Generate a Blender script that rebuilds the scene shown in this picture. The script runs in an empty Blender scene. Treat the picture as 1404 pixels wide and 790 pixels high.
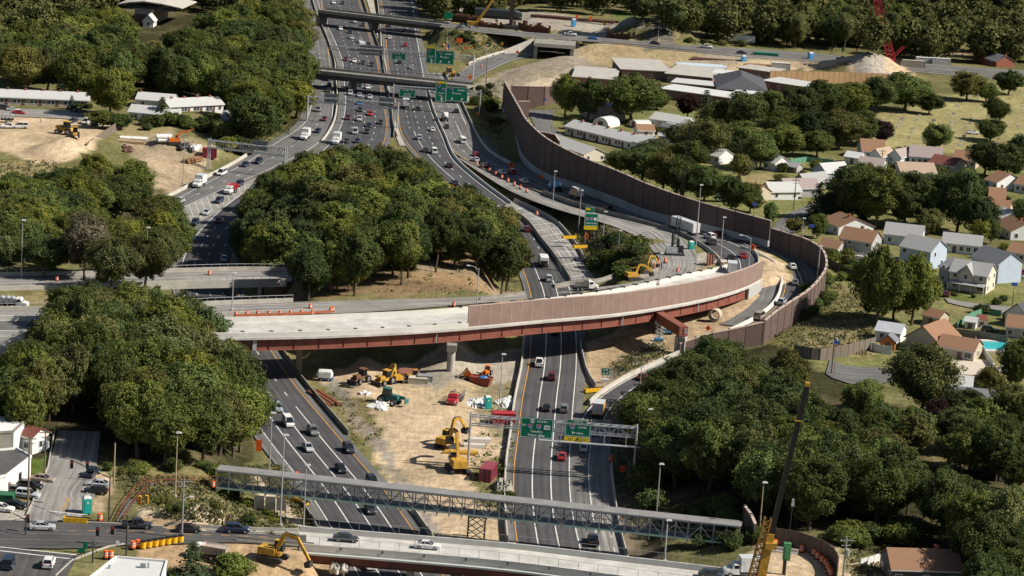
import bpy, math, random
import numpy as np
from mathutils import Vector, Matrix, noise as mnoise
random.seed(7)
rnd = random.Random(11)
SC = bpy.context.scene
COL = SC.collection
R = math.radians
PI = math.pi
# ------------------------------------------------------------------ camera
FPX, W0, H0 = 3700.0, 1404.0, 790.0          # focal length in photo pixels
CAM = np.array([0.0, 0.0, 161.0])
TILT, ROLL = R(12.7), R(3.8)
FWD = np.array([0, math.cos(TILT), -math.sin(TILT)])
_r0 = np.array([1.0, 0, 0]); _u0 = np.array([0, math.sin(TILT), math.cos(TILT)])
CR = _r0*math.cos(ROLL) + _u0*math.sin(ROLL)
CU = _u0*math.cos(ROLL) - _r0*math.sin(ROLL)
def ray(px, py):
 d = FWD*FPX + CR*(px-W0/2) - CU*(py-H0/2)
 return d/np.linalg.norm(d)
def P(px, py, z=0.0):                          # point of the plane at height z seen at a photo pixel
 d = ray(px, py)
 t = (z-CAM[2])/d[2]
 p = CAM + d*t
 return Vector((p[0], p[1], z))
def proj(p):
 v = np.array(p)-CAM
 zc = v@FWD
 return (W0/2 + FPX*(v@CR)/zc, H0/2 - FPX*(v@CU)/zc)
def pxm(p):                                    # photo pixels per metre at a point
 return FPX/((np.array(p)-CAM)@FWD)
cam_d = bpy.data.cameras.new('camera')
cam = bpy.data.objects.new('camera', cam_d); COL.objects.link(cam)
cam_d.sensor_width = 36; cam_d.lens = 36*FPX/W0
cam_d.clip_start = 1; cam_d.clip_end = 20000
m = Matrix(((CR[0], CU[0], -FWD[0], CAM[0]), (CR[1], CU[1], -FWD[1], CAM[1]), (CR[2], CU[2], -FWD[2], CAM[2]), (0, 0, 0, 1)))
cam.matrix_world = m
SC.camera = cam
# ------------------------------------------------------------------ materials
MATS = {}
def _new(name):
 mt = bpy.data.materials.new(name); mt.use_nodes = True
 return mt, mt.node_tree.nodes, mt.node_tree.links, mt.node_tree.nodes['Principled BSDF']
def mat(name, col, rough=0.7, var=0.12, scale=0.5, metal=0.0, bump=0.0, spec=0.3, detail=4, coord='Object', stretch=None, coat=0.0, ov=0.0):
 if name in MATS: return MATS[name]
 mt, N, L, b = _new(name)
 b.inputs['Roughness'].default_value = rough
 b.inputs['Metallic'].default_value = metal
 b.inputs['Specular IOR Level'].default_value = spec
 b.inputs['Coat Weight'].default_value = coat
 tc = N.new('ShaderNodeTexCoord'); out = tc.outputs[coord]
 if stretch:
  mp = N.new('ShaderNodeMapping'); mp.inputs['Scale'].default_value = stretch
  L.new(out, mp.inputs['Vector']); out = mp.outputs['Vector']
 nz = N.new('ShaderNodeTexNoise'); nz.inputs['Scale'].default_value = scale; nz.inputs['Detail'].default_value = detail
 nz.inputs['Roughness'].default_value = 0.65
 L.new(out, nz.inputs['Vector'])
 rp = N.new('ShaderNodeValToRGB')
 c = Vector(col[:3])
 rp.color_ramp.elements[0].position = 0.3; rp.color_ramp.elements[1].position = 0.7
 rp.color_ramp.elements[0].color = (*(c*(1-var)), 1); rp.color_ramp.elements[1].color = (*(c*(1+var)), 1)
 L.new(nz.outputs['Fac'], rp.inputs['Fac']); L.new(rp.outputs['Color'], b.inputs['Base Color'])
 if ov:
  oi = N.new('ShaderNodeObjectInfo'); mr = N.new('ShaderNodeMapRange'); mr.inputs['To Min'].default_value = 1-ov; mr.inputs['To Max'].default_value = 1+ov; L.new(oi.outputs['Random'], mr.inputs['Value'])
  sc = N.new('ShaderNodeVectorMath'); sc.operation = 'SCALE'; L.new(rp.outputs['Color'], sc.inputs[0]); L.new(mr.outputs[0], sc.inputs['Scale']); L.new(sc.outputs[0], b.inputs['Base Color'])
 if bump:
  bp = N.new('ShaderNodeBump'); bp.inputs['Strength'].default_value = bump; bp.inputs['Distance'].default_value = 0.1
  L.new(nz.outputs['Fac'], bp.inputs['Height']); L.new(bp.outputs['Normal'], b.inputs['Normal'])
 MATS[name] = mt
 return mt
def srgb(r, g, b):
 f = lambda v: (v/255/12.92) if v/255 <= 0.04045 else ((v/255+0.055)/1.055)**2.4
 return (f(r), f(g), f(b))
# ------------------------------------------------------------------ mesh building
class MB:
 def __init__(s): s.v = []; s.f = []; s.mi = []
 def add(s, vs, fs, mi=0):
  o = len(s.v); s.v += [tuple(v) for v in vs]
  s.f += [tuple(i+o for i in f) for f in fs]; s.mi += [mi]*len(fs)
  return s
 def box(s, c, d, yaw=0.0, mi=0, taper=(1, 1)):
  cx, cy, cz = c; a, b, h = d[0]/2, d[1]/2, d[2]/2
  cs, sn = math.cos(yaw), math.sin(yaw)
  vs = []
  for z, tx, ty in ((-h, 1, 1), (h, taper[0], taper[1])):
   for x, y in ((-a, -b), (a, -b), (a, b), (-a, b)):
    x, y = x*tx, y*ty
    vs.append((cx+x*cs-y*sn, cy+x*sn+y*cs, cz+z))
  return s.add(vs, [(0, 3, 2, 1), (4, 5, 6, 7), (0, 1, 5, 4), (1, 2, 6, 5), (2, 3, 7, 6), (3, 0, 4, 7)], mi)
 def beam(s, p, q, w, h=None, mi=0, up=(0, 0, 1)):
  p, q = Vector(p), Vector(q); h = h or w
  d = (q-p)
  if d.length < 1e-6: return s
  d.normalize(); u = Vector(up)
  if abs(d.dot(u)) > 0.98: u = Vector((1, 0, 0))
  r = d.cross(u).normalized(); u = r.cross(d).normalized()
  vs = [e + r*(a*w/2) + u*(b*h/2) for e in (p, q) for a, b in ((-1, -1), (1, -1), (1, 1), (-1, 1))]
  return s.add(vs, [(0, 3, 2, 1), (4, 5, 6, 7), (0, 1, 5, 4), (1, 2, 6, 5), (2, 3, 7, 6), (3, 0, 4, 7)], mi)
 def cyl(s, p, q, r0, r1=None, n=8, mi=0, caps=True):
  p, q = Vector(p), Vector(q); r1 = r0 if r1 is None else r1
  d = (q-p).normalized(); u = Vector((0, 0, 1)) if abs(d.z) < 0.9 else Vector((1, 0, 0))
  r = d.cross(u).normalized(); u = r.cross(d)
  vs = []
  for e, rr in ((p, r0), (q, r1)):
   for i in range(n):
    a = 2*PI*i/n; vs.append(e + r*(math.cos(a)*rr) + u*(math.sin(a)*rr))
  fs = [(i, (i+1) % n, n+(i+1) % n, n+i) for i in range(n)]
  if caps: fs += [tuple(range(n-1, -1, -1)), tuple(range(n, 2*n))]
  return s.add(vs, fs, mi)
 def tube(s, pts, r, n=6, mi=0):
  for a, b in zip(pts, pts[1:]): s.cyl(a, b, r, r, n, mi)
  return s
 def prism(s, poly, z0, z1, mi=0, mi_top=None):
  ar = sum(poly[i][0]*poly[(i+1) % len(poly)][1]-poly[(i+1) % len(poly)][0]*poly[i][1] for i in range(len(poly)))
  if ar < 0: poly = poly[::-1]
  n = len(poly)
  vs = [(p[0], p[1], z0) for p in poly]+[(p[0], p[1], z1) for p in poly]
  s.add(vs, [(i, (i+1) % n, n+(i+1) % n, n+i) for i in range(n)]+[tuple(range(n-1, -1, -1))], mi)
  return s.add(vs[n:], [tuple(range(n))], mi if mi_top is None else mi_top)
 def profile(s, prof, y0, y1, mi=0):
  n = len(prof)
  vs = [(x, y0, z) for x, z in prof]+[(x, y1, z) for x, z in prof]
  fs = [(i, (i+1) % n, n+(i+1) % n, n+i) for i in range(n)]+[tuple(range(n-1, -1, -1)), tuple(range(n, 2*n))]
  return s.add(vs, fs, mi)
 def blob(s, c, r, n=7, m=5, mi=0, jit=0.0, rg=rnd, flat=-1e9):
  vs = []; fs = []
  for j in range(m+1):
   th = PI*j/m
   for i in range(n):
    a = 2*PI*i/n; k = 1+rg.uniform(-jit, jit)
    vs.append((c[0]+r[0]*k*math.sin(th)*math.cos(a), c[1]+r[1]*k*math.sin(th)*math.sin(a), max(flat, c[2]+r[2]*k*math.cos(th))))
  for j in range(m):
   for i in range(n):
    fs.append((j*n+i, (j+1)*n+i, (j+1)*n+(i+1) % n, j*n+(i+1) % n))
  return s.add(vs, fs, mi)
 def build(s, name, mats, parent=None, origin=None, smooth=False):
  if not isinstance(mats, (list, tuple)): mats = [mats]
  me = bpy.data.meshes.new(name)
  v = s.v
  off = None
  if origin is not None: off = Vector(origin)
  elif parent is not None:
   a = parent
   while a.parent is not None: a = a.parent
   if a.get('_w'): off = a.location
  if off is not None: v = [(a-off.x, b-off.y, c-off.z) for a, b, c in v]
  me.from_pydata(v, [], s.f)
  for mm in mats: me.materials.append(mm)
  if len(mats) > 1: me.polygons.foreach_set('material_index', s.mi)
  if smooth: me.polygons.foreach_set('use_smooth', [True]*len(me.polygons))
  o = bpy.data.objects.new(name, me); COL.objects.link(o)
  if parent is not None: o.parent = parent
  elif origin is not None: o.location = off
  return o
def tag(o, label=None, cat=None, group=None, kind=None):
 if label: o['label'] = label
 if cat: o['category'] = cat
 if group: o['group'] = group
 if kind: o['kind'] = kind
 return o
ROOTS = []
def thing(name, label, cat, loc=(0, 0, 0), yaw=0.0, group=None, world=False):
 o = bpy.data.objects.new(name, None); COL.objects.link(o)
 o.location = loc; o.rotation_euler = (0, 0, yaw); o.empty_display_size = 0.5
 if world: o['_w'] = 1
 tag(o, label, cat, group); ROOTS.append(o)
 return o
KIDS = {}
def kids(o):
 if o.name not in KIDS: KIDS[o.name] = list(o.children)
 return KIDS[o.name]
def copy_tree(o, parent=None):
 c = o.copy(); COL.objects.link(c); c.parent = parent
 for ch in kids(o): copy_tree(ch, c)
 return c
def place(proto, loc, yaw, label, group=None, scale=1.0, tint=None):
 if not proto.get('_used'):
  proto['_used'] = 1; o = proto; ks = kids(o)
 else:
  o = copy_tree(proto)
 o.location = loc; o.rotation_euler = (0, 0, yaw)
 o.scale = (scale,)*3 if not isinstance(scale, (tuple, list)) else scale
 o['label'] = label
 if group: o['group'] = group
 ROOTS.append(o)
 return o
def structure(o):
 o['kind'] = 'structure'; return o
# ------------------------------------------------------------------ curves through photo points
def crom(pts, n):
 A = np.array(pts, float)
 if len(A) == 2:
  t = np.linspace(0, 1, n)[:, None]; return A[0]*(1-t)+A[1]*t
 E = np.vstack([2*A[0]-A[1], A, 2*A[-1]-A[-2]])
 out = []
 for i in range(1, len(E)-2):
  p0, p1, p2, p3 = E[i-1:i+3]
  d0, d1, d2 = [max(1e-6, np.linalg.norm(b[:2]-a[:2])) for a, b in ((p0, p1), (p1, p2), (p2, p3))]
  m1 = ((p1-p0)/d0*d1+(p2-p1)/d1*d0)/(d0+d1)*d1
  m2 = ((p2-p1)/d1*d2+(p3-p2)/d2*d1)/(d1+d2)*d1
  k = 14
  for j in range(k):
   t = j/k; h = (2*t**3-3*t**2+1, t**3-2*t**2+t, -2*t**3+3*t**2, t**3-t**2)
   out.append(h[0]*p1+h[1]*m1+h[2]*p2+h[3]*m2)
 out.append(A[-1]); out = np.array(out)
 s = np.r_[0, np.cumsum(np.linalg.norm(np.diff(out[:, :2], axis=0), axis=1))]
 t = np.linspace(0, s[-1], n)
 return np.stack([np.interp(t, s, out[:, k]) for k in range(out.shape[1])], 1)
def line3(pts, step=4.0):
 w = [tuple(P(*p)) for p in pts]
 L = sum((Vector(a)-Vector(b)).length for a, b in zip(w, w[1:]))
 return [Vector(p) for p in crom(w, max(2, int(L/step)+1))]
class Road:
 def __init__(s, rows, step=4.0, lsh=0.0, rsh=0.0):
  w = []
  for lx, ly, rx, ry, z in rows:
   a, b = P(lx, ly, z), P(rx, ry, z); w.append((a.x, a.y, b.x, b.y, z))
  L = sum(math.hypot(q[0]-p[0], q[1]-p[1]) for p, q in zip(w, w[1:]))
  mid = [((p[0]+p[2])/2, (p[1]+p[3])/2, p[0], p[1], p[2], p[3], p[4]) for p in w]
  c = crom(mid, max(2, int(L/step)+1))
  s.l = [Vector((q[2], q[3], q[6])) for q in c]; s.r = [Vector((q[4], q[5], q[6])) for q in c]
  s.lsh, s.rsh = lsh, rsh
  s.s = [0.0]
  for a, b in zip(range(len(c)-1), range(1, len(c))): s.s.append(s.s[-1]+(s.at(b, .5)-s.at(a, .5)).length)
  s.L = s.s[-1]
 def at(s, i, f, dz=0.0, off=0.0):
  a, b = s.l[i], s.r[i]; w = (b-a).length
  p = a.lerp(b, f+off/w) if off else a.lerp(b, f)
  return Vector((p.x, p.y, p.z+dz))
 def pt(s, d, f, dz=0.0, off=0.0):
  d = min(max(d, 0), s.L-1e-6)
  i = int(np.searchsorted(s.s, d, side='right'))-1; i = min(i, len(s.s)-2)
  t = (d-s.s[i])/(s.s[i+1]-s.s[i])
  return s.at(i, f, dz, off).lerp(s.at(i+1, f, dz, off), t)
 def tangent(s, d):
  v = s.pt(min(d+2, s.L), .5)-s.pt(max(d-2, 0), .5); return v.normalized()
 def nearest(s, p):
  return min(range(len(s.l)), key=lambda i: (s.at(i, .5).xy-Vector(p).xy).length)
 def strip(s, f0, f1, dz, o0=0.0, o1=0.0, d0=0, d1=None, step=None):
  mb = MB(); d1 = s.L if d1 is None else d1
  n = max(2, int((d1-d0)/(step or 4.0))+1)
  vs = []
  for k in range(n):
   d = d0+(d1-d0)*k/(n-1)
   vs += [s.pt(d, f0, dz, o0), s.pt(d, f1, dz, o1)]
  mb.add(vs, [(2*k, 2*k+1, 2*k+3, 2*k+2) for k in range(n-1)])
  return mb
 def line(s, mb, f, w, dz, off=0.0, d0=0, d1=None, dash=None, mi=0):
  d1 = s.L if d1 is None else d1
  segs = [(d0, d1)] if not dash else [(d, min(d+dash[0], d1)) for d in np.arange(d0, d1, dash[1])]
  for a, b in segs:
   n = max(2, int((b-a)/4)+1); vs = []
   for k in range(n):
    d = a+(b-a)*k/(n-1)
    vs += [s.pt(d, f, dz, off-w/2), s.pt(d, f, dz, off+w/2)]
   mb.add(vs, [(2*k, 2*k+1, 2*k+3, 2*k+2) for k in range(n-1)], mi)
def up_faces(o):
 me = o.data
 bm_flip = [p.index for p in me.polygons if p.normal.z < 0]
 if bm_flip:
  import bmesh
  bm = bmesh.new(); bm.from_mesh(me); bm.faces.ensure_lookup_table()
  bmesh.ops.reverse_faces(bm, faces=[bm.faces[i] for i in bm_flip]); bm.to_mesh(me); bm.free()
 return o
# ------------------------------------------------------------------ road geometry (photo pixels, height)
ROADS = {}
ROADS['L'] = Road([(418,-60,470,-62,0),(430,-20,484,-22,0),(440,15,495,12,0),(462,63,510,63,0),(469,82,517,85,0),(472,110,521,112,0),(474,139,524,140,0),(468,172,530,172,0),
  (450,200,520,204,0),(408,230,470,236,0),(338,262,402,268,0),(290,300,354,303,0),(268,325,331,325,0),(253,352,319,352,0),(248,385,317,385,0),(258,420,333,420,0),(280,462,360,462,0),(312,518,396.6,518,0),(359,590,456,590,0),(434.6,691,541,691,0),(492.8,790,608,790,0),(552,890,678,890,0)])
ROADS['LC'] = Road([(408,-40,436,-40,0),(415,20,445,20,0),(424,80,453,80,0),(427,120,457,120,0),(424,150,456,152,0),(415,170,453,172,0),(376,197,432,199,0),(338,222,388,223,0),(265,260,302,261,0),(215,287,245,288,0),(160,325,195,326,0),(120,360,160,362,0)])
ROADS['R'] = Road([(500,-60,542,-62,0),(512,-30,553,-32,0),(523,0,564,0,0),(528,40,570,45,0),(532,84,577,84,0),(537,112,582,112,0),(545,150,590,150,0),(553,187,606,187,0),(579,219,621,219,0),(612,249,654,249,0),(650,279,694,279,0),(685,308,733,308,0),(710,352,761,352,0),(719,375,771,375,0),(727,400,782,400,0),(729,440,788,440,0),(725,501,790,501,0),(716,550,786,550,0),(711,592,783,592,0),(705,641,780.5,641,0),(704.5,691,783,691,0),(710,748,795,750,0),(722,800,808,800,0),(750,890,843,890,0)])
ROADS['RX'] = Road([(785,575,811,575,0),(783,610,809.5,610,0),(780.5,641,807,641,0),(783,691,811,694,0),(795,750,822,753,0),(808,800,836,803,0),(843,890,874,893,0)])
ROADS['EXIT'] = Road([(800,600,842,600,0),(800,572,853,572,0),(816,552,862,556,.3),(854,525,893,530,1),(905,500,938,503,2),(985,465,1014,468,3.5),(1040,438,1062,440,4.5),(1067,415,1089,416,5.3),(1075,395,1100,397,6),(1074,377,1097,377,6.4),(1066,364,1088,363,6.8),(1048,353,1068,349,7),(1025,343,1050,338,7),(1000,334,1030,330,7)])
ROADS['R2'] = Road([(579,100,604,100,0),(583,115,612,115,0),(588,139,627,140,0),(597,165,639,166,0),(609,190,651,190,0),(620,206,664,207,0.1),(654,227,694,225,.6),(697,245,735,239,1.5),(711,251,748,246,1.8),(750,266,790,260,3),(803,284,850,282,4.4),(860,299,903,299,5.4),(912,314,953,312,6.2),(940,324,992,322,6.7),(955,331,1018,330,7)])
ROADS['RI'] = Road([(955,331,1000,331,7),(975,344,1026,343,7.4),(988,356,1036,353,7.8),(995,372,1037,368,8.4)])
ROADS['OLD'] = Road([(628,217,640,216,0.1),(668,243,690,243,0.9),(700,262,735,261,2),(760,286,795,283,3.6),(812,301,858,299,5),(860,318,912,315,6.3),(893,342,945,333,7.3),(905,372,955,362,8),(865,388,935,384,8.6),(800,396,860,393,8.6),(757,402,800,400,8.6)])
ROADS['PAD'] = Road([(690,282,704,276,0.2),(724,304,752,300,.3),(744,330,776,322,.3),(757,345,790,342,.3),(776,372,803,366,.3),(786,388,818,384,.3)])
ROADS['V2'] = Road([(-60,427,-60,438,8.5),(0,426,0,438,8.5),(120,425,120,438,8.7),(250,420,250,434,8.8),(350,416,350,431,8.8),(480,412,480,429,8.8),(600,409,600,421,8.8),(700,405,700,412,8.8),(722,404,722,410,8.8)])
ROADS['V1'] = Road([(-60,381,-60,399,8),(0,379,0,397,8),(120,377,120,394,8),(250,373,250,389,8),(345,371,345,387,8),(400,372,400,386,8)])
ROADS['ST'] = Road([(-80,708,-80,757,7),(0,713,0,752,7),(100,715,100,752,7),(165,717,165,748,7),(240,724,240,746,7),(330,730,330,744,7),(420,733,420,751,7)])
ROADS['BR'] = Road([(410,729,410,752,7),(560,741,560,764,7),(702,753,702,777,7),(850,770,850,796,7),(985,786,985,813,7),(1040,793,1040,820,7)])
ROADS['SIDE'] = Road([(0,752,108,760,7),(-10,775,96,782,7),(-30,830,70,840,7)])
ROADS['UP'] = Road([(604,30,603,37,6.5),(680,40,680,47,6.5),(735,45,735,52,6.5),(795,49,795,56,6.5),(860,55,860,62,6.5),(980,64,980,74,6.3),(1100,72,1100,84,6),(1250,86,1250,98,5.5),(1404,97,1404,112,5),(1500,104,1500,120,5)])
ROADS['RAMP'] = Road([(620,108,632,122,0),(640,92,668,99,0),(668,79,705,83,0.2),(702,70,735,76,.5),(745,64,775,70,.8),(790,61,815,65,1)])
ROADS['CUL'] = Road([(722,151,762,151,4),(727,160,757,163,4),(737,178,762,176,4),(750,190,772,186,4),(775,206,800,202,4),(810,222,835,216,4)])
ROADS['RES'] = Road([(1048,330,1075,336,5),(1068,302,1100,306,5),(1085,290,1112,292,5),(1112,280,1150,283,5),(1140,262,1170,268,5)])
ROADS['COURT'] = Road([(1138,492,1132,512,5),(1165,503,1150,522,5),(1200,503,1190,530,5),(1225,508,1225,522,5)])
ROADS['LOT'] = Road([(80,590,138,592,7),(66,640,132,645,7),(52,672,127,690,7),(40,696,117,700,7),(35,714,110,715,7)])
ROADS['RES2'] = Road([(1225,352,1228,358,5),(1285,353,1287,361,5),(1326,358,1326,367,5),(1370,366,1368,375,5),(1420,374,1418,384,5)])
ROADS['SAC'] = Road([(1295,408,1300,415,5),(1322,414,1326,421,5),(1340,416,1345,425,5),(1385,420,1382,431,5),(1420,422,1415,434,5)])
ROADS['ROWST'] = Road([(-40,148,-40,158,4),(30,149,25,160,4),(80,151,75,162,4),(125,153,125,165,4),(160,155,160,165,4)])
NOGRADE = ('BR',)
# ------------------------------------------------------------------ terrain heights
CTRL = [(20,650,7),(100,700,7),(150,740,7),(60,600,7),(200,690,6.4),(250,640,6),(300,600,4),(332,690,2.5),(290,700,5.3),(200,780,6),(330,775,4.5),(120,790,7),(0,790,7),(-100,760,7),(400,705,.1),(365,640,0),(330,540,1.2),(220,560,6),(100,520,7),(20,500,7),(-80,550,7),
 (50,410,8),(20,390,7.8),(150,405,8),(-80,400,8),(100,340,5),(30,300,4),(180,300,2),(215,335,1),(-60,300,4),(180,230,3),(250,240,1.5),(120,200,4),(30,180,4),(60,150,4),(-60,160,4),(250,155,4),(100,60,4),(300,60,3),(250,20,4),(400,120,1.5),(380,172,.8),(330,190,1.5),
 (450,330,9),(560,330,9.6),(640,345,8.6),(560,370,9.2),(420,380,8.6),(600,402,8.8),(500,406,8.8),(690,392,8.2),(705,375,4),(500,270,5),(600,295,6),(560,245,1),(450,235,1),(390,300,6),(365,350,6),(345,300,1),
 (450,507,.2),(550,502,.2),(680,492,.2),(600,600,0),(560,560,0),(640,700,0),(650,745,0),(600,650,0),(480,590,0),(690,560,0),(560,720,0),(660,800,0),(430,760,2),(470,790,1),
 (850,490,.6),(810,505,.3),(900,470,2),(960,440,3.5),(1000,420,5),(1040,400,6.4),(1050,380,6.8),(1055,372,7),
 (780,300,3),(850,350,5),(760,285,2.8),(820,320,4.6),(900,365,7.6),(870,375,7.8),(835,378,6.5),
 (1150,420,5),(1200,300,5),(1300,400,5),(1380,350,5),(1100,250,5),(1000,200,4),(900,180,4),(800,170,4),(770,150,4),(1200,180,5),(1350,150,5),(900,120,4),(750,110,3),(1250,470,5),(1150,490,5),(1350,500,5),(1200,600,5.5),(1350,650,5.5),(1250,750,6),(1100,765,7),(1060,795,7),(1000,640,4),(950,560,3.2),(900,650,1.5),(880,725,.8),(930,740,3),(888,562,1),(1000,720,5),(1000,520,3.5),(1060,500,4.5),(930,520,2.2),(860,660,.4),(1160,350,5),(1170,450,5),(860,200,4),(960,260,4.5),(1060,280,5),(960,850,4),
 (660,130,.6),(680,100,1),(720,92,1.5),(800,80,2.5),(900,78,4),(640,62,.8),(620,45,.8),(700,58,2),(620,15,.6),(690,22,3),(750,30,5),(900,35,4.5),(1100,50,4),(1300,60,4),(1404,40,4),(1000,100,4),(1150,105,4.5),(500,-30,0),(600,-20,.5),(700,-30,3),(1404,-60,4),(1000,-40,4),(0,-60,4),(250,-50,4),(690,170,.3),(680,190,0),(660,170,0),(705,215,.6),(1500,300,5),(1500,600,5.5)]
GY0, GY1, GA = 360.0, 3200.0, 0.27
NY, NX = 520, 200
_ys = GY0*np.exp(np.linspace(0, math.log(GY1/GY0), NY))
_ts = np.linspace(-GA, GA, NX)
GXm = _ys[:, None]*_ts[None, :]; GYm = np.repeat(_ys[:, None], NX, 1)
def base_heights():
 c = np.array([tuple(P(*q)) for q in CTRL])
 u = GXm/GYm; v = np.log(GYm)
 cu = c[:, 0]/c[:, 1]; cv = np.log(c[:, 1])
 num = np.zeros_like(u); den = np.zeros_like(u)
 for i in range(len(c)):
  d2 = (u-cu[i])**2+(0.35*(v-cv[i]))**2+1e-6
  w = 1/d2**1.8
  num += w*c[i, 2]; den += w
 return num/den
GH = base_heights()
def smooth(e0, e1, x):
 t = np.clip((x-e0)/(e1-e0), 0, 1); return t*t*(3-2*t)
def carve(road, inner=1.5, outer=13, dz=-0.25):
 best = np.full(GH.shape, 1e9); zz = np.zeros(GH.shape)
 for i in range(0, len(road.l), 1):
  a, b = road.l[i], road.r[i]
  for f in (0.0, 0.5, 1.0):
   p = a.lerp(b, f)
   d = np.hypot(GXm-p.x, GYm-p.y)
   q = d < best
   best[q] = d[q]; zz[q] = p.z
 wid = np.mean([(b-a).length for a, b in zip(road.l, road.r)])
 rad = max(2.2, wid/4)                      # samples at both edges and the centre
 d = np.maximum(0, best-rad)
 w = 1-smooth(inner, outer, d)
 return w, zz+dz
def apply_roads():
 global GH
 for k, r in ROADS.items():
  if k in NOGRADE: continue
  w, z = carve(r, 1.5, 9 if k in ('OLD', 'PAD', 'RI', 'EXIT') else 13)
  GH = GH*(1-w)+z*w
 for k in ('L', 'LC', 'R', 'RX'):
  w, z = carve(ROADS[k], 2.2, 8)
  GH = GH*(1-w)+z*w
apply_roads()
def H(x, y):
 j = (x/y+GA)/(2*GA)*(NX-1); i = math.log(max(y, GY0)/GY0)/math.log(GY1/GY0)*(NY-1)
 j = min(max(j, 0), NX-1.001); i = min(max(i, 0), NY-1.001)
 i0, j0 = int(i), int(j); a, b = i-i0, j-j0
 return float((GH[i0, j0]*(1-b)+GH[i0, j0+1]*b)*(1-a)+(GH[i0+1, j0]*(1-b)+GH[i0+1, j0+1]*b)*a)
def G(px, py, h=0.0):
 d = ray(px, py)
 t0 = (22+h-CAM[2])/d[2]; t1 = (-2+h-CAM[2])/d[2]
 prev = t0
 for k in range(1, 121):
  t = t0+(t1-t0)*k/120
  p = CAM+d*t
  if p[2] <= H(p[0], p[1])+h:
   lo, hi = prev, t
   for _ in range(12):
    mid = (lo+hi)/2; q = CAM+d*mid
    if q[2] <= H(q[0], q[1])+h: hi = mid
    else: lo = mid
   q = CAM+d*hi
   return Vector((q[0], q[1], H(q[0], q[1])))
  prev = t
 q = CAM+d*t1
 return Vector((q[0], q[1], H(q[0], q[1])))
HEAPS = [(85,208,11,14,4.2),(120,198,12,12,3.6),(255,195,14,14,4.5),(800,96,34,16,3.6),(745,100,22,14,2.4),(905,55,24,30,9),(862,49,14,18,6),(1190,100,20,24,8),(1290,62,22,14,3),(770,55,26,14,3.5),(240,735,9,5,2.2),(270,738,8,5,1.8),(452,772,7,5,1.2),(300,734,7,5,1.6),(890,345,6,5,1.2)]
def add_heaps():
 global GH
 for px, py, rx, ry, h in HEAPS:
  c = P(px, py, 4)
  n = np.vectorize(lambda x, y: mnoise.noise((x*.12, y*.12, 3.3)))
  d = np.hypot((GXm-c.x)/rx, (GYm-c.y)/ry)
  q = d < 1.35
  if not q.any(): continue
  nz = np.zeros(GH.shape); nz[q] = n(GXm[q], GYm[q])
  GH = GH+h*np.clip(1-(d+nz*.3), 0, 1)**0.9
add_heaps()
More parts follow.
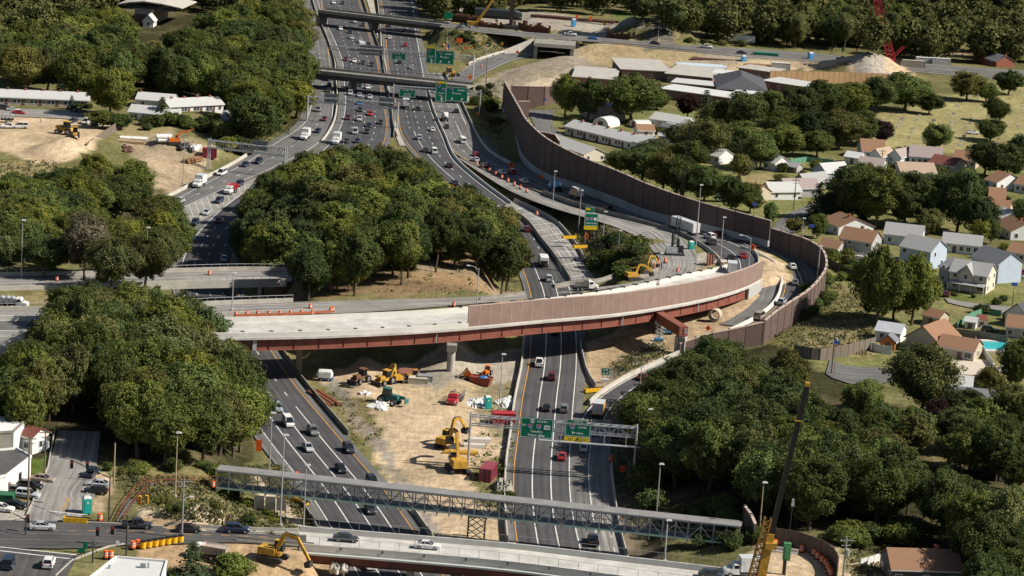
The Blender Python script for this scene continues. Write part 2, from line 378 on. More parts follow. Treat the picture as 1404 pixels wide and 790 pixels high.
# ------------------------------------------------------------------ ground colours by region
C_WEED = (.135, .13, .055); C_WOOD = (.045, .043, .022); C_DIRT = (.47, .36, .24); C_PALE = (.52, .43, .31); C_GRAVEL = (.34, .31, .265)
C_DARK = (.12, .115, .11); C_BROWN = (.20, .135, .08); C_LAWN = (.15, .155, .06); C_DRY = (.25, .21, .105); C_GREEN = (.085, .12, .03); C_ORANGE = (.40, .28, .165); C_OLDA = (.21, .20, .185)
REGIONS = [
 ([(700,150),(740,150),(1000,150),(1160,215),(1404,180),(1404,560),(1140,520),(1060,475),(1136,400),(1130,345),(1050,310),(900,262),(770,205)], C_LAWN),
 ([(1080,395),(1140,380),(1200,420),(1200,480),(1090,490),(1060,470)], (.15,.135,.055)),
 ([(1100,430),(1190,440),(1205,490),(1100,490)], C_DRY),
 ([(1185,165),(1290,135),(1404,105),(1500,110),(1500,215),(1404,215),(1260,208),(1200,200)], (.27,.245,.115)),
 ([(0,250),(0,222),(75,222),(95,245),(60,262)], C_DRY), ([(-60,158),(0,158),(95,157),(150,168),(132,195),(110,218),(60,224),(0,208),(-60,208)], C_DIRT),
 ([(172,198),(235,175),(300,192),(285,232),(240,278),(210,268),(185,235)], (.34,.265,.18)), ([(240,178),(290,178),(300,205),(250,205)], C_WEED), ([(160,168),(235,168),(240,178),(165,190)], C_DRY),
 ([(430,512),(470,504),(560,500),(735,474),(728,500),(714,560),(706,640),(706,800),(600,800),(560,700),(530,650),(480,585),(440,532)], C_DIRT),
 ([(450,535),(500,548),(520,590),(515,628),(490,608),(462,565)], (.17,.15,.07)), ([(655,530),(706,522),(706,600),(680,600),(650,560)], (.24,.205,.13)), ([(648,650),(690,625),(702,640),(702,720),(655,690)], C_WEED), ([(540,505),(720,478),(715,525),(640,520),(600,540),(545,520)], C_GRAVEL),
 ([(440,530),(510,610),(560,690),(600,790),(640,790),(580,690),(520,600),(460,525)], (.26,.23,.19)),
 ([(190,735),(330,745),(430,752),(485,762),(490,790),(470,860),(180,860)], C_ORANGE), ([(195,700),(330,718),(335,733),(240,732),(195,722)], C_PALE),
 ([(155,650),(300,665),(330,700),(330,715),(190,705),(150,720)], (.14,.13,.055)),
 ([(352,392),(385,436),(728,424),(742,398),(640,366),(560,348),(450,380)], C_BROWN), ([(560,375),(690,395),(680,408),(560,408)], (.25,.17,.095)), ([(370,410),(720,400),(720,412),(370,425)], (.24,.19,.13)),
 ([(796,440),(860,425),(960,405),(1000,400),(1040,380),(1058,366),(1064,380),(1060,400),(1020,450),(915,492),(820,535)], (.38,.285,.185)), ([(836,500),(905,470),(912,488),(836,520)], C_GRAVEL), ([(1024,338),(1050,345),(1072,362),(1078,380),(1072,402),(1050,425),(1036,420),(1044,395),(1046,370),(1036,352)], C_DIRT),
 ([(690,252),(740,275),(800,300),(860,318),(905,345),(905,372),(860,388),(800,372),(760,318),(700,266)], (.14,.125,.06)), ([(690,252),(725,263),(735,280),(700,266)], (.4,.29,.17)), ([(800,315),(830,312),(860,325),(850,345),(820,330)], C_DARK), ([(870,370),(960,345),(1000,375),(960,392),(870,392)], C_GRAVEL), ([(950,372),(990,365),(985,385),(945,385)], (.3,.25,.13)),
 ([(640,108),(668,96),(705,84),(790,64),(960,76),(1110,84),(1240,98),(1250,112),(1000,128),(960,112),(830,104),(760,132),(690,128)], (.30,.26,.205)), ([(725,118),(800,110),(840,102),(860,110),(760,135),(690,130)], C_ORANGE), ([(690,125),(720,110),(800,104),(780,112),(730,122)], C_PALE), ([(790,64),(870,64),(960,76),(920,88),(830,84)], (.33,.26,.15)), ([(975,86),(1110,86),(1250,98),(1250,112),(1000,104)], C_DIRT), ([(1055,90),(1160,92),(1165,102),(1055,104)], (.13,.12,.05)),
 ([(610,38),(735,52),(790,58),(785,66),(700,72),(640,92),(620,70)], (.17,.15,.075)), ([(600,-10),(660,8),(800,28),(860,40),(960,58),(960,64),(735,45),(620,28)], (.32,.29,.25)), ([(840,18),(890,14),(892,40),(845,42)], C_GREEN), ([(920,50),(1060,62),(1060,72),(940,62)], (.12,.12,.045)),
 ([(1060,66),(1300,80),(1404,94),(1404,80),(1300,64),(1200,66)], (.12,.12,.05)), ([(1250,60),(1330,70),(1330,80),(1240,68)], (.3,.22,.15)),
 ([(215,5),(262,2),(262,22),(235,32),(205,32)], (.14,.14,.05)), ([(270,600),(330,640),(380,700),(430,755),(330,760),(335,700),(300,650)], (.12,.115,.045)), ([(350,640),(395,690),(440,745),(410,752),(372,700),(345,660)], C_PALE),
 ([(0,690),(48,688),(36,716),(0,722),(-40,722),(-40,690)], (.42,.39,.35)), ([(120,640),(150,650),(140,700),(118,706),(124,680)], C_DIRT), ([(40,622),(75,612),(68,650),(40,655)], C_GREEN),
 ([(1040,735),(1140,752),(1165,790),(1165,860),(1010,860),(1010,770)], C_DIRT), ([(1165,770),(1215,768),(1220,800),(1170,800)], C_PALE), ([(845,590),(875,590),(885,700),(900,790),(850,790),(845,690)], (.17,.14,.1)),
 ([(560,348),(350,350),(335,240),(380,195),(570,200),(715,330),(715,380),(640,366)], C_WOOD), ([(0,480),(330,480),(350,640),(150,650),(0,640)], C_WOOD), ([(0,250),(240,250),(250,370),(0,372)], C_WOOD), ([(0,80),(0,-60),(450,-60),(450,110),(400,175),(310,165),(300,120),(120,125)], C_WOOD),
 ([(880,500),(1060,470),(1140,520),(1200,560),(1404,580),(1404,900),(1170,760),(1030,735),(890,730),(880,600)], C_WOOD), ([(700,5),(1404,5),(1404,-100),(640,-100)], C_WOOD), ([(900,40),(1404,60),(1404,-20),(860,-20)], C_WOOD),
 ([(1130,565),(1200,590),(1300,650),(1330,640),(1250,590),(1180,560)], (.15,.12,.06)), ([(1250,600),(1404,640),(1404,600),(1300,580)], (.16,.13,.06)), ([(0,404),(100,402),(100,418),(0,420)], C_DRY),
 ([(882,66),(890,48),(920,50),(932,66)], C_DARK), ([(846,60),(855,44),(872,46),(880,60)], (.4,.27,.12)), ([(1162,106),(1180,84),(1202,84),(1222,106)], C_GRAVEL), ([(1140,300),(1404,330),(1404,345),(1290,352),(1140,320)], (.15,.14,.06)), ([(1290,404),(1404,404),(1404,416),(1300,420)], (.1,.125,.035)), ([(1300,420),(1345,405),(1352,440),(1316,446)], (.17,.15,.07)), ([(1120,285),(1145,300),(1100,312),(1075,306)], C_DRY), ([(860,180),(940,178),(950,200),(880,198)], C_DRY), ([(1000,240),(1060,238),(1080,262),(1010,260)], C_DRY),
]
def in_poly(x, y, poly):
 r = np.zeros(x.shape, bool); n = len(poly)
 for i in range(n):
  x0, y0 = poly[i]; x1, y1 = poly[(i+1) % n]
  c = ((y0 > y) != (y1 > y))
  with np.errstate(divide='ignore', invalid='ignore'):
   r ^= c & (x < (x1-x0)*(y-y0)/(y1-y0+1e-12)+x0)
 return r
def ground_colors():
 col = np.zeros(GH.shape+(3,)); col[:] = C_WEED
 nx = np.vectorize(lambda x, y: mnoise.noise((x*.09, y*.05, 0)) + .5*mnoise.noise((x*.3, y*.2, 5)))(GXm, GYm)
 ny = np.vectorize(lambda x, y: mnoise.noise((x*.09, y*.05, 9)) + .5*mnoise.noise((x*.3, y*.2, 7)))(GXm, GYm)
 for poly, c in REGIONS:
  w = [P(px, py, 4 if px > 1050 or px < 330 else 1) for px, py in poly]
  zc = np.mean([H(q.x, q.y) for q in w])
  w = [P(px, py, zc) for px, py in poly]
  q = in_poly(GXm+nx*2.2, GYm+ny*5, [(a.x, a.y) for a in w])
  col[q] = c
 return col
def build_terrain():
 mt, N, L, b = _new('ground_cover')
 b.inputs['Roughness'].default_value = 1.0; b.inputs['Specular IOR Level'].default_value = 0.0
 at = N.new('ShaderNodeAttribute'); at.attribute_name = 'ground'
 geo = N.new('ShaderNodeNewGeometry')
 def nz(scale, det):
  n = N.new('ShaderNodeTexNoise'); n.inputs['Scale'].default_value = scale; n.inputs['Detail'].default_value = det; n.inputs['Roughness'].default_value = .7
  L.new(geo.outputs['Position'], n.inputs['Vector']); return n
 n1, n2, n3 = nz(.05, 4), nz(.45, 6), nz(1.6, 3)
 def ramp(src, lo, hi, p0=.3, p1=.7):
  r = N.new('ShaderNodeMapRange'); r.inputs['From Min'].default_value = p0; r.inputs['From Max'].default_value = p1
  r.inputs['To Min'].default_value = lo; r.inputs['To Max'].default_value = hi; L.new(src.outputs['Fac'], r.inputs['Value']); return r
 m1 = N.new('ShaderNodeMath'); m1.operation = 'MULTIPLY'
 L.new(ramp(n1, .72, 1.22).outputs[0], m1.inputs[0]); L.new(ramp(n2, .68, 1.28).outputs[0], m1.inputs[1])
 m2 = N.new('ShaderNodeMath'); m2.operation = 'MULTIPLY'
 L.new(m1.outputs[0], m2.inputs[0]); L.new(ramp(n3, .8, 1.2).outputs[0], m2.inputs[1])
 mp = N.new('ShaderNodeMapping'); mp.inputs['Scale'].default_value = (1.3, .1, 1); mp.inputs['Rotation'].default_value = (0, 0, .25); L.new(geo.outputs['Position'], mp.inputs[0]); n4 = nz(1.0, 4); L.new(mp.outputs[0], n4.inputs['Vector'])
 m5 = N.new('ShaderNodeMath'); m5.operation = 'MULTIPLY'; L.new(m2.outputs[0], m5.inputs[0]); L.new(ramp(n4, .84, 1.16).outputs[0], m5.inputs[1])
 dry = N.new('ShaderNodeMix'); dry.data_type = 'RGBA'; L.new(ramp(nz(.035, 5), 0, .55, .45, .7).outputs[0], dry.inputs[0]); L.new(at.outputs['Color'], dry.inputs[6]); dry.inputs[7].default_value = (.27, .22, .115, 1)
 mx = N.new('ShaderNodeVectorMath'); mx.operation = 'SCALE'
 L.new(dry.outputs[2], mx.inputs[0]); L.new(m5.outputs[0], mx.inputs['Scale'])
 L.new(mx.outputs[0], b.inputs['Base Color'])
 bp = N.new('ShaderNodeBump'); bp.inputs['Strength'].default_value = .6; bp.inputs['Distance'].default_value = .35
 L.new(n2.outputs['Fac'], bp.inputs['Height']); L.new(bp.outputs['Normal'], b.inputs['Normal'])
 me = bpy.data.meshes.new('terrain')
 v = np.stack([GXm, GYm, GH], -1).reshape(-1, 3)
 idx = np.arange(NY*NX).reshape(NY, NX)
 f = np.stack([idx[:-1, :-1], idx[:-1, 1:], idx[1:, 1:], idx[1:, :-1]], -1).reshape(-1, 4)
 me.from_pydata(v.tolist(), [], f.tolist())
 ca = me.color_attributes.new('ground', 'FLOAT_COLOR', 'POINT')
 col = np.concatenate([ground_colors().reshape(-1, 3), np.ones((NY*NX, 1))], 1).astype(np.float32)
 ca.data.foreach_set('color', col.ravel())
 me.polygons.foreach_set('use_smooth', [True]*len(me.polygons))
 me.materials.append(mt)
 o = bpy.data.objects.new('terrain', me); COL.objects.link(o); structure(o)
 mb = MB(); s = 14000
 mb.add([(-s, -3000, -3.2), (s, -3000, -3.2), (s, 2*s, -3.2), (-s, 2*s, -3.2)], [(0, 1, 2, 3)])
 structure(mb.build('ground', mat('far_ground', (.07, .075, .035), .95, .4, .01)))
build_terrain()
# ------------------------------------------------------------------ road surfaces
def asphalt(name, col, streak=0.1):
 mt, N, L, b = _new(name)
 b.inputs['Roughness'].default_value = .88; b.inputs['Specular IOR Level'].default_value = .2
 geo = N.new('ShaderNodeNewGeometry')
 uv = N.new('ShaderNodeUVMap'); uv.uv_map = 'road'
 mp = N.new('ShaderNodeMapping'); mp.inputs['Scale'].default_value = (1.1, .02, 1); L.new(uv.outputs[0], mp.inputs[0])
 a = N.new('ShaderNodeTexNoise'); a.inputs['Scale'].default_value = 1.0; a.inputs['Detail'].default_value = 5; L.new(mp.outputs[0], a.inputs[0])
 c = N.new('ShaderNodeTexNoise'); c.inputs['Scale'].default_value = .12; c.inputs['Detail'].default_value = 6; L.new(geo.outputs['Position'], c.inputs[0])
 d = N.new('ShaderNodeTexNoise'); d.inputs['Scale'].default_value = 2.5; d.inputs['Detail'].default_value = 3; L.new(geo.outputs['Position'], d.inputs[0])
 def rg(s, lo, hi):
  r = N.new('ShaderNodeMapRange'); r.inputs['From Min'].default_value = .3; r.inputs['From Max'].default_value = .7
  r.inputs['To Min'].default_value = lo; r.inputs['To Max'].default_value = hi; L.new(s.outputs['Fac'], r.inputs['Value']); return r.outputs[0]
 def mul(p, q):
  n = N.new('ShaderNodeMath'); n.operation = 'MULTIPLY'; L.new(p, n.inputs[0]); L.new(q, n.inputs[1]); return n.outputs[0]
 sx = N.new('ShaderNodeSeparateXYZ'); L.new(uv.outputs[0], sx.inputs[0]); m1 = N.new('ShaderNodeMath'); m1.operation = 'MULTIPLY'; m1.inputs[1].default_value = 2*PI/1.83; L.new(sx.outputs[0], m1.inputs[0]); m2 = N.new('ShaderNodeMath'); m2.operation = 'COSINE'; L.new(m1.outputs[0], m2.inputs[0])
 m3 = N.new('ShaderNodeMath'); m3.operation = 'MULTIPLY_ADD'; m3.inputs[1].default_value = .09; m3.inputs[2].default_value = 1; L.new(m2.outputs[0], m3.inputs[0])
 f = mul(mul(m3.outputs[0], mul(rg(a, 1-streak*2.2, 1+streak*2.2), rg(c, .82, 1.2))), rg(d, .88, 1.12))
 v = N.new('ShaderNodeVectorMath'); v.operation = 'SCALE'; v.inputs[0].default_value = col; L.new(f, v.inputs['Scale'])
 L.new(v.outputs[0], b.inputs['Base Color'])
 MATS[name] = mt; return mt
A_NEW = asphalt('asphalt_fresh', (.066, .065, .068), .10)
A_MID = asphalt('asphalt_worn', (.125, .122, .118), .12)
A_OLD = asphalt('asphalt_old', (.22, .21, .195), .2)
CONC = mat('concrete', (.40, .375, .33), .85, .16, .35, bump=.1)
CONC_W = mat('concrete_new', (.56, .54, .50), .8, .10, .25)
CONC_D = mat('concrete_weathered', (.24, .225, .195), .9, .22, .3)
P_WHITE = mat('paint_white', (.60, .60, .58), .6, .3, .9); P_YEL = mat('paint_orange', (.52, .27, .06), .6, .3, .9)
def ribbon(name, road, f0, f1, m, dz, o0=0, o1=0, d0=0, d1=None):
 d1 = road.L if d1 is None else d1
 n = max(2, int((d1-d0)/4)+1)
 vs = []; uvs = []
 for k in range(n):
  d = d0+(d1-d0)*k/(n-1)
  a, b = road.pt(d, f0, dz, o0), road.pt(d, f1, dz, o1)
  vs += [a, b]; w = (b-a).length; uvs += [(0, d), (w, d)]
 me = bpy.data.meshes.new(name)
 fs = [(2*k, 2*k+1, 2*k+3, 2*k+2) for k in range(n-1)]
 me.from_pydata([tuple(v) for v in vs], [], fs)
 uv = me.uv_layers.new(name='road')
 for lp in me.loops: uv.data[lp.index].uv = uvs[lp.vertex_index]
 me.materials.append(m)
 o = bpy.data.objects.new(name, me); COL.objects.link(o); structure(o); up_faces(o)
 return o
def markings(name, road, spec, dz):
 mb = MB()
 for f, off, w, c, dash, d0, d1 in spec:
  road.line(mb, f, w, dz, off, road.L*d0, road.L*d1, dash, c)
 o = mb.build(name, [P_WHITE, P_YEL]); structure(o); up_faces(o); return o
D = (3.05, 12.2); RD = ROADS
W_ = .22
ribbon('highway_shoulder', RD['L'], 0, 1, A_MID, 0.0, -2.6, 2.0)
ribbon('highway_road', RD['L'], 0, 1, A_NEW, 0.006, -.25, .3)
sd = RD['L'].s[RD['L'].nearest(P(380, 560, 0))]/RD['L'].L
markings('lane_markings', RD['L'], [(0, 0, W_, 0, None, 0, 1), (1, 0, W_, 1, None, 0, 1)]+[(f, 0, W_, 0, D, 0, sd) for f in (.25, .5, .75)]+[(f, 0, .25, 0, None, sd, 1) for f in (.25, .5, .75)], .013)
ribbon('collector_shoulder', RD['LC'], 0, 1, A_MID, .002, -2.4, 1.5)
ribbon('collector_road', RD['LC'], 0, 1, A_MID, 0.008, 0, 0)
markings('collector_markings', RD['LC'], [(0, .4, W_, 0, None, 0, 1), (1, -.6, W_, 1, None, 0, .55), (1, 0, W_, 0, None, .55, 1), (.5, 0, W_, 0, D, 0, 1)], .014)
ribbon('highway_shoulder', RD['R'], 0, 1, A_MID, 0.001, -1.6, 2.4)
ribbon('highway_road', RD['R'], 0, 1, A_NEW, 0.006, -.3, .25)
s1 = RD['R'].s[RD['R'].nearest(P(720, 380, 0))]/RD['R'].L
s2 = RD['R'].s[RD['R'].nearest(P(575, 180, 0))]/RD['R'].L
markings('lane_markings', RD['R'], [(0, 0, W_, 1, None, 0, 1), (1, 0, W_, 0, None, 0, 1)]+[(f, 0, W_, 0, D, 0, s2) for f in (.25, .5, .75)]+[(f, 0, W_, 0, None if f < .5 else D, s2, s1) for f in (.333, .667)]+[(f, 0, .25, 0, None, s1, 1) for f in (.333, .667)], .013)
ribbon('highway_road', RD['RX'], 0, 1, A_MID, 0.010, .1, 0)
ribbon('highway_shoulder', RD['RX'], 1, 1, A_OLD, 0.004, -.3, 4.6)
markings('lane_markings', RD['RX'], [(1, 0, W_, 0, None, 0, 1), (1, 2.9, .18, 0, (3, 9), .55, .9)], .017)
ribbon('exit_ramp_road', RD['EXIT'], 0, 1, A_NEW, .012, -.4, 1.2)
ribbon('closed_road', RD['EXIT'], 0, 0, A_MID, .006, -6.5, -1.6, RD['EXIT'].L*.52, RD['EXIT'].L*.95)
ribbon('ramp_shoulder', RD['EXIT'], 1, 1, A_MID, .008, 0, 5.5, RD['EXIT'].L*.5, RD['EXIT'].L)
e1 = .3
markings('ramp_markings', RD['EXIT'], [(0, 0, W_, 0, None, 0, .33), (0, .3, W_, 1, None, .33, .97), (.55, 0, W_, 0, None, 0, .22), (1, -.2, W_, 0, None, .1, 1)], .019)
ribbon('collector_road', RD['R2'], 0, 1, A_MID, .009, -.5, 1.0)
ribbon('collector_shoulder', RD['R2'], 1, 1, A_MID, .005, 0, 4.5, RD['R2'].L*.42, RD['R2'].L)
markings('collector_markings', RD['R2'], [(0, .3, W_, 1, None, 0, 1), (.33, 0, W_, 0, D, 0, .6), (.64, 0, W_, 0, D, 0, .35), (.64, 0, W_, 0, None, .35, 1), (.36, 0, W_, 0, None, .6, 1), (1, -.6, W_, 0, None, 0, .35)], .016)
ribbon('ramp_road', RD['RI'], 0, 1, A_NEW, .02, -.2, .2)
markings('ramp_markings', RD['RI'], [(0, .5, W_, 1, None, 0, 1), (.5, 0, W_, 0, None, 0, 1), (1, -.6, W_, 0, None, 0, 1)], .027)
ribbon('closed_road', RD['OLD'], 0, 1, A_OLD, .02)
markings('closed_road_markings', RD['OLD'], [(.35, 0, .15, 0, (20, 26), .3, .8), (.7, 0, .15, 0, (16, 30), .2, .8)], .027)
ribbon('closed_shoulder', RD['PAD'], 0, 1, A_OLD, .02)
mb = MB(); pr = RD['PAD']
for k in range(1, 14):
 d = pr.L*k/14
 a, b = pr.pt(d, .05, .028), pr.pt(d+1.5, .97, .028)
 t = pr.tangent(d)*.22
 mb.add([a-t, b-t, b+t, a+t], [(0, 1, 2, 3)])
pr.line(mb, .62, .2, .029, 0, 0, pr.L)
up_faces(structure(mb.build('shoulder_markings', P_WHITE)))
for k, m, dz, nm in (('ST', asphalt('street_asphalt', (.075, .072, .071), .12), .0, 'cross_street_road'), ('SIDE', MATS['street_asphalt'], .006, 'side_street_road'), ('UP', A_MID, 0, 'upper_road'), ('RAMP', A_MID, 0.012, 'slip_road'), ('CUL', A_MID, 0, 'court_road'), ('RES', A_MID, 0, 'residential_road'), ('COURT', A_MID, 0, 'court_road'), ('RES2', A_MID, 0, 'residential_road'), ('SAC', A_OLD, 0, 'court_road'), ('LOT', A_OLD, .003, 'parking_pavement'), ('ROWST', A_OLD, 0, 'residential_road'), ('V1', A_OLD, .0, 'viaduct_road'), ('V2', A_OLD, .0, 'viaduct_road')):
 ribbon(nm, RD[k], 0, 1, m, dz+.02)
markings('street_markings', RD['ST'], [(.36, 0, .2, 1, (1.6, 3.4), .08, .9), (.05, 0, .12, 0, None, .6, 1)], .03)
markings('slip_road_markings', RD['RAMP'], [(.5, 0, .15, 0, D, 0, 1), (.05, 0, .18, 0, None, 0, 1), (.95, 0, .18, 0, None, 0, 1)], .04)
markings('upper_road_markings', RD['UP'], [(.5, 0, .2, 1, None, 0, 1), (.08, 0, .2, 0, None, 0, 1), (.92, 0, .2, 0, None, 0, 1)], .03)
mb = MB()
def pxstrip(mb, pts, w, z, mi=0):
 q = [P(a, b, z) for a, b in pts]
 for a, b in zip(q, q[1:]):
  t = (b-a).normalized(); n = Vector((-t.y, t.x, 0))*w/2
  mb.add([a-n, b-n, b+n, a+n], [(0, 1, 2, 3)], mi)
pxstrip(mb, [(0, 750), (60, 756), (107, 761)], .35, 7.034); pxstrip(mb, [(0, 755), (60, 762), (104, 767)], .35, 7.034)
pxstrip(mb, [(88, 700), (96, 681)], .15, 7.034, 1); pxstrip(mb, [(85, 700), (93, 681)], .15, 7.034, 1)
pxstrip(mb, [(60, 700), (120, 706)], .3, 7.034)
up_faces(structure(mb.build('crosswalk_markings', [P_WHITE, P_YEL])))
gp = [P(*q, 0) for q in ((352, 243), (240.5, 288), (251, 322), (257, 313), (300, 290), (338, 263))]
mb = MB(); mb.add([(p.x, p.y, .012) for p in gp], [tuple(range(len(gp)))])
up_faces(structure(mb.build('gore_pavement', A_OLD)))
mb = MB()
for k in range(11):
 t = k/11
 a = P(338-98*t, 245+43*t, .02).lerp(P(240, 288, .02), 0); b = P(338-84*t, 263+52*t, .02)
 a = P(334-92*t, 247+42*t, .02)
 b2 = a.lerp(b, .95); d = Vector((.0, .35, 0))
 mb.add([a-d, b2-d, b2+d, a+d], [(0, 1, 2, 3)])
up_faces(structure(mb.build('gore_markings', P_WHITE)))
# ------------------------------------------------------------------ concrete barriers
def barrier_mesh(pts, h=.85, w=.6, top=.2, base=None):
 mb = MB(); n = len(pts)
 prof = [(-w/2, -.3), (w/2, -.3), (w/2, .1), (top*.8, h*.4), (top/2, h), (-top/2, h), (-top*.8, h*.4), (-w/2, .1)]
 vs = []
 for i, p in enumerate(pts):
  t = (pts[min(i+1, n-1)]-pts[max(i-1, 0)]); t.z = 0; t.normalize(); s = Vector((t.y, -t.x, 0))
  vs += [p+s*x+Vector((0, 0, z)) for x, z in prof]
 k = len(prof)
 fs = [(i*k+j, i*k+(j+1) % k, (i+1)*k+(j+1) % k, (i+1)*k+j) for i in range(n-1) for j in range(k)]
 fs += [tuple(range(k)), tuple(range((n-1)*k+k-1, (n-1)*k-1, -1))]
 return mb.add(vs, fs)
def roadside(road, f, off, d0, d1, step=3.0):
 a, b = road.L*d0, road.L*d1; n = max(2, int((b-a)/step)+1)
 return [road.pt(a+(b-a)*k/(n-1), f, 0, off) for k in range(n)]
def barrier(pts, label, m=CONC, h=.85, w=.6, top=.2, name='concrete_barrier', cat='barrier', group=None):
 o = barrier_mesh(pts, h, w, top).build(name, m, origin=pts[0])
 tag(o, label, cat, group); ROOTS.append(o); return o
def dof(road, px, py, z=0): return road.s[road.nearest(P(px, py, z))]/road.L
Lr, Rr = RD['L'], RD['R']
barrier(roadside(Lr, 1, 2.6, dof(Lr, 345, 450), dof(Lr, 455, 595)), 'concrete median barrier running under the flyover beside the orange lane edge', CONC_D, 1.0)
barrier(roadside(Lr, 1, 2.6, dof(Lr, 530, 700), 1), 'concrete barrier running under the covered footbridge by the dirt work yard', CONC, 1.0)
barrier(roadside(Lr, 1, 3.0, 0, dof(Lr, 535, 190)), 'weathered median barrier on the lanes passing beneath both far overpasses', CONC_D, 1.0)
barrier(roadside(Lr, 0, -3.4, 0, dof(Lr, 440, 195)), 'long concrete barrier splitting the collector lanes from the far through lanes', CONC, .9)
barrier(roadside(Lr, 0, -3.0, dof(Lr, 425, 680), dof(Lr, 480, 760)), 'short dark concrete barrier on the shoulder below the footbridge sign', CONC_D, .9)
barrier(roadside(Rr, 0, -1.9, dof(Rr, 712, 590), 1), 'concrete barrier along the orange line between work yard and lanes', CONC, 1.0)
barrier(roadside(Rr, 0, -1.9, dof(Rr, 728, 460), dof(Rr, 712, 588)), 'concrete barrier along the orange line in the shade of the flyover', CONC, 1.0)
barrier(roadside(Rr, 0, -2.4, 0, dof(Rr, 553, 187)), 'concrete median barrier beside the far lanes that pass the green signs', CONC, 1.0)
barrier(roadside(Rr, 1, 1.2, dof(Rr, 575, 120), dof(Rr, 690, 280)), 'pale concrete barrier between the through lanes and the curving collector', CONC_W, .9)
barrier(roadside(RD['PAD'], 0, -.6, .1, .97), 'dark concrete barrier closing off the pale barred shoulder', CONC_D, 1.0)
barrier(roadside(RD['PAD'], 1, .8, 0, .78), 'long concrete barrier between barred shoulder and weedy median', CONC, 1.0)
barrier(roadside(RD['R2'], 1, 1.6, .02, dof(RD['R2'], 654, 227)), 'concrete barrier curving along the collector before the noise wall', CONC, .95)
barrier(roadside(RD['R2'], 0, -.6, dof(RD['R2'], 745, 262, 3), 1), 'temporary barrier between open ramp lanes and closed pavement', CONC_D, .95)
barrier(roadside(RD['RI'], 0, -.8, .02, .8), 'curved concrete barrier on the inner side of the ramp bend', CONC, .95)
barrier(roadside(RD['RI'], 1, .6, .2, 1), 'curved concrete barrier between the ramp bend and the gravel strip', CONC, .95)
barrier(roadside(RD['EXIT'], 0, -.9, .48, .97), 'concrete barrier curving with the outer ramp around the gravel strip', CONC_W, 1.0, .7, .3)
barrier(roadside(RD['EXIT'], 0, -1.0, .13, .44), 'pale concrete barrier along the exit ramp beside the dirt triangle', CONC, 1.0, .7, .3)
barrier(roadside(RD['EXIT'], 1, 1.6, .0, .14), 'concrete barrier edging the exit ramp below the trees', CONC, 1.0)
barrier([P(*q) for q in ((796, 470, 0), (798, 485, 0), (803, 506, 0), (809, 520, 0), (817, 531, 0))], 'tapering concrete barrier ending at the exit gore in front of the dirt triangle', CONC, 1.0)
barrier(roadside(RD['RX'], 1, 5.0, .25, .8), 'concrete barrier bending along the wide shoulder under the sign gantry', CONC, 1.0)
barrier(roadside(RD['LC'], 0, -3.2, dof(RD['LC'], 395, 197), dof(RD['LC'], 220, 290)), 'tan concrete barrier between collector lanes and the dirt yard', CONC, .9)
barrier(roadside(RD['RAMP'], 0, -1.0, .35, 1), 'low pale barrier along the slip road below the short bridge', CONC, .8)
barrier(roadside(RD['UP'], 1, .3, .26, .85), 'concrete parapet along the upper road above the gravel fields', CONC, .9)
barrier([P(*q) for q in ((324, 741, 7), (400, 748, 7), (430, 750.5, 7))], 'weathered concrete parapet before the front bridge by the dump truck', CONC_D, .9)
barrier([P(*q) for q in ((230, 722.5, 7), (320, 729, 7), (409, 731.5, 7))], 'grey concrete parapet behind the dark cars on the cross street', CONC, .95)
barrier([P(*q) for q in ((1050, 754, 7), (1070, 756.5, 7), (1094, 760, 7))], 'pale concrete blocks below the brown curved fence at the crane', CONC_W, .9)
barrier([P(*q) for q in ((658, 411, 8.8), (690, 408, 8.8), (719, 404, 8.8))], 'old guard parapet at the foot of the bare brown slope', CONC_D, .9)
barrier([P(*q) for q in ((813, 388, 8.4), (826, 385, 8.4), (842, 379.5, 8.2))], 'short concrete parapet behind the stake truck on the closed viaduct', CONC_D, .9)
barrier([P(*q) for q in ((760, 394.5, 8.6), (774, 392, 8.6), (788, 389.5, 8.6))], 'short grey parapet beside the closed viaduct stub over the lanes', CONC_D, 1.0)
def kerb(pts, h=.14):
 mb = MB()
 for a, b in zip(pts, pts[1:]): mb.beam(a, b, .25, h*2)
 return structure(mb.build('kerb', CONC))
kerb([P(*q, 7.03) for q in ((75, 590), (66, 640), (52, 672), (44, 690), (36, 708), (10, 713), (-30, 714))])
kerb([P(*q, 7.03) for q in ((76, 790), (98, 769), (132, 755), (150, 749), (171, 746))])
kerb([P(*q, 7.03) for q in ((115, 716), (160, 718), (235, 723))])
pts = [(a[0], a[1]) for a in ((489, -40), (503, 0), (514, 38), (521, 63), (526, 90), (530, 130), (535, 160), (543, 187), (548, 200))]
pts2 = [(a[0], a[1]) for a in ((500, -40), (512, 0), (519, 38), (524, 63), (530, 90), (535, 130), (540, 160), (550, 187), (556, 200))]
mb = MB(); q = [P(x, y, .03) for x, y in pts]; r_ = [P(x, y, .03) for x, y in pts2]
mb.add(q+r_, [(i, len(q)+i, len(q)+i+1, i+1) for i in range(len(q)-1)])
up_faces(structure(mb.build('median_pavement', mat('median_concrete', (.36, .33, .28), .9, .25, .2))))
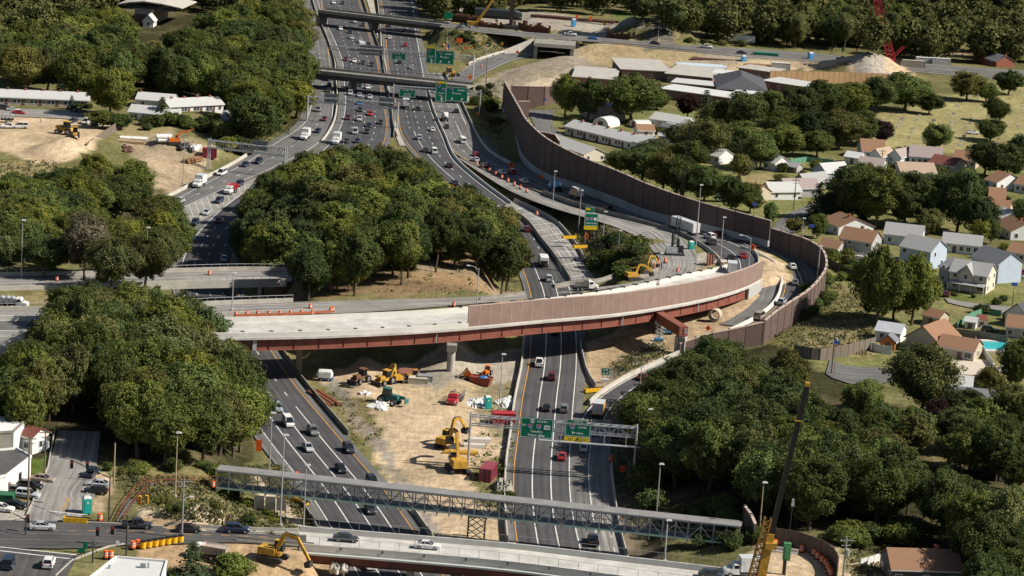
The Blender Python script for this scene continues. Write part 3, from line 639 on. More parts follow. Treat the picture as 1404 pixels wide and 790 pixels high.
# ------------------------------------------------------------------ bridges and walls
GIRD = mat('girder_red', (.205, .07, .048), .65, .22, .5)
STEEL_D = mat('steel_dark', (.05, .05, .05), .6, .2, 1)
GALV = mat('galvanised', (.42, .43, .44), .45, .12, 1.5, metal=.3)
GALV_D = mat('galvanised_dull', (.27, .28, .285), .55, .15, 1.5, metal=.2)
RUST = mat('rust', (.17, .065, .03), .85, .35, 1.2)
BROWNW = mat('wall_brown', (.115, .079, .068), .9, .14, .5, bump=.15, ov=.10)
BROWN_D = mat('wall_post_brown', (.085, .058, .05), .85, .15, .6)
BROWN_F = mat('parapet_brown', (.235, .16, .135), .85, .12, .4)
SEAM = mat('parapet_seam', (.34, .25, .2), .8, .1, .4)
CAP = mat('wall_cap', (.42, .33, .28), .8, .12, .5)
ORANGE = mat('safety_orange', (.75, .13, .02), .6, .12, .8)
WOODF = mat('fence_wood', (.16, .135, .11), .9, .25, .8, stretch=(3, 3, .2))
def wall_ribbon(mb, pts, zb, zt, th, mi=0):
 n = len(pts); vs = []
 for i, p in enumerate(pts):
  t = pts[min(i+1, n-1)]-pts[max(i-1, 0)]; t.z = 0; t.normalize(); s = Vector((t.y, -t.x, 0))*th/2
  vs += [(p.x-s.x, p.y-s.y, zb[i]), (p.x+s.x, p.y+s.y, zb[i]), (p.x+s.x, p.y+s.y, zt[i]), (p.x-s.x, p.y-s.y, zt[i])]
 fs = [(i*4+j, i*4+(j+1) % 4, (i+1)*4+(j+1) % 4, (i+1)*4+j) for i in range(n-1) for j in range(4)]
 fs += [(0, 1, 2, 3), tuple((n-1)*4+j for j in (3, 2, 1, 0))]
 return mb.add(vs, fs, mi)
def resample(pts, step):
 A = np.array([tuple(p) for p in pts]); s = np.r_[0, np.cumsum(np.linalg.norm(np.diff(A[:, :2], axis=0), axis=1))]
 n = max(2, int(round(s[-1]/step))+1); t = np.linspace(0, s[-1], n)
 return [Vector([np.interp(q, s, A[:, k]) for k in range(A.shape[1])]) if A.shape[1] < 4 else [float(np.interp(q, s, A[:, k])) for k in range(A.shape[1])] for q in t]
DZ = 11.3
FE = [P(*q) for q in ((-90, 459, DZ), (0, 460.5, DZ), (100, 462.5, DZ), (200, 463.5, DZ), (315, 463.5, DZ), (480, 459.5, DZ), (600, 453, DZ), (640, 450, DZ), (737, 441, 11.2), (840, 432, 10.9), (916, 421, 10.4), (980, 408, 9.9), (1029, 392, 9.2), (1045, 383, 8.9))]
BE = [P(*q) for q in ((-90, 438, DZ), (0, 439, DZ), (100, 440.5, DZ), (200, 441.5, DZ), (315, 441, DZ), (480, 436, DZ), (600, 430, DZ), (640, 426.5, DZ), (728, 417, 11.2), (840, 402, 10.9), (899, 390, 10.4), (939, 381, 9.9), (985, 371, 9.2), (1000, 366, 8.9))]
FEc = [Vector(p) for p in crom([tuple(p) for p in FE], 120)]; BEc = [Vector(p) for p in crom([tuple(p) for p in BE], 120)]
fl = thing('flyover_bridge', 'curving new flyover with rust red girder and pale concrete deck over both carriageways', 'bridge', P(617, 517, 0), world=True)
mb = MB(); n = 120
vs = []
for a, b in zip(FEc, BEc): vs += [b, a, a-Vector((0, 0, .55)), b-Vector((0, 0, .55))]
mb.add(vs, [(i*4+j, i*4+(j+1) % 4, (i+1)*4+(j+1) % 4, (i+1)*4+j) for i in range(n-1) for j in range(4)]+[(0, 1, 2, 3), (4*n-1, 4*n-2, 4*n-3, 4*n-4)])
mb.build('deck', mat('deck_concrete', (.44, .425, .395), .85, .26, .22), fl)
def inset(i, f, z=0): return FEc[i].lerp(BEc[i], f)+Vector((0, 0, z))
k8 = min(range(n), key=lambda i: abs(proj(FEc[i])[0]-228))
kx = min(range(n), key=lambda i: abs(proj(FEc[i])[0]-638))
ke = n-1
kg = min(range(n), key=lambda i: abs(proj(FEc[i])[0]-1026))
kc = min(range(n), key=lambda i: abs(proj(FEc[i])[0]-925))
def edge_wall(f, i0, i1, z0, z1, th):
 pts = [inset(i, f) for i in range(i0, i1+1)]
 m_ = MB(); wall_ribbon(m_, pts, [p.z+z0 for p in pts], [p.z+z1 for p in pts], th); return m_
edge_wall(.02, 0, kx, -.1, 1.15, .4).build('front_parapet', CONC_W, fl)
edge_wall(.98, 0, n-1, -.1, 1.15, .4).build('rear_parapet', CONC_W, fl)
edge_wall(.02, kx, ke, -.56, .25, .46).build('parapet_ledge', CONC_W, fl)
nb = edge_wall(.02, kx, ke, .251, 5.2, .3).build('noise_panel', BROWN_F, fl)
mbs = MB()
q = resample([inset(i, .02) for i in range(kx, ke+1)], 3.0)
for p in q[:]:
 mbs.box((p.x, p.y, p.z+2.72), (.2, .37, 4.9), math.atan2(q[1].y-q[0].y, q[1].x-q[0].x))
mbs.build('seam', SEAM, nb)
edge_wall(.02, kx, ke, 5.203, 5.38, .4).build('coping', CAP, nb)
mb = MB(); q = [inset(i, .01) for i in range(0, k8+1)]; wall_ribbon(mb, q, [3.0]*len(q), [p.z-.2 for p in q], .5); mb.build('retaining_panel', CONC_W, fl)
mb = MB(); mb.add([v for i in range(0, k8+1) for v in (inset(i, .05, .02), inset(i, .95, .02))], [(2*i, 2*i+1, 2*i+3, 2*i+2) for i in range(k8)]); up_faces(mb.build('asphalt_strip', A_MID, fl))
for f, dark in ((.07, 0), (.4, 1), (.7, 1), (.94, 1)):
 m_ = MB(); pts = [inset(i, f) for i in range(k8, kg+1)]
 wall_ribbon(m_, pts, [p.z-3.2 for p in pts], [p.z-.56 for p in pts], .06)
 wall_ribbon(m_, pts, [p.z-3.28 for p in pts], [p.z-3.2 for p in pts], .7)
 g = m_.build('girder', GIRD, fl)
 if not dark:
  ms = MB(); qq = resample(pts, 6.0)
  for p in qq: ms.box((p.x, p.y, p.z-1.9), (.1, .5, 2.4), 0)
  ms.build('stiffener', GIRD, g)
  msx = MB()
  for px in (345, 598, 854, 959):
   i = min(range(n), key=lambda i: abs(proj(inset(i, f))[0]-px)); p = inset(i, f)
   a = inset(i, f-.03); msx.box((a.x, a.y, p.z-1.9), (.9 if px < 500 else .25, .12, 2.55), math.atan2(pts[1].y-pts[0].y, pts[1].x-pts[0].x))
  msx.build('splice_plate', GALV, g)
def pier(px, py, z0, ztop, r, capw):
 b = P(px, py, z0)
 pm = MB(); pm.cyl((b.x, b.y, z0-1), (b.x, b.y, ztop-1.6), r, r, 16)
 pr_ = pm.build('pier', CONC, fl)
 cm = MB(); cm.box((b.x, b.y, ztop-.8), (capw, 2.6, 1.6)); cm.build('pier_cap', CONC_D, pr_)
pier(617, 517, 0, 8.0, .95, 2.3)
pier(618, 494, 2, 8.0, .95, 2.3)
bb = P(932, 486, 2.2)
pm = MB(); pm.box((bb.x, bb.y, 4.0), (2.6, 2.2, 5.6), -.3); o = pm.build('pier', CONC, fl)
pm = MB(); pm.box((bb.x-.05, bb.y-1.12, 4.2), (1.6, .06, 4.4), -.3); pm.build('recess', CONC_D, o)
i = kc; a = inset(i, -.35); c = inset(i, 1.1)
pm = MB(); pm.beam((bb.x+.4, bb.y-1.2, 8.3), (c.x, c.y, 7.9), 2.2, 2.5); o = pm.build('cross_beam', GIRD, fl)
tp = Vector((bb.x+.4, bb.y-1.28, 8.5)); pm = MB(); pm.box((tp.x+.5, tp.y-.02, tp.z), (.5, .08, 1.3)); pm.build('access_hatch', P_WHITE, o)
pm = MB(); w_ = [inset(i, .02) for i in range(kg, ke+1)]
wall_ribbon(pm, w_, [p.z-5 for p in w_], [p.z-.57 for p in w_], .5)
pm.build('abutment_wall', mat('abut', (.38, .38, .36), .85, .1, .5), fl)
e0 = inset(kg, .0); pm = MB(); pm.beam(inset(kg, .06)-Vector((0, 0, 2.6)), inset(kg, .97)-Vector((0, 0, 2.6)), .8, 5); pm.build('abutment', CONC_D, fl)
k8 = min(range(n), key=lambda i: abs(proj(FEc[i])[0]-228)); l0 = inset(k8, .04); l1 = inset(k8, .97); pm = MB(); pm.beam(l0-Vector((0, 0, 6)), l1-Vector((0, 0, 6)), 1.2, 10.8); pm.build('abutment', CONC_D, fl)
bk = MB(); b0 = P(410, 493, 3)
bk.box((b0.x, b0.y, 7.0), (2.2, 2.0, 2.2)); bk.beam((b0.x+.6, b0.y, 6.2), (b0.x+6, b0.y+4, 8.0), 1.0, .8); bk.box((b0.x, b0.y, 3), (1.4, 1.4, 6)); bk.build('pier', mat('tan_concrete', (.36, .28, .2), .85, .1, .5), fl)
mb = MB()
for p in resample([inset(i, .06) for i in range(k8+2, kx)], 7.0): mb.box((p.x, p.y, p.z+1.28), (.9, .35, .3))
mb.build('parapet_block', CONC_D, fl)
mb = MB()
for p in resample([inset(i, .985, 1.15) for i in range(kx+2, n-4)], 5.5): mb.box((p.x, p.y, p.z+.18), (1.4, .4, .3))
mb.build('formwork', STEEL_D, fl)
def viaduct(key, label, d0, d1, railing, piers, depth=1.3):
 rd = ROADS[key]; a, b = rd.L*d0, rd.L*d1; k = max(4, int((b-a)/5)); z = rd.l[0].z
 t = thing('viaduct', label, 'bridge', rd.pt(a, 1), world=True)
 ds = [a+(b-a)*i/k for i in range(k+1)]
 m_ = MB(); vs = []
 for d in ds:
  l, r = rd.pt(d, 0, 0, -.3), rd.pt(d, 1, 0, .3)
  vs += [l+Vector((0, 0, -.05)), r+Vector((0, 0, -.05)), r-Vector((0, 0, depth)), l-Vector((0, 0, depth))]
 m_.add(vs, [(i*4+j, i*4+(j+1) % 4, i*4+4+(j+1) % 4, i*4+4+j) for i in range(k) for j in range(4)]+[(0, 1, 2, 3), tuple(4*k+j for j in (3, 2, 1, 0))])
 m_.build('deck', CONC, t)
 for f, off, hh, mm, nm in ((0, -.1, 1.0, CONC, 'rear_parapet'), (1, .1, .8, CONC, 'front_parapet')):
  pts = [rd.pt(d, f, 0, off) for d in ds]; m_ = MB(); wall_ribbon(m_, pts, [p.z-.04 for p in pts], [p.z+hh for p in pts], .35)
  pp = m_.build(nm, mm, t)
  if railing:
   m_ = MB()
   m_.tube([p+Vector((0, 0, hh+.75)) for p in pts], .05, 4)
   for p in resample(pts, 2.2): m_.box((p.x, p.y, p.z+hh+.38), (.09, .09, .76))
   m_.build('railing', GALV, pp)
 for d, h0 in piers:
  l, r = rd.pt(rd.L*d, .05), rd.pt(rd.L*d, .95)
  m_ = MB(); m_.beam(l-Vector((0, 0, depth+.5)), r-Vector((0, 0, depth+.5)), 1.1, 1.0)
  for f in (.1, .9):
   p = rd.pt(rd.L*d, f); m_.cyl((p.x, p.y, h0), (p.x, p.y, p.z-depth-.9), .5, .5, 10)
  m_.build('pier', CONC, t)
 return t
viaduct('V1', 'older pale concrete viaduct with steel railing in front of the brown leafed trees', .02, .985, True, [(dof(ROADS['V1'], 352, 379, 8), 0), (dof(ROADS['V1'], 246, 380, 8), 0)])
viaduct('V2', 'older concrete viaduct with railing between flyover and the bare brown slope', .02, .56, True, [(dof(ROADS['V2'], 345, 425, 8.8), 0), (dof(ROADS['V2'], 240, 425, 8.8), 0)])
rd = ROADS['BR']
t = thing('road_bridge', 'pale concrete bridge with rusty girder and mesh fence crossing the lanes nearest the camera', 'bridge', rd.pt(0, 1), world=True)
ds = list(np.linspace(0, rd.L, 60))
m_ = MB(); vs = []
for d in ds:
 l, r = rd.pt(d, 0, 0, -.4), rd.pt(d, 1, 0, .4)
 vs += [l, r, r-Vector((0, 0, .4)), l-Vector((0, 0, .4))]
k = len(ds)-1
m_.add(vs, [(i*4+j, i*4+(j+1) % 4, i*4+4+(j+1) % 4, i*4+4+j) for i in range(k) for j in range(4)]+[(0, 1, 2, 3), tuple(4*k+j for j in (3, 2, 1, 0))])
m_.build('deck', MATS['deck_concrete'], t)
for f, off, nm in ((0, -.2, 'rear_parapet'), (1, .2, 'front_parapet')):
 pts = [rd.pt(d, f, 0, off) for d in ds]; m_ = MB(); wall_ribbon(m_, pts, [p.z-.05 for p in pts], [p.z+1.05 for p in pts], .35)
 pp = m_.build(nm, CONC_W, t)
 m_ = MB(); top = [p+Vector((0, 0, 2.5)) for p in pts]; m_.tube(top[::3]+[top[-1]], .03, 4)
 for p in resample(pts, 3.6): m_.box((p.x, p.y, p.z+1.75), (.07, .07, 1.45))
 m_.build('fence_post', GALV_D, pp)
 m_ = MB()
 for p in resample(pts, 7.2): m_.box((p.x, p.y+(-.22 if f else .22), p.z+.62), (.25, .1, .5))
 m_.build('bracket', STEEL_D, pp)
m_ = MB(); pts = [rd.pt(d, 1, 0, .7) for d in ds]; wall_ribbon(m_, pts, [p.z-.75 for p in pts], [p.z-.41 for p in pts], .8); m_.build('deck_edge_form', mat('form_grey', (.45, .47, .45), .6, .25, 2.5, stretch=(6, 1, 1)), t)
for f in (1.03, .66, .33, .0):
 pts = [rd.pt(d, f) for d in ds]; m_ = MB(); wall_ribbon(m_, pts, [p.z-2.4 for p in pts], [p.z-.76 for p in pts], .08); wall_ribbon(m_, pts, [p.z-2.46 for p in pts], [p.z-2.4 for p in pts], .5)
 g = m_.build('girder', mat('girder_brown', (.12, .045, .03), .7, .15, .6), t)
 if f > 1:
  m_ = MB()
  for p in resample(pts, 8.5): m_.box((p.x, p.y-.1, p.z-1.6), (.25, .2, 1.6))
  m_.build('stiffener', STEEL_D, g)
for px, py in ((560, 812), (700, 800), (905, 850)):
 b = P(px, py, 0); m_ = MB(); m_.box((b.x, b.y+6, 2), (1.2, 8, 5.2)); m_.build('pier', CONC, t)
def overpass(pl, pr_, z, width, label, dpx=None):
 a, b = P(*pl, z), P(*pr_, z); u = (b-a); L = u.length; u.normalize(); s = Vector((-u.y, u.x, 0));
 if s.y < 0: s = -s
 t = thing('overpass', label, 'bridge', a, world=True)
 m_ = MB(); c = (a+b)/2+s*width/2; yaw = math.atan2(u.y, u.x)
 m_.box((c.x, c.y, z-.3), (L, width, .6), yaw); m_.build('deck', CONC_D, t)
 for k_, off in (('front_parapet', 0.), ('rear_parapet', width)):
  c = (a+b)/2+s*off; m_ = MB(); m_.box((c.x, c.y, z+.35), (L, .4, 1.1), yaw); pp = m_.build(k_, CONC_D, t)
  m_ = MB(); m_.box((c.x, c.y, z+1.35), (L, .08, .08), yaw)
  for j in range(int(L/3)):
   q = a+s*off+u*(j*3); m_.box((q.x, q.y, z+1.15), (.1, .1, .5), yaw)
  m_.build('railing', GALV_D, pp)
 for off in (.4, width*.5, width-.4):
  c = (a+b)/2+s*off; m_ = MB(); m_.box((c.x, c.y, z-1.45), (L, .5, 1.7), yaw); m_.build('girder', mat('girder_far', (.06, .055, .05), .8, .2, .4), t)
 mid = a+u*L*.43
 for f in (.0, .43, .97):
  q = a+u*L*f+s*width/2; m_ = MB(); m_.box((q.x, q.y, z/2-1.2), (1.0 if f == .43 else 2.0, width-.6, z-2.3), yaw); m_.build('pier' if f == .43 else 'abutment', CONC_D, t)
 return t
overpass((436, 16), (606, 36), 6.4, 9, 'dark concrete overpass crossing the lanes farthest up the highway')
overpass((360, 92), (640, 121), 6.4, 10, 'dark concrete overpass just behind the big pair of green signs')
a = P(733, 60, 6.3); b = P(789, 64, 6.3)
t = thing('short_bridge', 'short concrete bridge over the slip road below the rusty sheet piles', 'bridge', a, world=True)
m_ = MB(); c = (a+b)/2; u = (b-a).normalized(); yaw = math.atan2(u.y, u.x); L = (b-a).length
m_.box((c.x, c.y+7, 6.0), (L, 22, .7), yaw); m_.build('deck', CONC_D, t)
m_ = MB(); m_.box((c.x, c.y-4.3, 6.5), (L, .5, 1.6), yaw); m_.build('parapet', CONC, t)
for q, sg in ((a, 1), (b, -1)):
 m_ = MB(); m_.box((q.x+sg*1, q.y+7, 2.6), (1.6, 22, 6.2), yaw); m_.build('abutment', CONC_D, t)
wl = MB(); w0 = P(692, 72, 1.0); w1 = P(731, 70, 1.0)
wl.add([(w0.x, w0.y, -1), (w1.x, w1.y, -1), (w1.x, w1.y, 6.8), (w0.x, w0.y, 2.2), (w0.x, w0.y+.8, -1), (w1.x, w1.y+.8, -1), (w1.x, w1.y+.8, 6.8), (w0.x, w0.y+.8, 2.2)], [(0, 1, 2, 3), (5, 4, 7, 6), (3, 2, 6, 7), (1, 5, 6, 2), (4, 0, 3, 7)])
wl.build('wing_wall', CONC, t)
w0 = P(790, 66, 3); w1 = P(797, 66, 3)
wl = MB(); wl.add([(w0.x, w0.y, 0), (w1.x+3, w1.y, 0), (w0.x, w0.y, 6.4), (w0.x, w0.y+.8, 0), (w1.x+3, w1.y+.8, 0), (w0.x, w0.y+.8, 6.4)], [(0, 1, 2), (3, 5, 4), (1, 4, 5, 2)]); wl.build('wing_wall', CONC_D, t)
def noise_wall(name, label, pts, step, th=.35, base_conc=0.0, post=True, m_panel=BROWNW, cap=True, smoothc=True):
 w = [(*tuple(P(a, b, z)), h) for a, b, z, h in pts]
 c = crom(w, 160) if (smoothc and len(w) > 2) else np.array(w)
 q = resample(c, step)
 t = thing(name, label, 'noise wall', (q[0][0], q[0][1], q[0][2]), world=True)
 rg = random.Random(5)
 for i in range(len(q)-1):
  a, b = q[i], q[i+1]; pa, pb = Vector(a[:3]), Vector(b[:3])
  m_ = MB(); zt = max(a[2]+a[3], b[2]+b[3])-(0 if not cap else .25)
  zb = min(a[2], b[2])-1.5
  gap = (pb-pa).normalized()*.02
  wall_ribbon(m_, [pa+gap, pb-gap], [min(a[2], b[2])+base_conc]*2 if base_conc else [zb]*2, [a[2]+a[3]-.2, b[2]+b[3]-.2], th)
  pan = m_.build('wall_panel', m_panel, t)
  if cap:
   m_ = MB(); wall_ribbon(m_, [pa, pb], [a[2]+a[3]-.197]*1+[b[2]+b[3]-.197], [a[2]+a[3]+.05, b[2]+b[3]+.05], th+.22); m_.build('coping', CAP, pan)
  if post:
   m_ = MB(); yaw = math.atan2((pb-pa).y, (pb-pa).x)
   m_.box((a[0], a[1], a[2]+a[3]/2-.4), (.36, th+.14, a[3]+1.2), yaw); m_.build('wall_post', BROWN_D, t)
 if base_conc:
  m_ = MB(); pp = [Vector(a[:3]) for a in q]
  wall_ribbon(m_, pp, [p.z-1.5 for p in pp], [p.z+base_conc for p in pp], th+.7); m_.build('retaining_base', mat('retaining_concrete', (.34, .35, .345), .85, .12, .25), t)
 return t
noise_wall('noise_wall', 'tall dark brown noise wall sweeping round the outside of the curving ramp',
  [(689, 150, .5, 11), (698, 172, .5, 12.2), (709, 197, .7, 13), (722, 224, 1.2, 14), (753, 246, 2.3, 12.6), (791, 258, 3.8, 10.6), (850, 280, 5.2, 9.9), (884, 294, 5.8, 9.5), (955, 312, 6.8, 7.9), (1010, 326, 7, 7.6), (1054, 338, 7, 7.6)], 7.0, base_conc=1.7)
noise_wall('noise_wall', 'lower brown noise wall with stepped panels bending round the ramp loop by the houses',
  [(1056, 339, 7, 5.6), (1080, 348.5, 7, 6.0), (1100, 356, 7, 6.3), (1117, 365, 6.8, 6.3), (1126, 373.5, 6.6, 6.3), (1130, 384, 6.3, 6.3), (1129, 400, 6, 6.3), (1122, 411, 5.8, 6.2), (1104, 430, 5.5, 6.2), (1080, 446, 5, 6.2), (1056, 462, 4.4, 6.0), (1046, 470, 4.1, 5.8)], 5.2)
noise_wall('noise_wall', 'unfinished brown noise wall with bare posts half hidden by the tree at the exit ramp',
  [(1045, 471, 4.1, 5.6), (1027, 474, 3.6, 5.4), (1000, 478, 3.1, 5.0), (973, 482, 2.6, 4.8), (950, 486, 2.2, 4.2), (930, 490, 1.8, 3.6)], 4.6)
noise_wall('noise_wall', 'sunlit brown noise wall closing off the court beyond the long wall',
  [(700, 146, 3, 8), (730, 147, 3, 8), (757, 147, 3, 8), (765, 140, 3, 7.5), (768, 132, 3, 7)], 6.5, smoothc=False)
noise_wall('noise_wall', 'short jog of brown noise wall joined to the long wall beside the court',
  [(708, 170, 2, 8.5), (724, 170, 2, 8.5)], 8, post=False, smoothc=False)
noise_wall('noise_wall', 'short jog of brown noise wall just behind the lowest row house',
  [(738, 216, 3, 9), (757, 217, 3, 9), (765, 225, 3, 8)], 8, post=False, smoothc=False)
noise_wall('noise_wall', 'small group of brown wall panels at the far end of the covered footbridge',
  [(1018, 735, 5, 6.0), (1027, 741, 5.2, 5.2), (1033, 747, 5.4, 4.2)], 2.6, post=True, smoothc=False)
def fence(label, pts, h, m_=WOODF, step=2.4, th=.08, cat='fence', pickets=False):
 w = [P(a, b, z) if z is not None else G(a, b) for a, b, z in pts]
 q = resample(w, step)
 t = thing('fence', label, cat, q[0], world=True)
 mb = MB(); wall_ribbon(mb, q, [p.z-.4 for p in q], [p.z+h for p in q], th)
 mb.build('boards', m_, t)
 mb = MB()
 for p in q: mb.box((p.x, p.y, p.z+h/2), (.16, .16, h+.3))
 mb.build('post', m_, t)
 return t
fence('brown wooden fence curving round the dirt yard below the crane', [(1062, 748, 7), (1090, 752, 7), (1120, 762, 7), (1140, 774, 7), (1148, 786, 7), (1146, 800, 7)], 3.4, mat('fence_brown', (.15, .10, .075), .9, .25, .8, stretch=(3, 3, .2)))
fence('grey weathered board fence behind the mown grass by the utility pole', [(1088, 489, None), (1120, 495, None), (1160, 489, None), (1200, 478, None)], 3.0)
fence('grey timber fence slanting up beside the tan dirt heap', [(118, 207, 4), (140, 192, 4), (160, 178, 4), (172, 173, 4)], 2.6)
fence('long new yellow wooden fence behind the cemetery trees', [(1055, 112, 4.5), (1100, 113, 4.5), (1160, 114, 4.5), (1217, 116, 4.5)], 4.6, mat('fence_new', (.42, .27, .14), .85, .12, .4))
fence('grey board fence between swimming pool and lawn with parked truck', [(1262, 455, None), (1310, 462, None), (1345, 466, None), (1380, 472, None)], 2.2)
fence('white picket fence running down from the swimming pool', [(1337, 472, None), (1349, 487, None), (1361, 504, None)], 1.7, P_WHITE)
fence('short white fence between two posts beside the tan house', [(1195, 480, None), (1203, 484, None), (1222, 486, None)], 2.0, P_WHITE)
fence('green mesh fence round the lawn near the two sheds', [(1312, 450, None), (1330, 437, None), (1349, 430, None), (1372, 434, None)], 1.6, mat('green_mesh', (.10, .25, .17), .7, .1, 1))
fence('white wooden fence beside the brown roofed house at the bottom', [(1179, 779, None), (1192, 776, None), (1206, 771, None)], 1.8, P_WHITE)
fence('green screen fence behind the pale ranch houses', [(1083, 225, None), (1105, 222, None), (1142, 226, None)], 1.8, MATS['green_mesh'])
fence('dark board fence at the foot of the big tree by the noise wall', [(1137, 365, None), (1150, 372, None), (1180, 385, None), (1196, 402, None)], 2.0, mat('fence_dark', (.07, .06, .05), .9, .2, .5))
t = thing('covered_footbridge', 'grey steel truss footbridge with flat roof and mint bottom chord across the highway', 'footbridge', P(294, 668, 5.2), world=True)
zb = 5.3; a = P(297, 668.5, zb); b = P(1012, 746.5, zb); u = (b-a); L = u.length; u.normalize(); s = Vector((-u.y, u.x, 0))
TW, TH = 3.4, 3.4; NP = 42; yaw = math.atan2(u.y, u.x)
c = (a+b)/2+s*TW/2
m_ = MB(); m_.box((c.x, c.y, zb+TH+.12), (L+.6, TW+.15, .16), yaw); m_.build('roof', mat('roof_mesh_grey', (.21, .205, .20), .8, .16, .3), t)
m_ = MB(); m_.box((c.x, c.y, zb+.05), (L, TW-.4, .12), yaw); m_.build('walkway', GALV_D, t)
for off, nm in ((0, 'front'), (TW, 'rear')):
 p0, p1 = a+s*off, b+s*off
 m_ = MB(); m_.beam(p0+Vector((0, 0, TH)), p1+Vector((0, 0, TH)), .22, .22); m_.build('top_chord', GALV, t)
 m_ = MB(); m_.beam(p0+Vector((0, 0, 0)), p1+Vector((0, 0, 0)), .26, .34); m_.build('bottom_chord', mat('mint_paint', (.50, .70, .55), .6, .12, 1.5) if off == 0 else GALV_D, t)
 m_ = MB()
 for k in range(NP+1):
  q = p0+u*(L*k/NP); m_.beam(q, q+Vector((0, 0, TH)), .2, .2)
 m_.build('upright', GALV, t)
 m_ = MB()
 for k in range(NP):
  q0, q1 = p0+u*(L*k/NP), p0+u*(L*(k+1)/NP)
  if k % 2: q0, q1 = q1, q0
  m_.beam(q0+Vector((0, 0, .1)), q1+Vector((0, 0, TH*.8)), .15, .15)
 m_.build('diagonal', GALV, t)
 m_ = MB(); m_.beam(p0+Vector((0, 0, TH*.62)), p1+Vector((0, 0, TH*.62)), .1, .1); m_.beam(p0+Vector((0, 0, TH*.3)), p1+Vector((0, 0, TH*.3)), .07, .07); m_.build('handrail', GALV_D, t)
m_ = MB()
for k in range(NP+1):
 q = a+u*(L*k/NP); m_.beam(q-s*.2-Vector((0, 0, .45)), q+s*(TW+.2)-Vector((0, 0, .45)), .2, .3); m_.beam(q-s*.2-Vector((0, 0, .9)), q-s*.2+Vector((0, 0, .3)), .14)
m_.build('floor_beam', GALV_D, t)
m_ = MB()
for k in range(NP*7):
 q = a+u*(L*k/(NP*7));
 m_.beam(q+s*(TW-.1)+Vector((0, 0, .2)), q+s*(TW-.1)+Vector((0, 0, TH-.1)), .16, .03)
m_.build('screen_wire', GALV_D, t)
def tower(px, py, w, top):
 b_ = P(px, py, 0); m_ = MB()
 for dx in (-w/2, w/2):
  for dy in (-.2, TW):
   m_.beam((b_.x+dx, b_.y+dy, -.5), (b_.x+dx, b_.y+dy, top), .3)
 for dy in (-.2, TW):
  for k in range(2):
   z0, z1 = top*k/2+.2, top*(k+1)/2
   m_.beam((b_.x-w/2, b_.y+dy, z0), (b_.x+w/2, b_.y+dy, z1), .14); m_.beam((b_.x+w/2, b_.y+dy, z0), (b_.x-w/2, b_.y+dy, z1), .14)
 m_.beam((b_.x-w/2, b_.y, top), (b_.x+w/2, b_.y, top), .4)
 m_.build('support_tower', STEEL_D, t)
tower(652, 742, 3.2, 4.9); tower(305, 690, 2.6, 5); tower(1000, 765, 2.6, 5)
t = thing('path_ramp', 'asphalt footpath with rusty railings climbing to the covered footbridge', 'footpath', P(168, 713, 6.8), world=True)
cl = [(159, 716, 168, 716), (170, 694, 181, 695), (184, 676, 196, 678), (195, 665, 207, 667.5), (215, 661, 220, 666.5), (250, 660, 250, 666), (297, 661.5, 297, 667.5)]
l = []; r2 = []
for x0, y0, x1, y1 in cl:
 p, q = G(x0, y0), G(x1, y1); l.append(p+Vector((0, 0, .12))); r2.append(q+Vector((0, 0, .12)))
l = resample(l, 2.0); r2 = [Vector(v) for v in np.array(crom([tuple(v) for v in r2], len(l)))]
mb = MB(); mb.add(l+r2, [(i, len(l)+i, len(l)+i+1, i+1) for i in range(len(l)-1)]); up_faces(mb.build('path_surface', A_MID, t))
for pts in (l, r2):
 mb = MB()
 for zz in (.5, 1.1): mb.tube([p+Vector((0, 0, zz)) for p in pts], .07, 5)
 for p in pts: mb.box((p.x, p.y, p.z+.55), (.16, .16, 1.2))
 mb.build('railing', RUST, t)
# ------------------------------------------------------------------ gantries, signs, poles
GREEN = mat('sign_green', (.0, .17, .085), .45, .06, 1); SWHITE = mat('sign_white', (.80, .80, .78), .5, .04, 1); SYEL = mat('sign_yellow', (.80, .55, .02), .5, .06, 1)
SBLUE = mat('sign_blue', (.06, .13, .42), .5, .05, 1); SRED = mat('sign_red', (.55, .05, .04), .5, .05, 1); BLACK = mat('black', (.015, .015, .016), .5, .1, 1)
AMBER = mat('warning_amber', (.80, .36, .01), .5, .08, 1); SBACK = mat('sign_back', (.22, .22, .22), .5, .15, 1.2, metal=.3)
def text(body, size, m_, parent, loc, name='lettering', align='CENTER', bold=.0):
 cu = bpy.data.curves.new(name, 'FONT'); cu.body = body; cu.size = size; cu.align_x = align; cu.align_y = 'CENTER'; cu.offset = bold; cu.space_character = 1.08
 tmp = bpy.data.objects.new(name, cu)
 COL.objects.link(tmp)
 dg = bpy.context.evaluated_depsgraph_get(); me = bpy.data.meshes.new_from_object(tmp.evaluated_get(dg))
 bpy.data.objects.remove(tmp)
 me.materials.clear(); me.materials.append(m_)
 me.transform(Matrix.Rotation(PI/2, 4, 'X'))
 o = bpy.data.objects.new(name, me); COL.objects.link(o); o.parent = parent; o.location = loc
 return o
def plate(w, h, m_, parent, name, loc=(0, 0, 0), th=.08, border=None):
 mb = MB(); mb.box((loc[0], loc[1]+th/2, loc[2]), (w, th, h))
 o = mb.build(name, m_, parent)
 if border:
  bw = .06*min(w, h) if border is True else border
  mb = MB(); y = loc[1]-.012
  for cx, cz, sx_, sz_ in ((0, h/2-bw*1.1, w-bw*1.4, bw*.7), (0, -h/2+bw*1.1, w-bw*1.4, bw*.7), (-w/2+bw*1.1, 0, bw*.7, h-bw*2.9), (w/2-bw*1.1, 0, bw*.7, h-bw*2.9)):
   mb.box((loc[0]+cx, y, loc[2]+cz), (sx_, .012, sz_))
  mb.build('border', SWHITE, o)
 return o
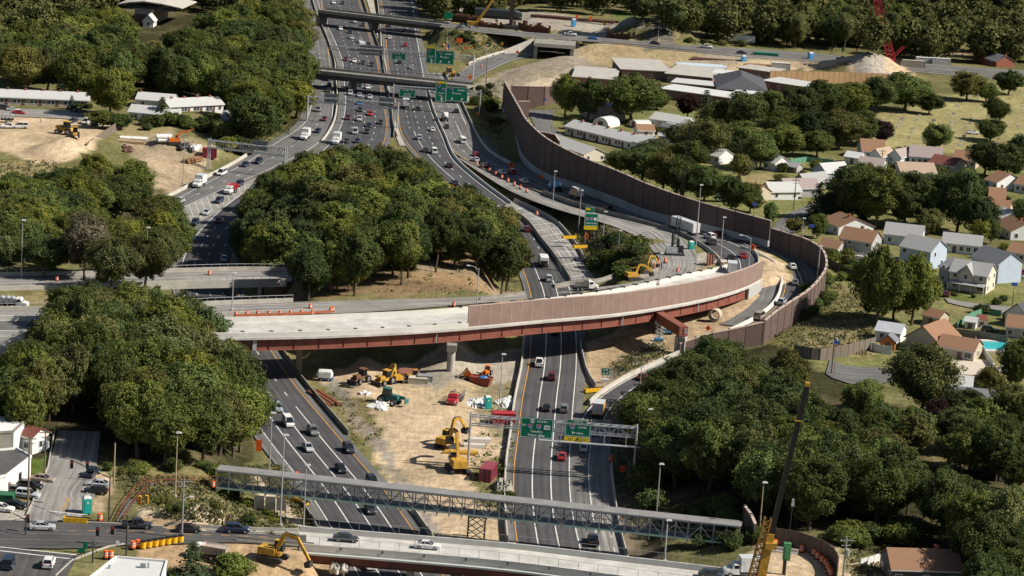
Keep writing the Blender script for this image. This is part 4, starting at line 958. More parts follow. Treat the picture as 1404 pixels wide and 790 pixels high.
def disc(r, m_, parent, loc, name='route_shield', n=20, sx_=1):
 mb = MB(); vs = [(loc[0]+r*sx_*math.cos(2*PI*i/n), loc[1], loc[2]+r*math.sin(2*PI*i/n)) for i in range(n)]
 mb.add(vs, [tuple(range(n))]); return mb.build(name, m_, parent)
def shield(w, parent, loc, num):
 prof = [(-.5, .36), (-.34, .5), (0, .42), (.34, .5), (.5, .36), (.48, -.02), (.3, -.33), (0, -.52), (-.3, -.33), (-.48, -.02)]
 mb = MB(); mb.add([(loc[0]+x*w*1.1, loc[1], loc[2]+z*w*1.1) for x, z in prof], [tuple(range(10))]); o = mb.build('route_shield', SWHITE, parent)
 body = [(-.5, .2), (.5, .2), (.48, -.02), (.3, -.33), (0, -.52), (-.3, -.33), (-.48, -.02)]
 crown = [(-.5, .23), (-.5, .36), (-.34, .5), (0, .42), (.34, .5), (.5, .36), (.5, .23)]
 mb = MB(); mb.add([(loc[0]+x*w, loc[1]-.012, loc[2]+z*w) for x, z in body], [tuple(range(7))], 0)
 mb.add([(loc[0]+x*w, loc[1]-.012, loc[2]+z*w) for x, z in crown], [tuple(range(7))], 1); mb.build('shield_face', [SBLUE, SRED], o)
 if num: text(num, w*.5 if len(num) < 3 else w*.42, SWHITE, o, (loc[0], loc[1]-.025, loc[2]-w*.1), 'route_number', bold=.01)
def arrow(w, m_, parent, loc, rot=0.0, name='arrow'):
 pts = [(-.12, -.5), (.12, -.5), (.12, .05), (.35, .05), (0, .5), (-.35, .05), (-.12, .05)]
 cs, sn = math.cos(rot), math.sin(rot)
 mb = MB(); mb.add([(loc[0]+(x*cs-z*sn)*w, loc[1], loc[2]+(x*sn+z*cs)*w) for x, z in pts], [(0, 1, 2, 6), (3, 4, 5, 2)] and [tuple(range(7))])
 return mb.build(name, m_, parent)
def gantry(label, pl, pr_, zt, th, deep, posts, z0=0):
 a, b = P(*pl, z0), P(*pr_, z0); u = b-a; L = u.length; u.normalize(); s = Vector((-u.y, u.x, 0)); s = s if s.y > 0 else -s
 t = thing('sign_gantry', label, 'sign gantry', a, world=True)
 for off in (0, deep):
  for zz in (zt, zt+th):
   m_ = MB(); m_.beam(a+s*off+Vector((0, 0, zz)), b+s*off+Vector((0, 0, zz)), .24); m_.build('chord', GALV, t)
 n_ = max(6, int(L/th/1.0)); n_ += n_ % 2
 m_ = MB()
 for k in range(n_):
  for off in (0, deep):
   p, q = a+u*L*k/n_+s*off, a+u*L*(k+1)/n_+s*off
   z1, z2 = (zt, zt+th) if k % 2 else (zt+th, zt)
   m_.beam(p+Vector((0, 0, z1)), q+Vector((0, 0, z2)), .12); m_.beam(p+Vector((0, 0, zt)), p+Vector((0, 0, zt+th)), .12)
  p, q = a+u*L*k/n_, a+u*L*(k+1)/n_+s*deep
  m_.beam(p+Vector((0, 0, zt+th)), q+Vector((0, 0, zt+th)), .1)
 m_.build('lattice', GALV, t)
 for f in posts:
  for off in (0, deep):
   p = a+u*L*f+s*off; m_ = MB(); m_.cyl((p.x, p.y, H(p.x, p.y)-.5), (p.x, p.y, zt+th+.5), .26, .22, 10); m_.build('post', GALV, t)
 return t, a, u, s
def sign_thing(label, px, py, z, w, yaw=None, name='highway_sign', cat='highway sign'):
 p = P(px, py, z)
 return thing(name, label, cat, p, yaw if yaw is not None else 0.0)
YAW = 0.0
t, ga, gu, gs = gantry('galvanised truss sign gantry over the lanes beside the dirt work yard', (641, 642), (868, 659), 9.3, 1.9, 1.6, (0.0, 1.0))
gy = math.atan2(gu.y, gu.x)
m_ = MB(); p0 = ga+gu*14.5-gs*1.2; p1 = ga+gu*37-gs*1.2; m_.beam(p0+Vector((0, 0, 7.6)), p1+Vector((0, 0, 7.6)), .9, .15)
for k in range(6):
 q = p0.lerp(p1, k/5); m_.beam(q+Vector((0, 0, 7.6)), q+gs*1.0+Vector((0, 0, 9.3)), .12); m_.beam(q+Vector((0, 0, 7.6)), q+Vector((0, 0, 9.3)), .08)
m_.build('catwalk', GALV, t)
def on_gantry(px, py, ga_, gs_, off):
 o = ga_-gs_*off; d = ray(px, py); n_ = gs_
 tt = (Vector(o)-Vector(CAM)).dot(n_)/Vector(d).dot(n_)
 return Vector(CAM)+Vector(d)*tt
def gsize(px0, py0, px1, py1, ga_, gs_, gu_, off=.5):
 a_, b_ = on_gantry(px0, py0, ga_, gs_, off), on_gantry(px1, py1, ga_, gs_, off)
 return (a_+b_)/2, abs((b_-a_).dot(gu_)), abs(b_.z-a_.z)
c, w, h = gsize(714, 571.5, 757.5, 603, ga, gs, gu)
sg = thing('highway_sign', 'green overhead sign to Camden and Philadelphia on the gantry over the lanes', 'highway sign', c, gy)
pl = plate(w, h, GREEN, sg, 'panel', border=.16)
disc(h*.1, SWHITE, sg, (-w*.14, -.02, h*.33)); text('42', h*.12, BLACK, sg, (-w*.14, -.04, h*.33), 'route_number', bold=.01)
text('NORTH', h*.13, SWHITE, sg, (w*.16, -.03, h*.33), bold=.012); text('TO', h*.11, SWHITE, sg, (-w*.38, -.03, h*.12), bold=.012)
shield(h*.21, sg, (-w*.2, -.02, h*.07), '76'); shield(h*.22, sg, (w*.06, -.02, h*.07), '676')
plate(h*.28, h*.2, SWHITE, sg, 'route_shield', (w*.31, -.06, h*.06), .04); text('130', h*.14, BLACK, sg, (w*.31, -.075, h*.06), 'route_number', bold=.012)
text('Camden', h*.15, SWHITE, sg, (0, -.03, -h*.16), bold=.02); text('Philadelphia', h*.15, SWHITE, sg, (0, -.03, -h*.35), bold=.02)
c, w, h = gsize(775, 580, 808.5, 607, ga, gs, gu)
sg = thing('highway_sign', 'green and yellow exit sign to Trenton with EXIT 1B tab on the gantry', 'highway sign', c, gy)
plate(w, h*.74, GREEN, sg, 'panel', (0, 0, h*.13), border=.14); plate(w, h*.26, SYEL, sg, 'exit_only_panel', (0, -.003, -h*.37))
tb = plate(w*.8, h*.2, GREEN, sg, 'exit_tab', (-w*.06, 0, h*.61), border=.08); text('EXIT 1B', h*.13, SWHITE, tb, (0, -.03, h*.61), bold=.01)
shield(h*.26, sg, (-w*.22, -.02, h*.28), '295'); text('NORTH', h*.13, SWHITE, sg, (w*.18, -.03, h*.3), bold=.012)
text('Trenton', h*.17, SWHITE, sg, (0, -.03, -h*.02), bold=.02); text('EXIT', h*.12, BLACK, sg, (-w*.26, -.03, -h*.37), bold=.01); text('ONLY', h*.12, BLACK, sg, (w*.28, -.03, -h*.37), bold=.01)
arrow(h*.24, BLACK, sg, (0, -.03, -h*.37), -PI/4)
t2, g2, u2, s2_ = gantry('long truss gantry carrying green signs just nearer than the dark overpass', (538, 150), (657, 158), 7.2, 1.7, 1.4, (0.0, 1.0))
t3, g3, u3, s3_ = gantry('far truss gantry with green signs between the two dark overpasses', (450, 92), (648, 107), 7.2, 1.6, 1.4, (.38, 1.0))
t4, g4, u4, s4_ = gantry('truss gantry over the lanes beside the wooded bank at the collector split', (418, 166), (544, 176), 7.0, 1.9, 1.5, (.02, 1.0))
t5, g5, u5, s5_ = gantry('truss gantry reaching over the collector lanes from the red container', (284, 232), (389, 244), 7.0, 2.4, 1.8, (0.0, 1.0))
def green_sign(label, box, g, u, s, lines, arrows=(), tab=False):
 c, w, h = gsize(*box, g, s, u, .5)
 sg = thing('highway_sign', label, 'highway sign', c, math.atan2(u.y, u.x))
 plate(w, h, GREEN, sg, 'panel', border=.16)
 for (tx, fx, fz, sz) in lines: text(tx, h*sz, SWHITE, sg, (w*fx, -.03, h*fz), bold=.015)
 for fx, fz, rot in arrows: arrow(h*.24, SWHITE, sg, (w*fx, -.03, h*fz), rot)
 return sg, w, h
sg, w, h = green_sign('large green sign to Trenton with two curved arrows on the nearer far gantry', (611.5, 118.5, 640.5, 140.5), g2, u2, s2_, [('NORTH', .2, .28, .14), ('Trenton', .0, .06, .17)], [(-.2, -.32, -.5), (.25, -.32, -.5)]); shield(h*.2, sg, (-w*.22, -.02, h*.3), '')
sg, w, h = green_sign('tall narrow green and yellow sign left of the large Trenton one', (598, 111, 611.2, 140), g2, u2, s2_, [('Camden', .0, -.08, .09), ('Phila', .0, -.22, .09)], [(.1, -.38, 0)]); plate(w*.85, h*.1, SYEL, sg, 'exit_panel', (0, -.05, h*.44), .04); shield(h*.14, sg, (-w*.2, -.02, h*.25), ''); shield(h*.14, sg, (w*.22, -.02, h*.1), '')
sg, w, h = green_sign('green sign to Camden and Philadelphia on the nearer far gantry', (547.5, 121, 569.5, 134.5), g2, u2, s2_, [('TO', 0, .28, .17), ('Camden', 0, -.08, .2), ('Philadelphia', 0, -.32, .17)]); shield(h*.26, sg, (-w*.25, -.02, h*.28), ''); shield(h*.26, sg, (w*.25, -.02, h*.28), '')
sg, w, h = green_sign('large green sign with two arrows on the gantry between the overpasses', (597, 68.5, 622, 89.5), g3, u3, s3_, [('NORTH', .2, .25, .14), ('Trenton', .0, .02, .17)], [(-.2, -.32, -.5), (.25, -.32, -.5)]); shield(h*.2, sg, (-w*.22, -.02, h*.27), '')
sg, w, h = green_sign('tall narrow green and yellow sign on the gantry between the overpasses', (585, 63, 596.7, 87.5), g3, u3, s3_, [('Camden', .0, -.08, .09), ('Phila', .0, -.22, .09)], [(.1, -.38, 0)]); plate(w*.85, h*.11, SYEL, sg, 'exit_panel', (0, -.05, h*.43), .04); shield(h*.14, sg, (-w*.2, -.02, h*.22), '')
sg, w, h = green_sign('small green sign to Camden on the gantry between the overpasses', (537, 71, 556, 83.5), g3, u3, s3_, [('TO', 0, .28, .17), ('Camden', 0, -.08, .2), ('Philadelphia', 0, -.32, .17)]); shield(h*.26, sg, (-w*.25, -.02, h*.28), ''); shield(h*.26, sg, (w*.25, -.02, h*.28), '')
for box, g, u, s in (((445, 127.5, 463, 141.5), g4, u4, s4_), ((520, 133, 540, 147), g4, u4, s4_), ((345, 191, 367, 208), g5, u5, s5_), ((494, 61, 525, 77), g3, u3, s3_)):
 c, w, h = gsize(*box, g, s, u, -2.0)
 sg = thing('overhead_sign', 'grey back of an overhead sign facing the oncoming lanes', 'highway sign', c, math.atan2(u.y, u.x), group='backs of overhead signs')
 plate(w, h, SBACK, sg, 'panel')
 mb = MB()
 for k in range(5): mb.box((0, -.06, -h/2+h*(k+.5)/5), (w, .1, .08))
 mb.build('stiffener', GALV_D, sg)
for i, (x0, y0, x1, y1) in enumerate(((348, 680, 362, 697), (363.5, 682, 377.5, 698), (379, 684, 391, 699))):
 c = P((x0+x1)/2, (y0+y1)/2, 4.2); sc = pxm(c)
 sg = thing('overhead_sign', 'grey slatted back of a sign panel under the footbridge by the grassy bank', 'highway sign', (c.x, c.y, H(c.x, c.y)), gy, group='sign backs under the footbridge')
 hh = c.z-H(c.x, c.y)
 plate((x1-x0)/sc, 2.6, SBACK, sg, 'panel', (0, 0, hh)); mb = MB(); mb.box((.9, .15, hh/2), (.2, .2, hh)); mb.build('post', STEEL_D, sg)
c = P(807.5, 362, 5.0)
sg = thing('exit_sign', 'green and yellow route sign on posts in the weedy median before the ramp', 'highway sign', G(808, 336), .12)
s_ = pxm(sg.location); zz = 5.0
plate(18.5/s_, 17.5/s_, GREEN, sg, 'panel', (0, 0, zz+12/s_), border=.12); plate(18.5/s_, 5/s_, SYEL, sg, 'exit_panel', (0, -.003, zz+.5/s_)); plate(12.5/s_, 8/s_, GREEN, sg, 'exit_tab', (-3/s_, 0, zz+25.5/s_), border=.08)
plate(6/s_, 2.5/s_, SYEL, sg, 'tab_strip', (-5/s_, -.06, zz+26.5/s_), .04)
shield(4.4/s_, sg, (-5.5/s_, -.02, zz+13/s_), '295'); shield(4.4/s_, sg, (0, -.02, zz+13/s_), '76'); plate(4/s_, 4/s_, SWHITE, sg, 'route_shield', (5.5/s_, -.06, zz+13/s_), .04); text('NEXT EXIT', 2.6/s_, SWHITE, sg, (0, -.03, zz+7/s_), bold=.01)
for x in (-6, 6):
 mb = MB(); mb.box((x/s_, .3, (zz+16/s_)/2-.5), (.22, .22, zz+16/s_+1)); mb.build('post', GALV_D, sg)
g = G(829, 524); s_ = pxm(g)
sg = thing('exit_sign', 'small green EXIT sign with arrow standing at the gore of the exit ramp', 'exit sign', g, 0)
plate(11.5/s_, 10/s_, GREEN, sg, 'panel', (0, 0, 1.7+5/s_), border=.08); text('EXIT', 3.2/s_, SWHITE, sg, (0, -.03, 1.7+7.2/s_), bold=.01); text('1B', 3/s_, SWHITE, sg, (-2.3/s_, -.03, 1.7+3/s_), bold=.01); arrow(3.6/s_, SWHITE, sg, (2.4/s_, -.03, 1.7+3/s_), -PI/4)
for x in (-3, 3):
 mb = MB(); mb.box((x/s_, .2, 1.2), (.12, .12, 2.6)); mb.build('post', GALV_D, sg)
mb = MB(); mb.box((0, -.5, .45), (2.0, .8, .9)); mb.build('concrete_foot', CONC_W, sg)
def road_sign(label, px, py, z_up, size, m_, shape='diamond', base=None, yaw=0, words=None, wm=BLACK, posts=1, cat='road sign', ink=None):
 g = G(px, py, z_up); s_ = pxm(g)
 t = thing('road_sign', label, cat, g, yaw)
 w = size/s_ if not isinstance(size, tuple) else size[0]/s_; h = w if not isinstance(size, tuple) else size[1]/s_
 mb = MB()
 if shape == 'diamond':
  mb.add([(0, y, z_up+dz) if dx == 0 else (dx, y, z_up) for y in (0, .06) for dx, dz in ((0, -h/2), (w/2, 0), (0, h/2), (-w/2, 0))], [(0, 1, 2, 3), (7, 6, 5, 4)]+[(i, (i+1) % 4, 4+(i+1) % 4, 4+i) for i in range(4)])
 else: mb.box((0, .03, z_up), (w, .06, h))
 o = mb.build('panel', m_, t)
 if words:
  for k, wd_ in enumerate(words): text(wd_, h*.26, wm, o, (0, -.02, z_up+h*(.16-.3*k) if len(words) > 1 else z_up), bold=.01)
 if ink:
  mb = MB(); mb.box((0, -.02, z_up), (w*.14, .02, h*.4)); mb.box((-w*.09, -.02, z_up+h*.1), (w*.14, .02, h*.14)); mb.build('symbol', BLACK, o)
 for k in range(posts):
  x = 0 if posts == 1 else (-w*.3, w*.3)[k]
  mb = MB(); mb.box((x, .1, z_up/2-.2), (.1, .1, z_up+.4)); mb.build('post', GALV_D, t)
 return t
road_sign('orange diamond work sign on the barrier nose at the ramp split', 1032.5, 338.5, 3.4, 9.5, ORANGE, ink=True)
road_sign('amber diamond warning sign showing above the wooded mound', 620, 256, 17, 6, AMBER, ink=True)
road_sign('orange diamond work sign leaning in the dirt by the unfinished wall', 971, 450, 1.6, 8.5, ORANGE, ink=True)
road_sign('orange square work sign under the gantry at the shoulder trees', 853.5, 643, 2.2, (6.5, 9), ORANGE, 'rect', words=None, ink=True)
road_sign('small orange sign on the barrier beneath the gantry end', 838.5, 628.5, 1.4, (3.5, 6), ORANGE, 'rect')
road_sign('orange and white work board on the weedy median by the gore', 804, 324, 2.2, (5, 9), ORANGE, 'rect', ink=True)
road_sign('orange work board at the start of the ramp lanes', 701, 226, 2.0, (6.5, 7.5), ORANGE, 'rect', ink=True)
road_sign('red orange board in the shade at the foot of the tall noise wall', 741.5, 243, 2.2, (5.5, 5.5), ORANGE, 'rect')
road_sign('orange panel on the weedy bank right of the farthest overpass', 630, 55.5, 3.0, (8.5, 6.5), ORANGE, 'rect')
road_sign('orange diamond on the bank above the slip road bend', 638, 66, 2.2, 5.5, ORANGE)
road_sign('orange diamond standing beside the slip road dirt edge', 709.5, 71.5, 2.0, 5.5, ORANGE)
road_sign('orange diamond by the end of the gantry truss near the gravel', 644.5, 106, 2.6, 7.5, ORANGE)
road_sign('orange sign at the foot of the gantry post by the wall', 654.5, 156, 2.0, 5, ORANGE)
road_sign('orange blank sign seen above the upper road at the woods edge', 791, 23.5, 3, (4, 5.5), ORANGE, 'rect')
road_sign('orange sign farther along the woods edge above the upper road', 810, 25.5, 3, (3.6, 5.5), ORANGE, 'rect')
road_sign('small amber sign on the weedy ground by the rusty piles', 829, 32.5, 3, (3.4, 5), AMBER, 'rect')
for k, (x, y, lb) in enumerate(((647, 65, 'amber diamond curve sign on the bank over the slip road, lowest one'), (662.5, 59.5, 'amber diamond curve sign halfway along the slip road bank'), (688.5, 60, 'amber diamond curve sign by the pale barrier of the slip road'), (767.5, 56, 'amber diamond sign in front of the short bridge opening'))): road_sign(lb, x, y, 2.4, 5, AMBER, ink=True)
road_sign('blue and orange route marker by the large far sign', 615, 63.5, 2.5, (3.2, 6), SBLUE, 'rect')
road_sign('tall green sign on the far roadside under the wooded hills', 1155.5, 67, 4, (3, 7), GREEN, 'rect', posts=2)
road_sign('small orange sign by the far road below the red crane', 1174.5, 69, 3, (2.4, 4.2), ORANGE, 'rect')
road_sign('green sign standing in front of the rusty sheet piles at the overpass end', 615, 21.5, 5, (12, 8.5), GREEN, 'rect', posts=2)
road_sign('small green sign on the roadside above the farthest overpass', 594, 15.5, 3, (2.4, 5.5), GREEN, 'rect')
road_sign('teal green sign half hidden by the brown leafed tree', 88.5, 432, 3.5, (9, 14), GREEN, 'rect', posts=2)
road_sign('white work sign with dark frame on the street island', 161, 745, 2.6, (4.5, 7), SWHITE, 'rect')
road_sign('round green route marker on the street island by the white roof', 117, 748, 4.0, (6, 10), GREEN, 'rect')
road_sign('wide green street sign over the white roof island', 112, 755, 2.6, (10.5, 5), GREEN, 'rect')
road_sign('orange EXIT style panel reversed in the trees beside the lanes', 355, 611, 3.2, (8, 16), ORANGE, 'rect')
road_sign('blue panel sign on the utility pole beside the mown grass', 1147.5, 469.5, 8, (8.5, 5), SBLUE, 'rect')
road_sign('blue square sign above the lawn behind the noise wall', 1113, 310, 5, (8, 4.5), SBLUE, 'rect')
road_sign('blue sign on a pole by the trees inside the noise wall', 1035, 280, 5, (7, 4.5), SBLUE, 'rect')
road_sign('blue street sign standing in the court by the brown wall', 746.5, 136.5, 4, (5, 2.6), SBLUE, 'rect')
road_sign('pale blue panel on a lamp among the dark trees', 1298, 658, 3, (11, 5.5), SBLUE, 'rect')
road_sign('blue sign on a pole beside the two storey blue house', 1391, 390, 4, (8, 5), SBLUE, 'rect')
# ------------------------------------------------------------------ lamp posts and utility poles
LAMPH = mat('lamp_head', (.55, .55, .52), .4, .05, 1); WOODP = mat('pole_wood', (.17, .125, .085), .9, .25, .7, stretch=(2, 2, .2)); TANP = mat('pole_tan', (.36, .29, .18), .7, .15, .7)
def lamp(label, bx, by, top_y, arm=0.0, m_=GALV, r=.12, yaw=0.0, bz=None, head=True, base=True):
 g = G(bx, by) if bz is None else P(bx, by, bz); s_ = pxm(g)*.97; h = (by-top_y)/s_
 t = thing('street_lamp', label, 'street lamp', g, yaw)
 mb = MB(); mb.cyl((0, 0, -.3), (0, 0, h), r*1.3, r*.7, 10); mb.build('pole', m_, t)
 if arm:
  mb = MB(); sg = 1 if arm > 0 else -1
  mb.tube([(0, 0, h-.6), (arm*.45, 0, h+.25), (arm, 0, h+.5)], .07, 6); mb.beam((0, 0, h-1.4), (arm*.4, 0, h+.15), .07); mb.build('arm', m_, t)
  hd = MB(); hd.box((arm+sg*.35, 0, h+.5), (1.0, .4, .2), 0, 0, (.7, .6)); hd.build('lamp_head', LAMPH, t)
 elif head:
  hd = MB(); hd.box((.25, 0, h+.12), (1.1, .5, .28), 0, 0, (.7, .6)); hd.build('lamp_head', LAMPH, t)
 if base:
  mb = MB(); mb.cyl((0, 0, -.3), (0, 0, .45), .42, .36, 10); mb.build('foot', CONC, t)
 return t
for q in (('tall lamp post in the weedy median nearest the wooded mound', 757, 293, 236), ('tall lamp post behind the green and yellow median sign', 793, 318, 262), ('lamp post between the median sign and the ramp weeds', 826, 337, 291), ('lamp post rising out of the median shrubs', 846, 366, 317), ('lamp post by the white semi trailer on the ramp', 954, 338, 255, 0, GALV, .15, 0, 6.8), ('lamp post at the inner ramp barrier nose', 987, 363, 299, 0, GALV, .15, 0, 7.4),
  ('short plain post standing on the flyover parapet', 903, 391, 348, 0, GALV, .14, 0, 10.4), ('slim lamp post at the outer ramp beside the noise wall', 1120, 389, 338, 0, GALV, .15, 0, 6.4),
  ('lamp post in the work yard between containers and lanes', 684, 566, 486), ('lamp post rising beside the weedy yard edge left of the lower lanes', 384, 722, 596), ('lamp post rising in front of the footbridge by the lower lanes', 416, 724, 637), ('tall grey post left of the footbridge over the lanes', 369, 652, 566), ('lamp post on the front bridge near the wide shoulder', 911, 770, 713, 0, GALV, .14, 0, 7.0),
  ('lamp post standing in dark trees right of the shoulder', 900, 706, 636), ('lamp post in the dark trees below the gantry end', 885, 630, 561), ('tan lamp pole at the edge of the exit ramp', 876, 548, 504, 0, TANP), ('lamp post in the dirt yard with stacked pipes', 251, 252, 193), ('lamp post showing against the left trees above the viaduct', 29, 383, 303), ('lamp post half hidden in the brown tree by the viaduct', 200, 375, 313), ('slender lamp on the wooded bank over the collector', 366, 172, 140), ('second slender lamp deeper in the wooded bank', 397, 152, 123),
  ('lamp post beside the slip road dirt heap', 665, 104, 63, 0, GALV_D), ('lamp post at the foot of the farthest overpass bank', 613, 58, 31, 0, GALV_D), ('lamp post in the weeds behind the median trees', 850, 232, 216, 0, TANP), ('lamp post behind the noise wall near the brown garage', 1099, 330, 300), ('tall tan lamp pole on the weedy bank before the forest', 240, 682, 593, 0, TANP), ('lamp post on the bank by the far crane', 1184, 60, 40, 0, GALV_D), ('far lamp post below the wooded hill', 1349, 66, 42, 0, GALV_D), ('tall pole by the rusty piles on the upper road', 902, 55, 30, 0, GALV_D), ('tan lamp post rising behind the crane boom', 1040, 742, 661, 0, TANP)):
 lamp(*q)
lamp('curved arm lamp on the flyover where the brown panels begin', 653, 425, 368, -2.2, bz=11.2)
lamp('curved arm lamp at the end of the flyover panels', 1026, 372, 326, -2.4, bz=8.8)
lamp('lamp post with plain top on the viaduct by the red net', 318, 425, 375, 0, bz=8.8)
lamp('curved arm lamp poking out of the wooded mound', 409, 330, 303, 4.5)
def utility(label, bx, by, top_y, m_=WOODP, r=.16, arm=True, drum=False, light=0, bz=None):
 g = G(bx, by) if bz is None else P(bx, by, bz); s_ = pxm(g)*.97; h = (by-top_y)/s_
 t = thing('utility_pole', label, 'utility pole', g, .25)
 mb = MB(); mb.cyl((0, 0, -.3), (0, 0, h), r*1.25, r*.8, 9); mb.build('pole', m_, t)
 if arm:
  mb = MB(); mb.box((0, 0, h-.7), (2.4, .14, .16)); mb.box((0, 0, h-1.6), (1.8, .12, .14)); c_ = mb.build('crossarm', m_, t)
  mb = MB()
  for x in (-1.1, -.5, .5, 1.1): mb.cyl((x, 0, h-.62), (x, 0, h-.35), .07, .05, 6)
  mb.build('insulator', CONC_D, c_)
 if drum:
  mb = MB(); mb.cyl((.4, -.1, h-3.6), (.4, -.1, h-2.4), .36, .36, 10); mb.build('transformer', GALV, t)
 if light:
  mb = MB(); mb.tube([(0, 0, h*.62), (light*.6, 0, h*.62+.7), (light, 0, h*.62+.8)], .06, 5); mb.box((light+.3, 0, h*.62+.8), (.9, .35, .2)); mb.build('lamp_arm', LAMPH, t)
 return t
for q in (('wooden utility pole between street and grassy bank, carrying a lamp', 249, 739, 654, GALV_D, .17, True, False, 1.2), ('leaning wooden utility pole beside the court with grey drum', 1140, 513, 450, WOODP, .16, True, True), ('wooden utility pole by the parked cars and white wall', 38, 700, 596, WOODP), ('plain wooden pole standing behind the taupe car', 61, 652, 588, WOODP, .14, True, True), ('plain tan pole on the lot edge by the grassy bank', 156, 664, 607, TANP, .14, False), ('dark wooden utility pole at the lawn of the pale houses', 1088, 288, 245, WOODP, .15, True), ('wooden utility pole among the ranch houses under the trees', 1208, 232, 205, WOODP, .15, True), ('concrete coloured utility pole with boxes right of the curved fence', 1155, 800, 735, GALV_D, .17, True, True), ('utility pole with orange drum and lamp above the dark wood', 1297, 655, 632, WOODP, .14, False, True, 1.5), ('wooden pole behind the pale roofed ranch house', 1338, 342, 322, WOODP, .14, True), ('tall brown pole behind the grey quonset shed', 315, 152, 106, WOODP, .2, False), ('wooden pole beyond the lowest rows of white houses', 892, 200, 183, WOODP, .12, False), ('utility pole at the cul-de-sac lawn far right', 1388, 418, 398, WOODP, .13, False), ('dark pole on the gravel before the big trees', 666, 118, 80, WOODP, .18, False)):
 utility(*q)
def signal(label, bx, by, top_y, arm_px, heads, hm=BLACK, bz=7.03):
 g = P(bx, by, bz); s_ = pxm(g)*.97; h = (by-top_y)/s_
 t = thing('traffic_light', label, 'traffic light', g, 0)
 mb = MB(); mb.cyl((0, 0, -.2), (0, 0, h), .16, .12, 8); mb.build('mast', STEEL_D, t)
 mb = MB(); mb.tube([(0, 0, h-.4), (arm_px[0]/s_, arm_px[1], h+.1)], .09, 6); mb.build('mast_arm', STEEL_D, t)
 for dx, dz in heads:
  mb = MB(); mb.box((dx/s_, arm_px[1]*.9, h-.5+dz), (.55, .45, 1.5)); o = mb.build('signal_head', hm, t)
  for k, mm in enumerate((SRED, AMBER, GREEN)):
   mb = MB(); mb.cyl((dx/s_, arm_px[1]*.9-.23, h-.02+dz-.48*k), (dx/s_, arm_px[1]*.9-.3, h-.02+dz-.48*k), .17, .17, 10); mb.build('lens', mm if hm == BLACK and k == 0 else BLACK, o)
signal('dark traffic light mast at the path foot with heads over the lot', 149, 714, 652, (-62, 8), ((-60, 0), (-39, .1)))
signal('dark signal mast with amber heads before the white roofed building', 173, 760, 705, (20, 4), ((12, 2.2), (21, 2.4)), AMBER)
signal('tall black signal box on the street island beside the white roof', 127, 770, 740, (18, 5), ((0, .6), (20, 1.0)))
signal('red traffic light with its green street sign over the street corner', 35, 733, 710, (-20, 2), ((0, -.2),))
HOUSES = []
# ------------------------------------------------------------------ houses
def shingle(name, col): return mat(name, col, .9, .16, 2.2, stretch=(1, 1, 4), detail=5)
ROOFC = {'grey': shingle('roof_grey', (.30, .30, .295)), 'pale': shingle('roof_pale', (.44, .44, .43)), 'brown': shingle('roof_brown', (.24, .135, .08)), 'tan': shingle('roof_tan', (.36, .27, .20)), 'dark': shingle('roof_dark', (.07, .072, .08)), 'red': shingle('roof_red', (.17, .06, .045)), 'pink': shingle('roof_pinkgrey', (.30, .25, .235)), 'slate': shingle('roof_slate', (.16, .165, .18)), 'white': mat('roof_white', (.54, .54, .53), .6, .07, .4), 'metal': mat('roof_metal', (.50, .53, .56), .4, .1, .5, metal=.2), 'taupe': mat('roof_taupe', (.38, .36, .325), .9, .12, .25)}
def siding(name, col): return mat(name, col, .75, .07, 1.2)
WALLC = {'white': siding('siding_white', (.66, .66, .64)), 'grey': siding('siding_grey', (.36, .35, .34)), 'blue': siding('siding_blue', (.40, .47, .56)), 'paleblue': siding('siding_paleblue', (.52, .58, .62)), 'tan': siding('siding_tan', (.44, .38, .29)), 'yellow': siding('siding_yellow', (.60, .47, .20)), 'beige': siding('siding_beige', (.42, .38, .33)), 'olive': siding('siding_olive', (.25, .24, .15)), 'brick': mat('brick', (.22, .13, .105), .9, .2, 1.5), 'stone': mat('stone_beige', (.40, .33, .26), .9, .18, 1.0), 'cream': siding('siding_cream', (.58, .52, .42)), 'dark': siding('siding_dark', (.10, .10, .11)), 'redwood': siding('siding_redwood', (.30, .10, .07)), 'orangewood': siding('cedar', (.42, .15, .05))}
GLASS = mat('window_glass', (.03, .035, .042), .12, .2, .5, spec=.6); TRIM = mat('trim_white', (.72, .72, .70), .6, .05, 1); DOORM = mat('door_paint', (.14, .08, .06), .6, .1, 1); BRICKC = mat('chimney_brick', (.28, .09, .06), .9, .15, 1.5)
def window(parent, x, y, z, w, h, axis, sgn):
 def bx(cx, off, th, ww, hh, m_, nm, par):
  mb = MB()
  if axis == 'y': mb.box((cx, y+sgn*off, z), (ww, th, hh))
  else: mb.box((x+sgn*off, cx, z), (th, ww, hh))
  return mb.build(nm, m_, par)
 c = x if axis == 'y' else y
 f = bx(c, .03, .08, w+.28, h+.28, TRIM, 'window', parent)
 mb = MB()
 for k in (-1, 1):
  if axis == 'y': mb.box((c+k*w/4, y+sgn*.075, z), (w/2-.05, .03, h))
  else: mb.box((x+sgn*.075, c+k*w/4, z), (.03, w/2-.05, h))
 mb.build('pane', GLASS, f)
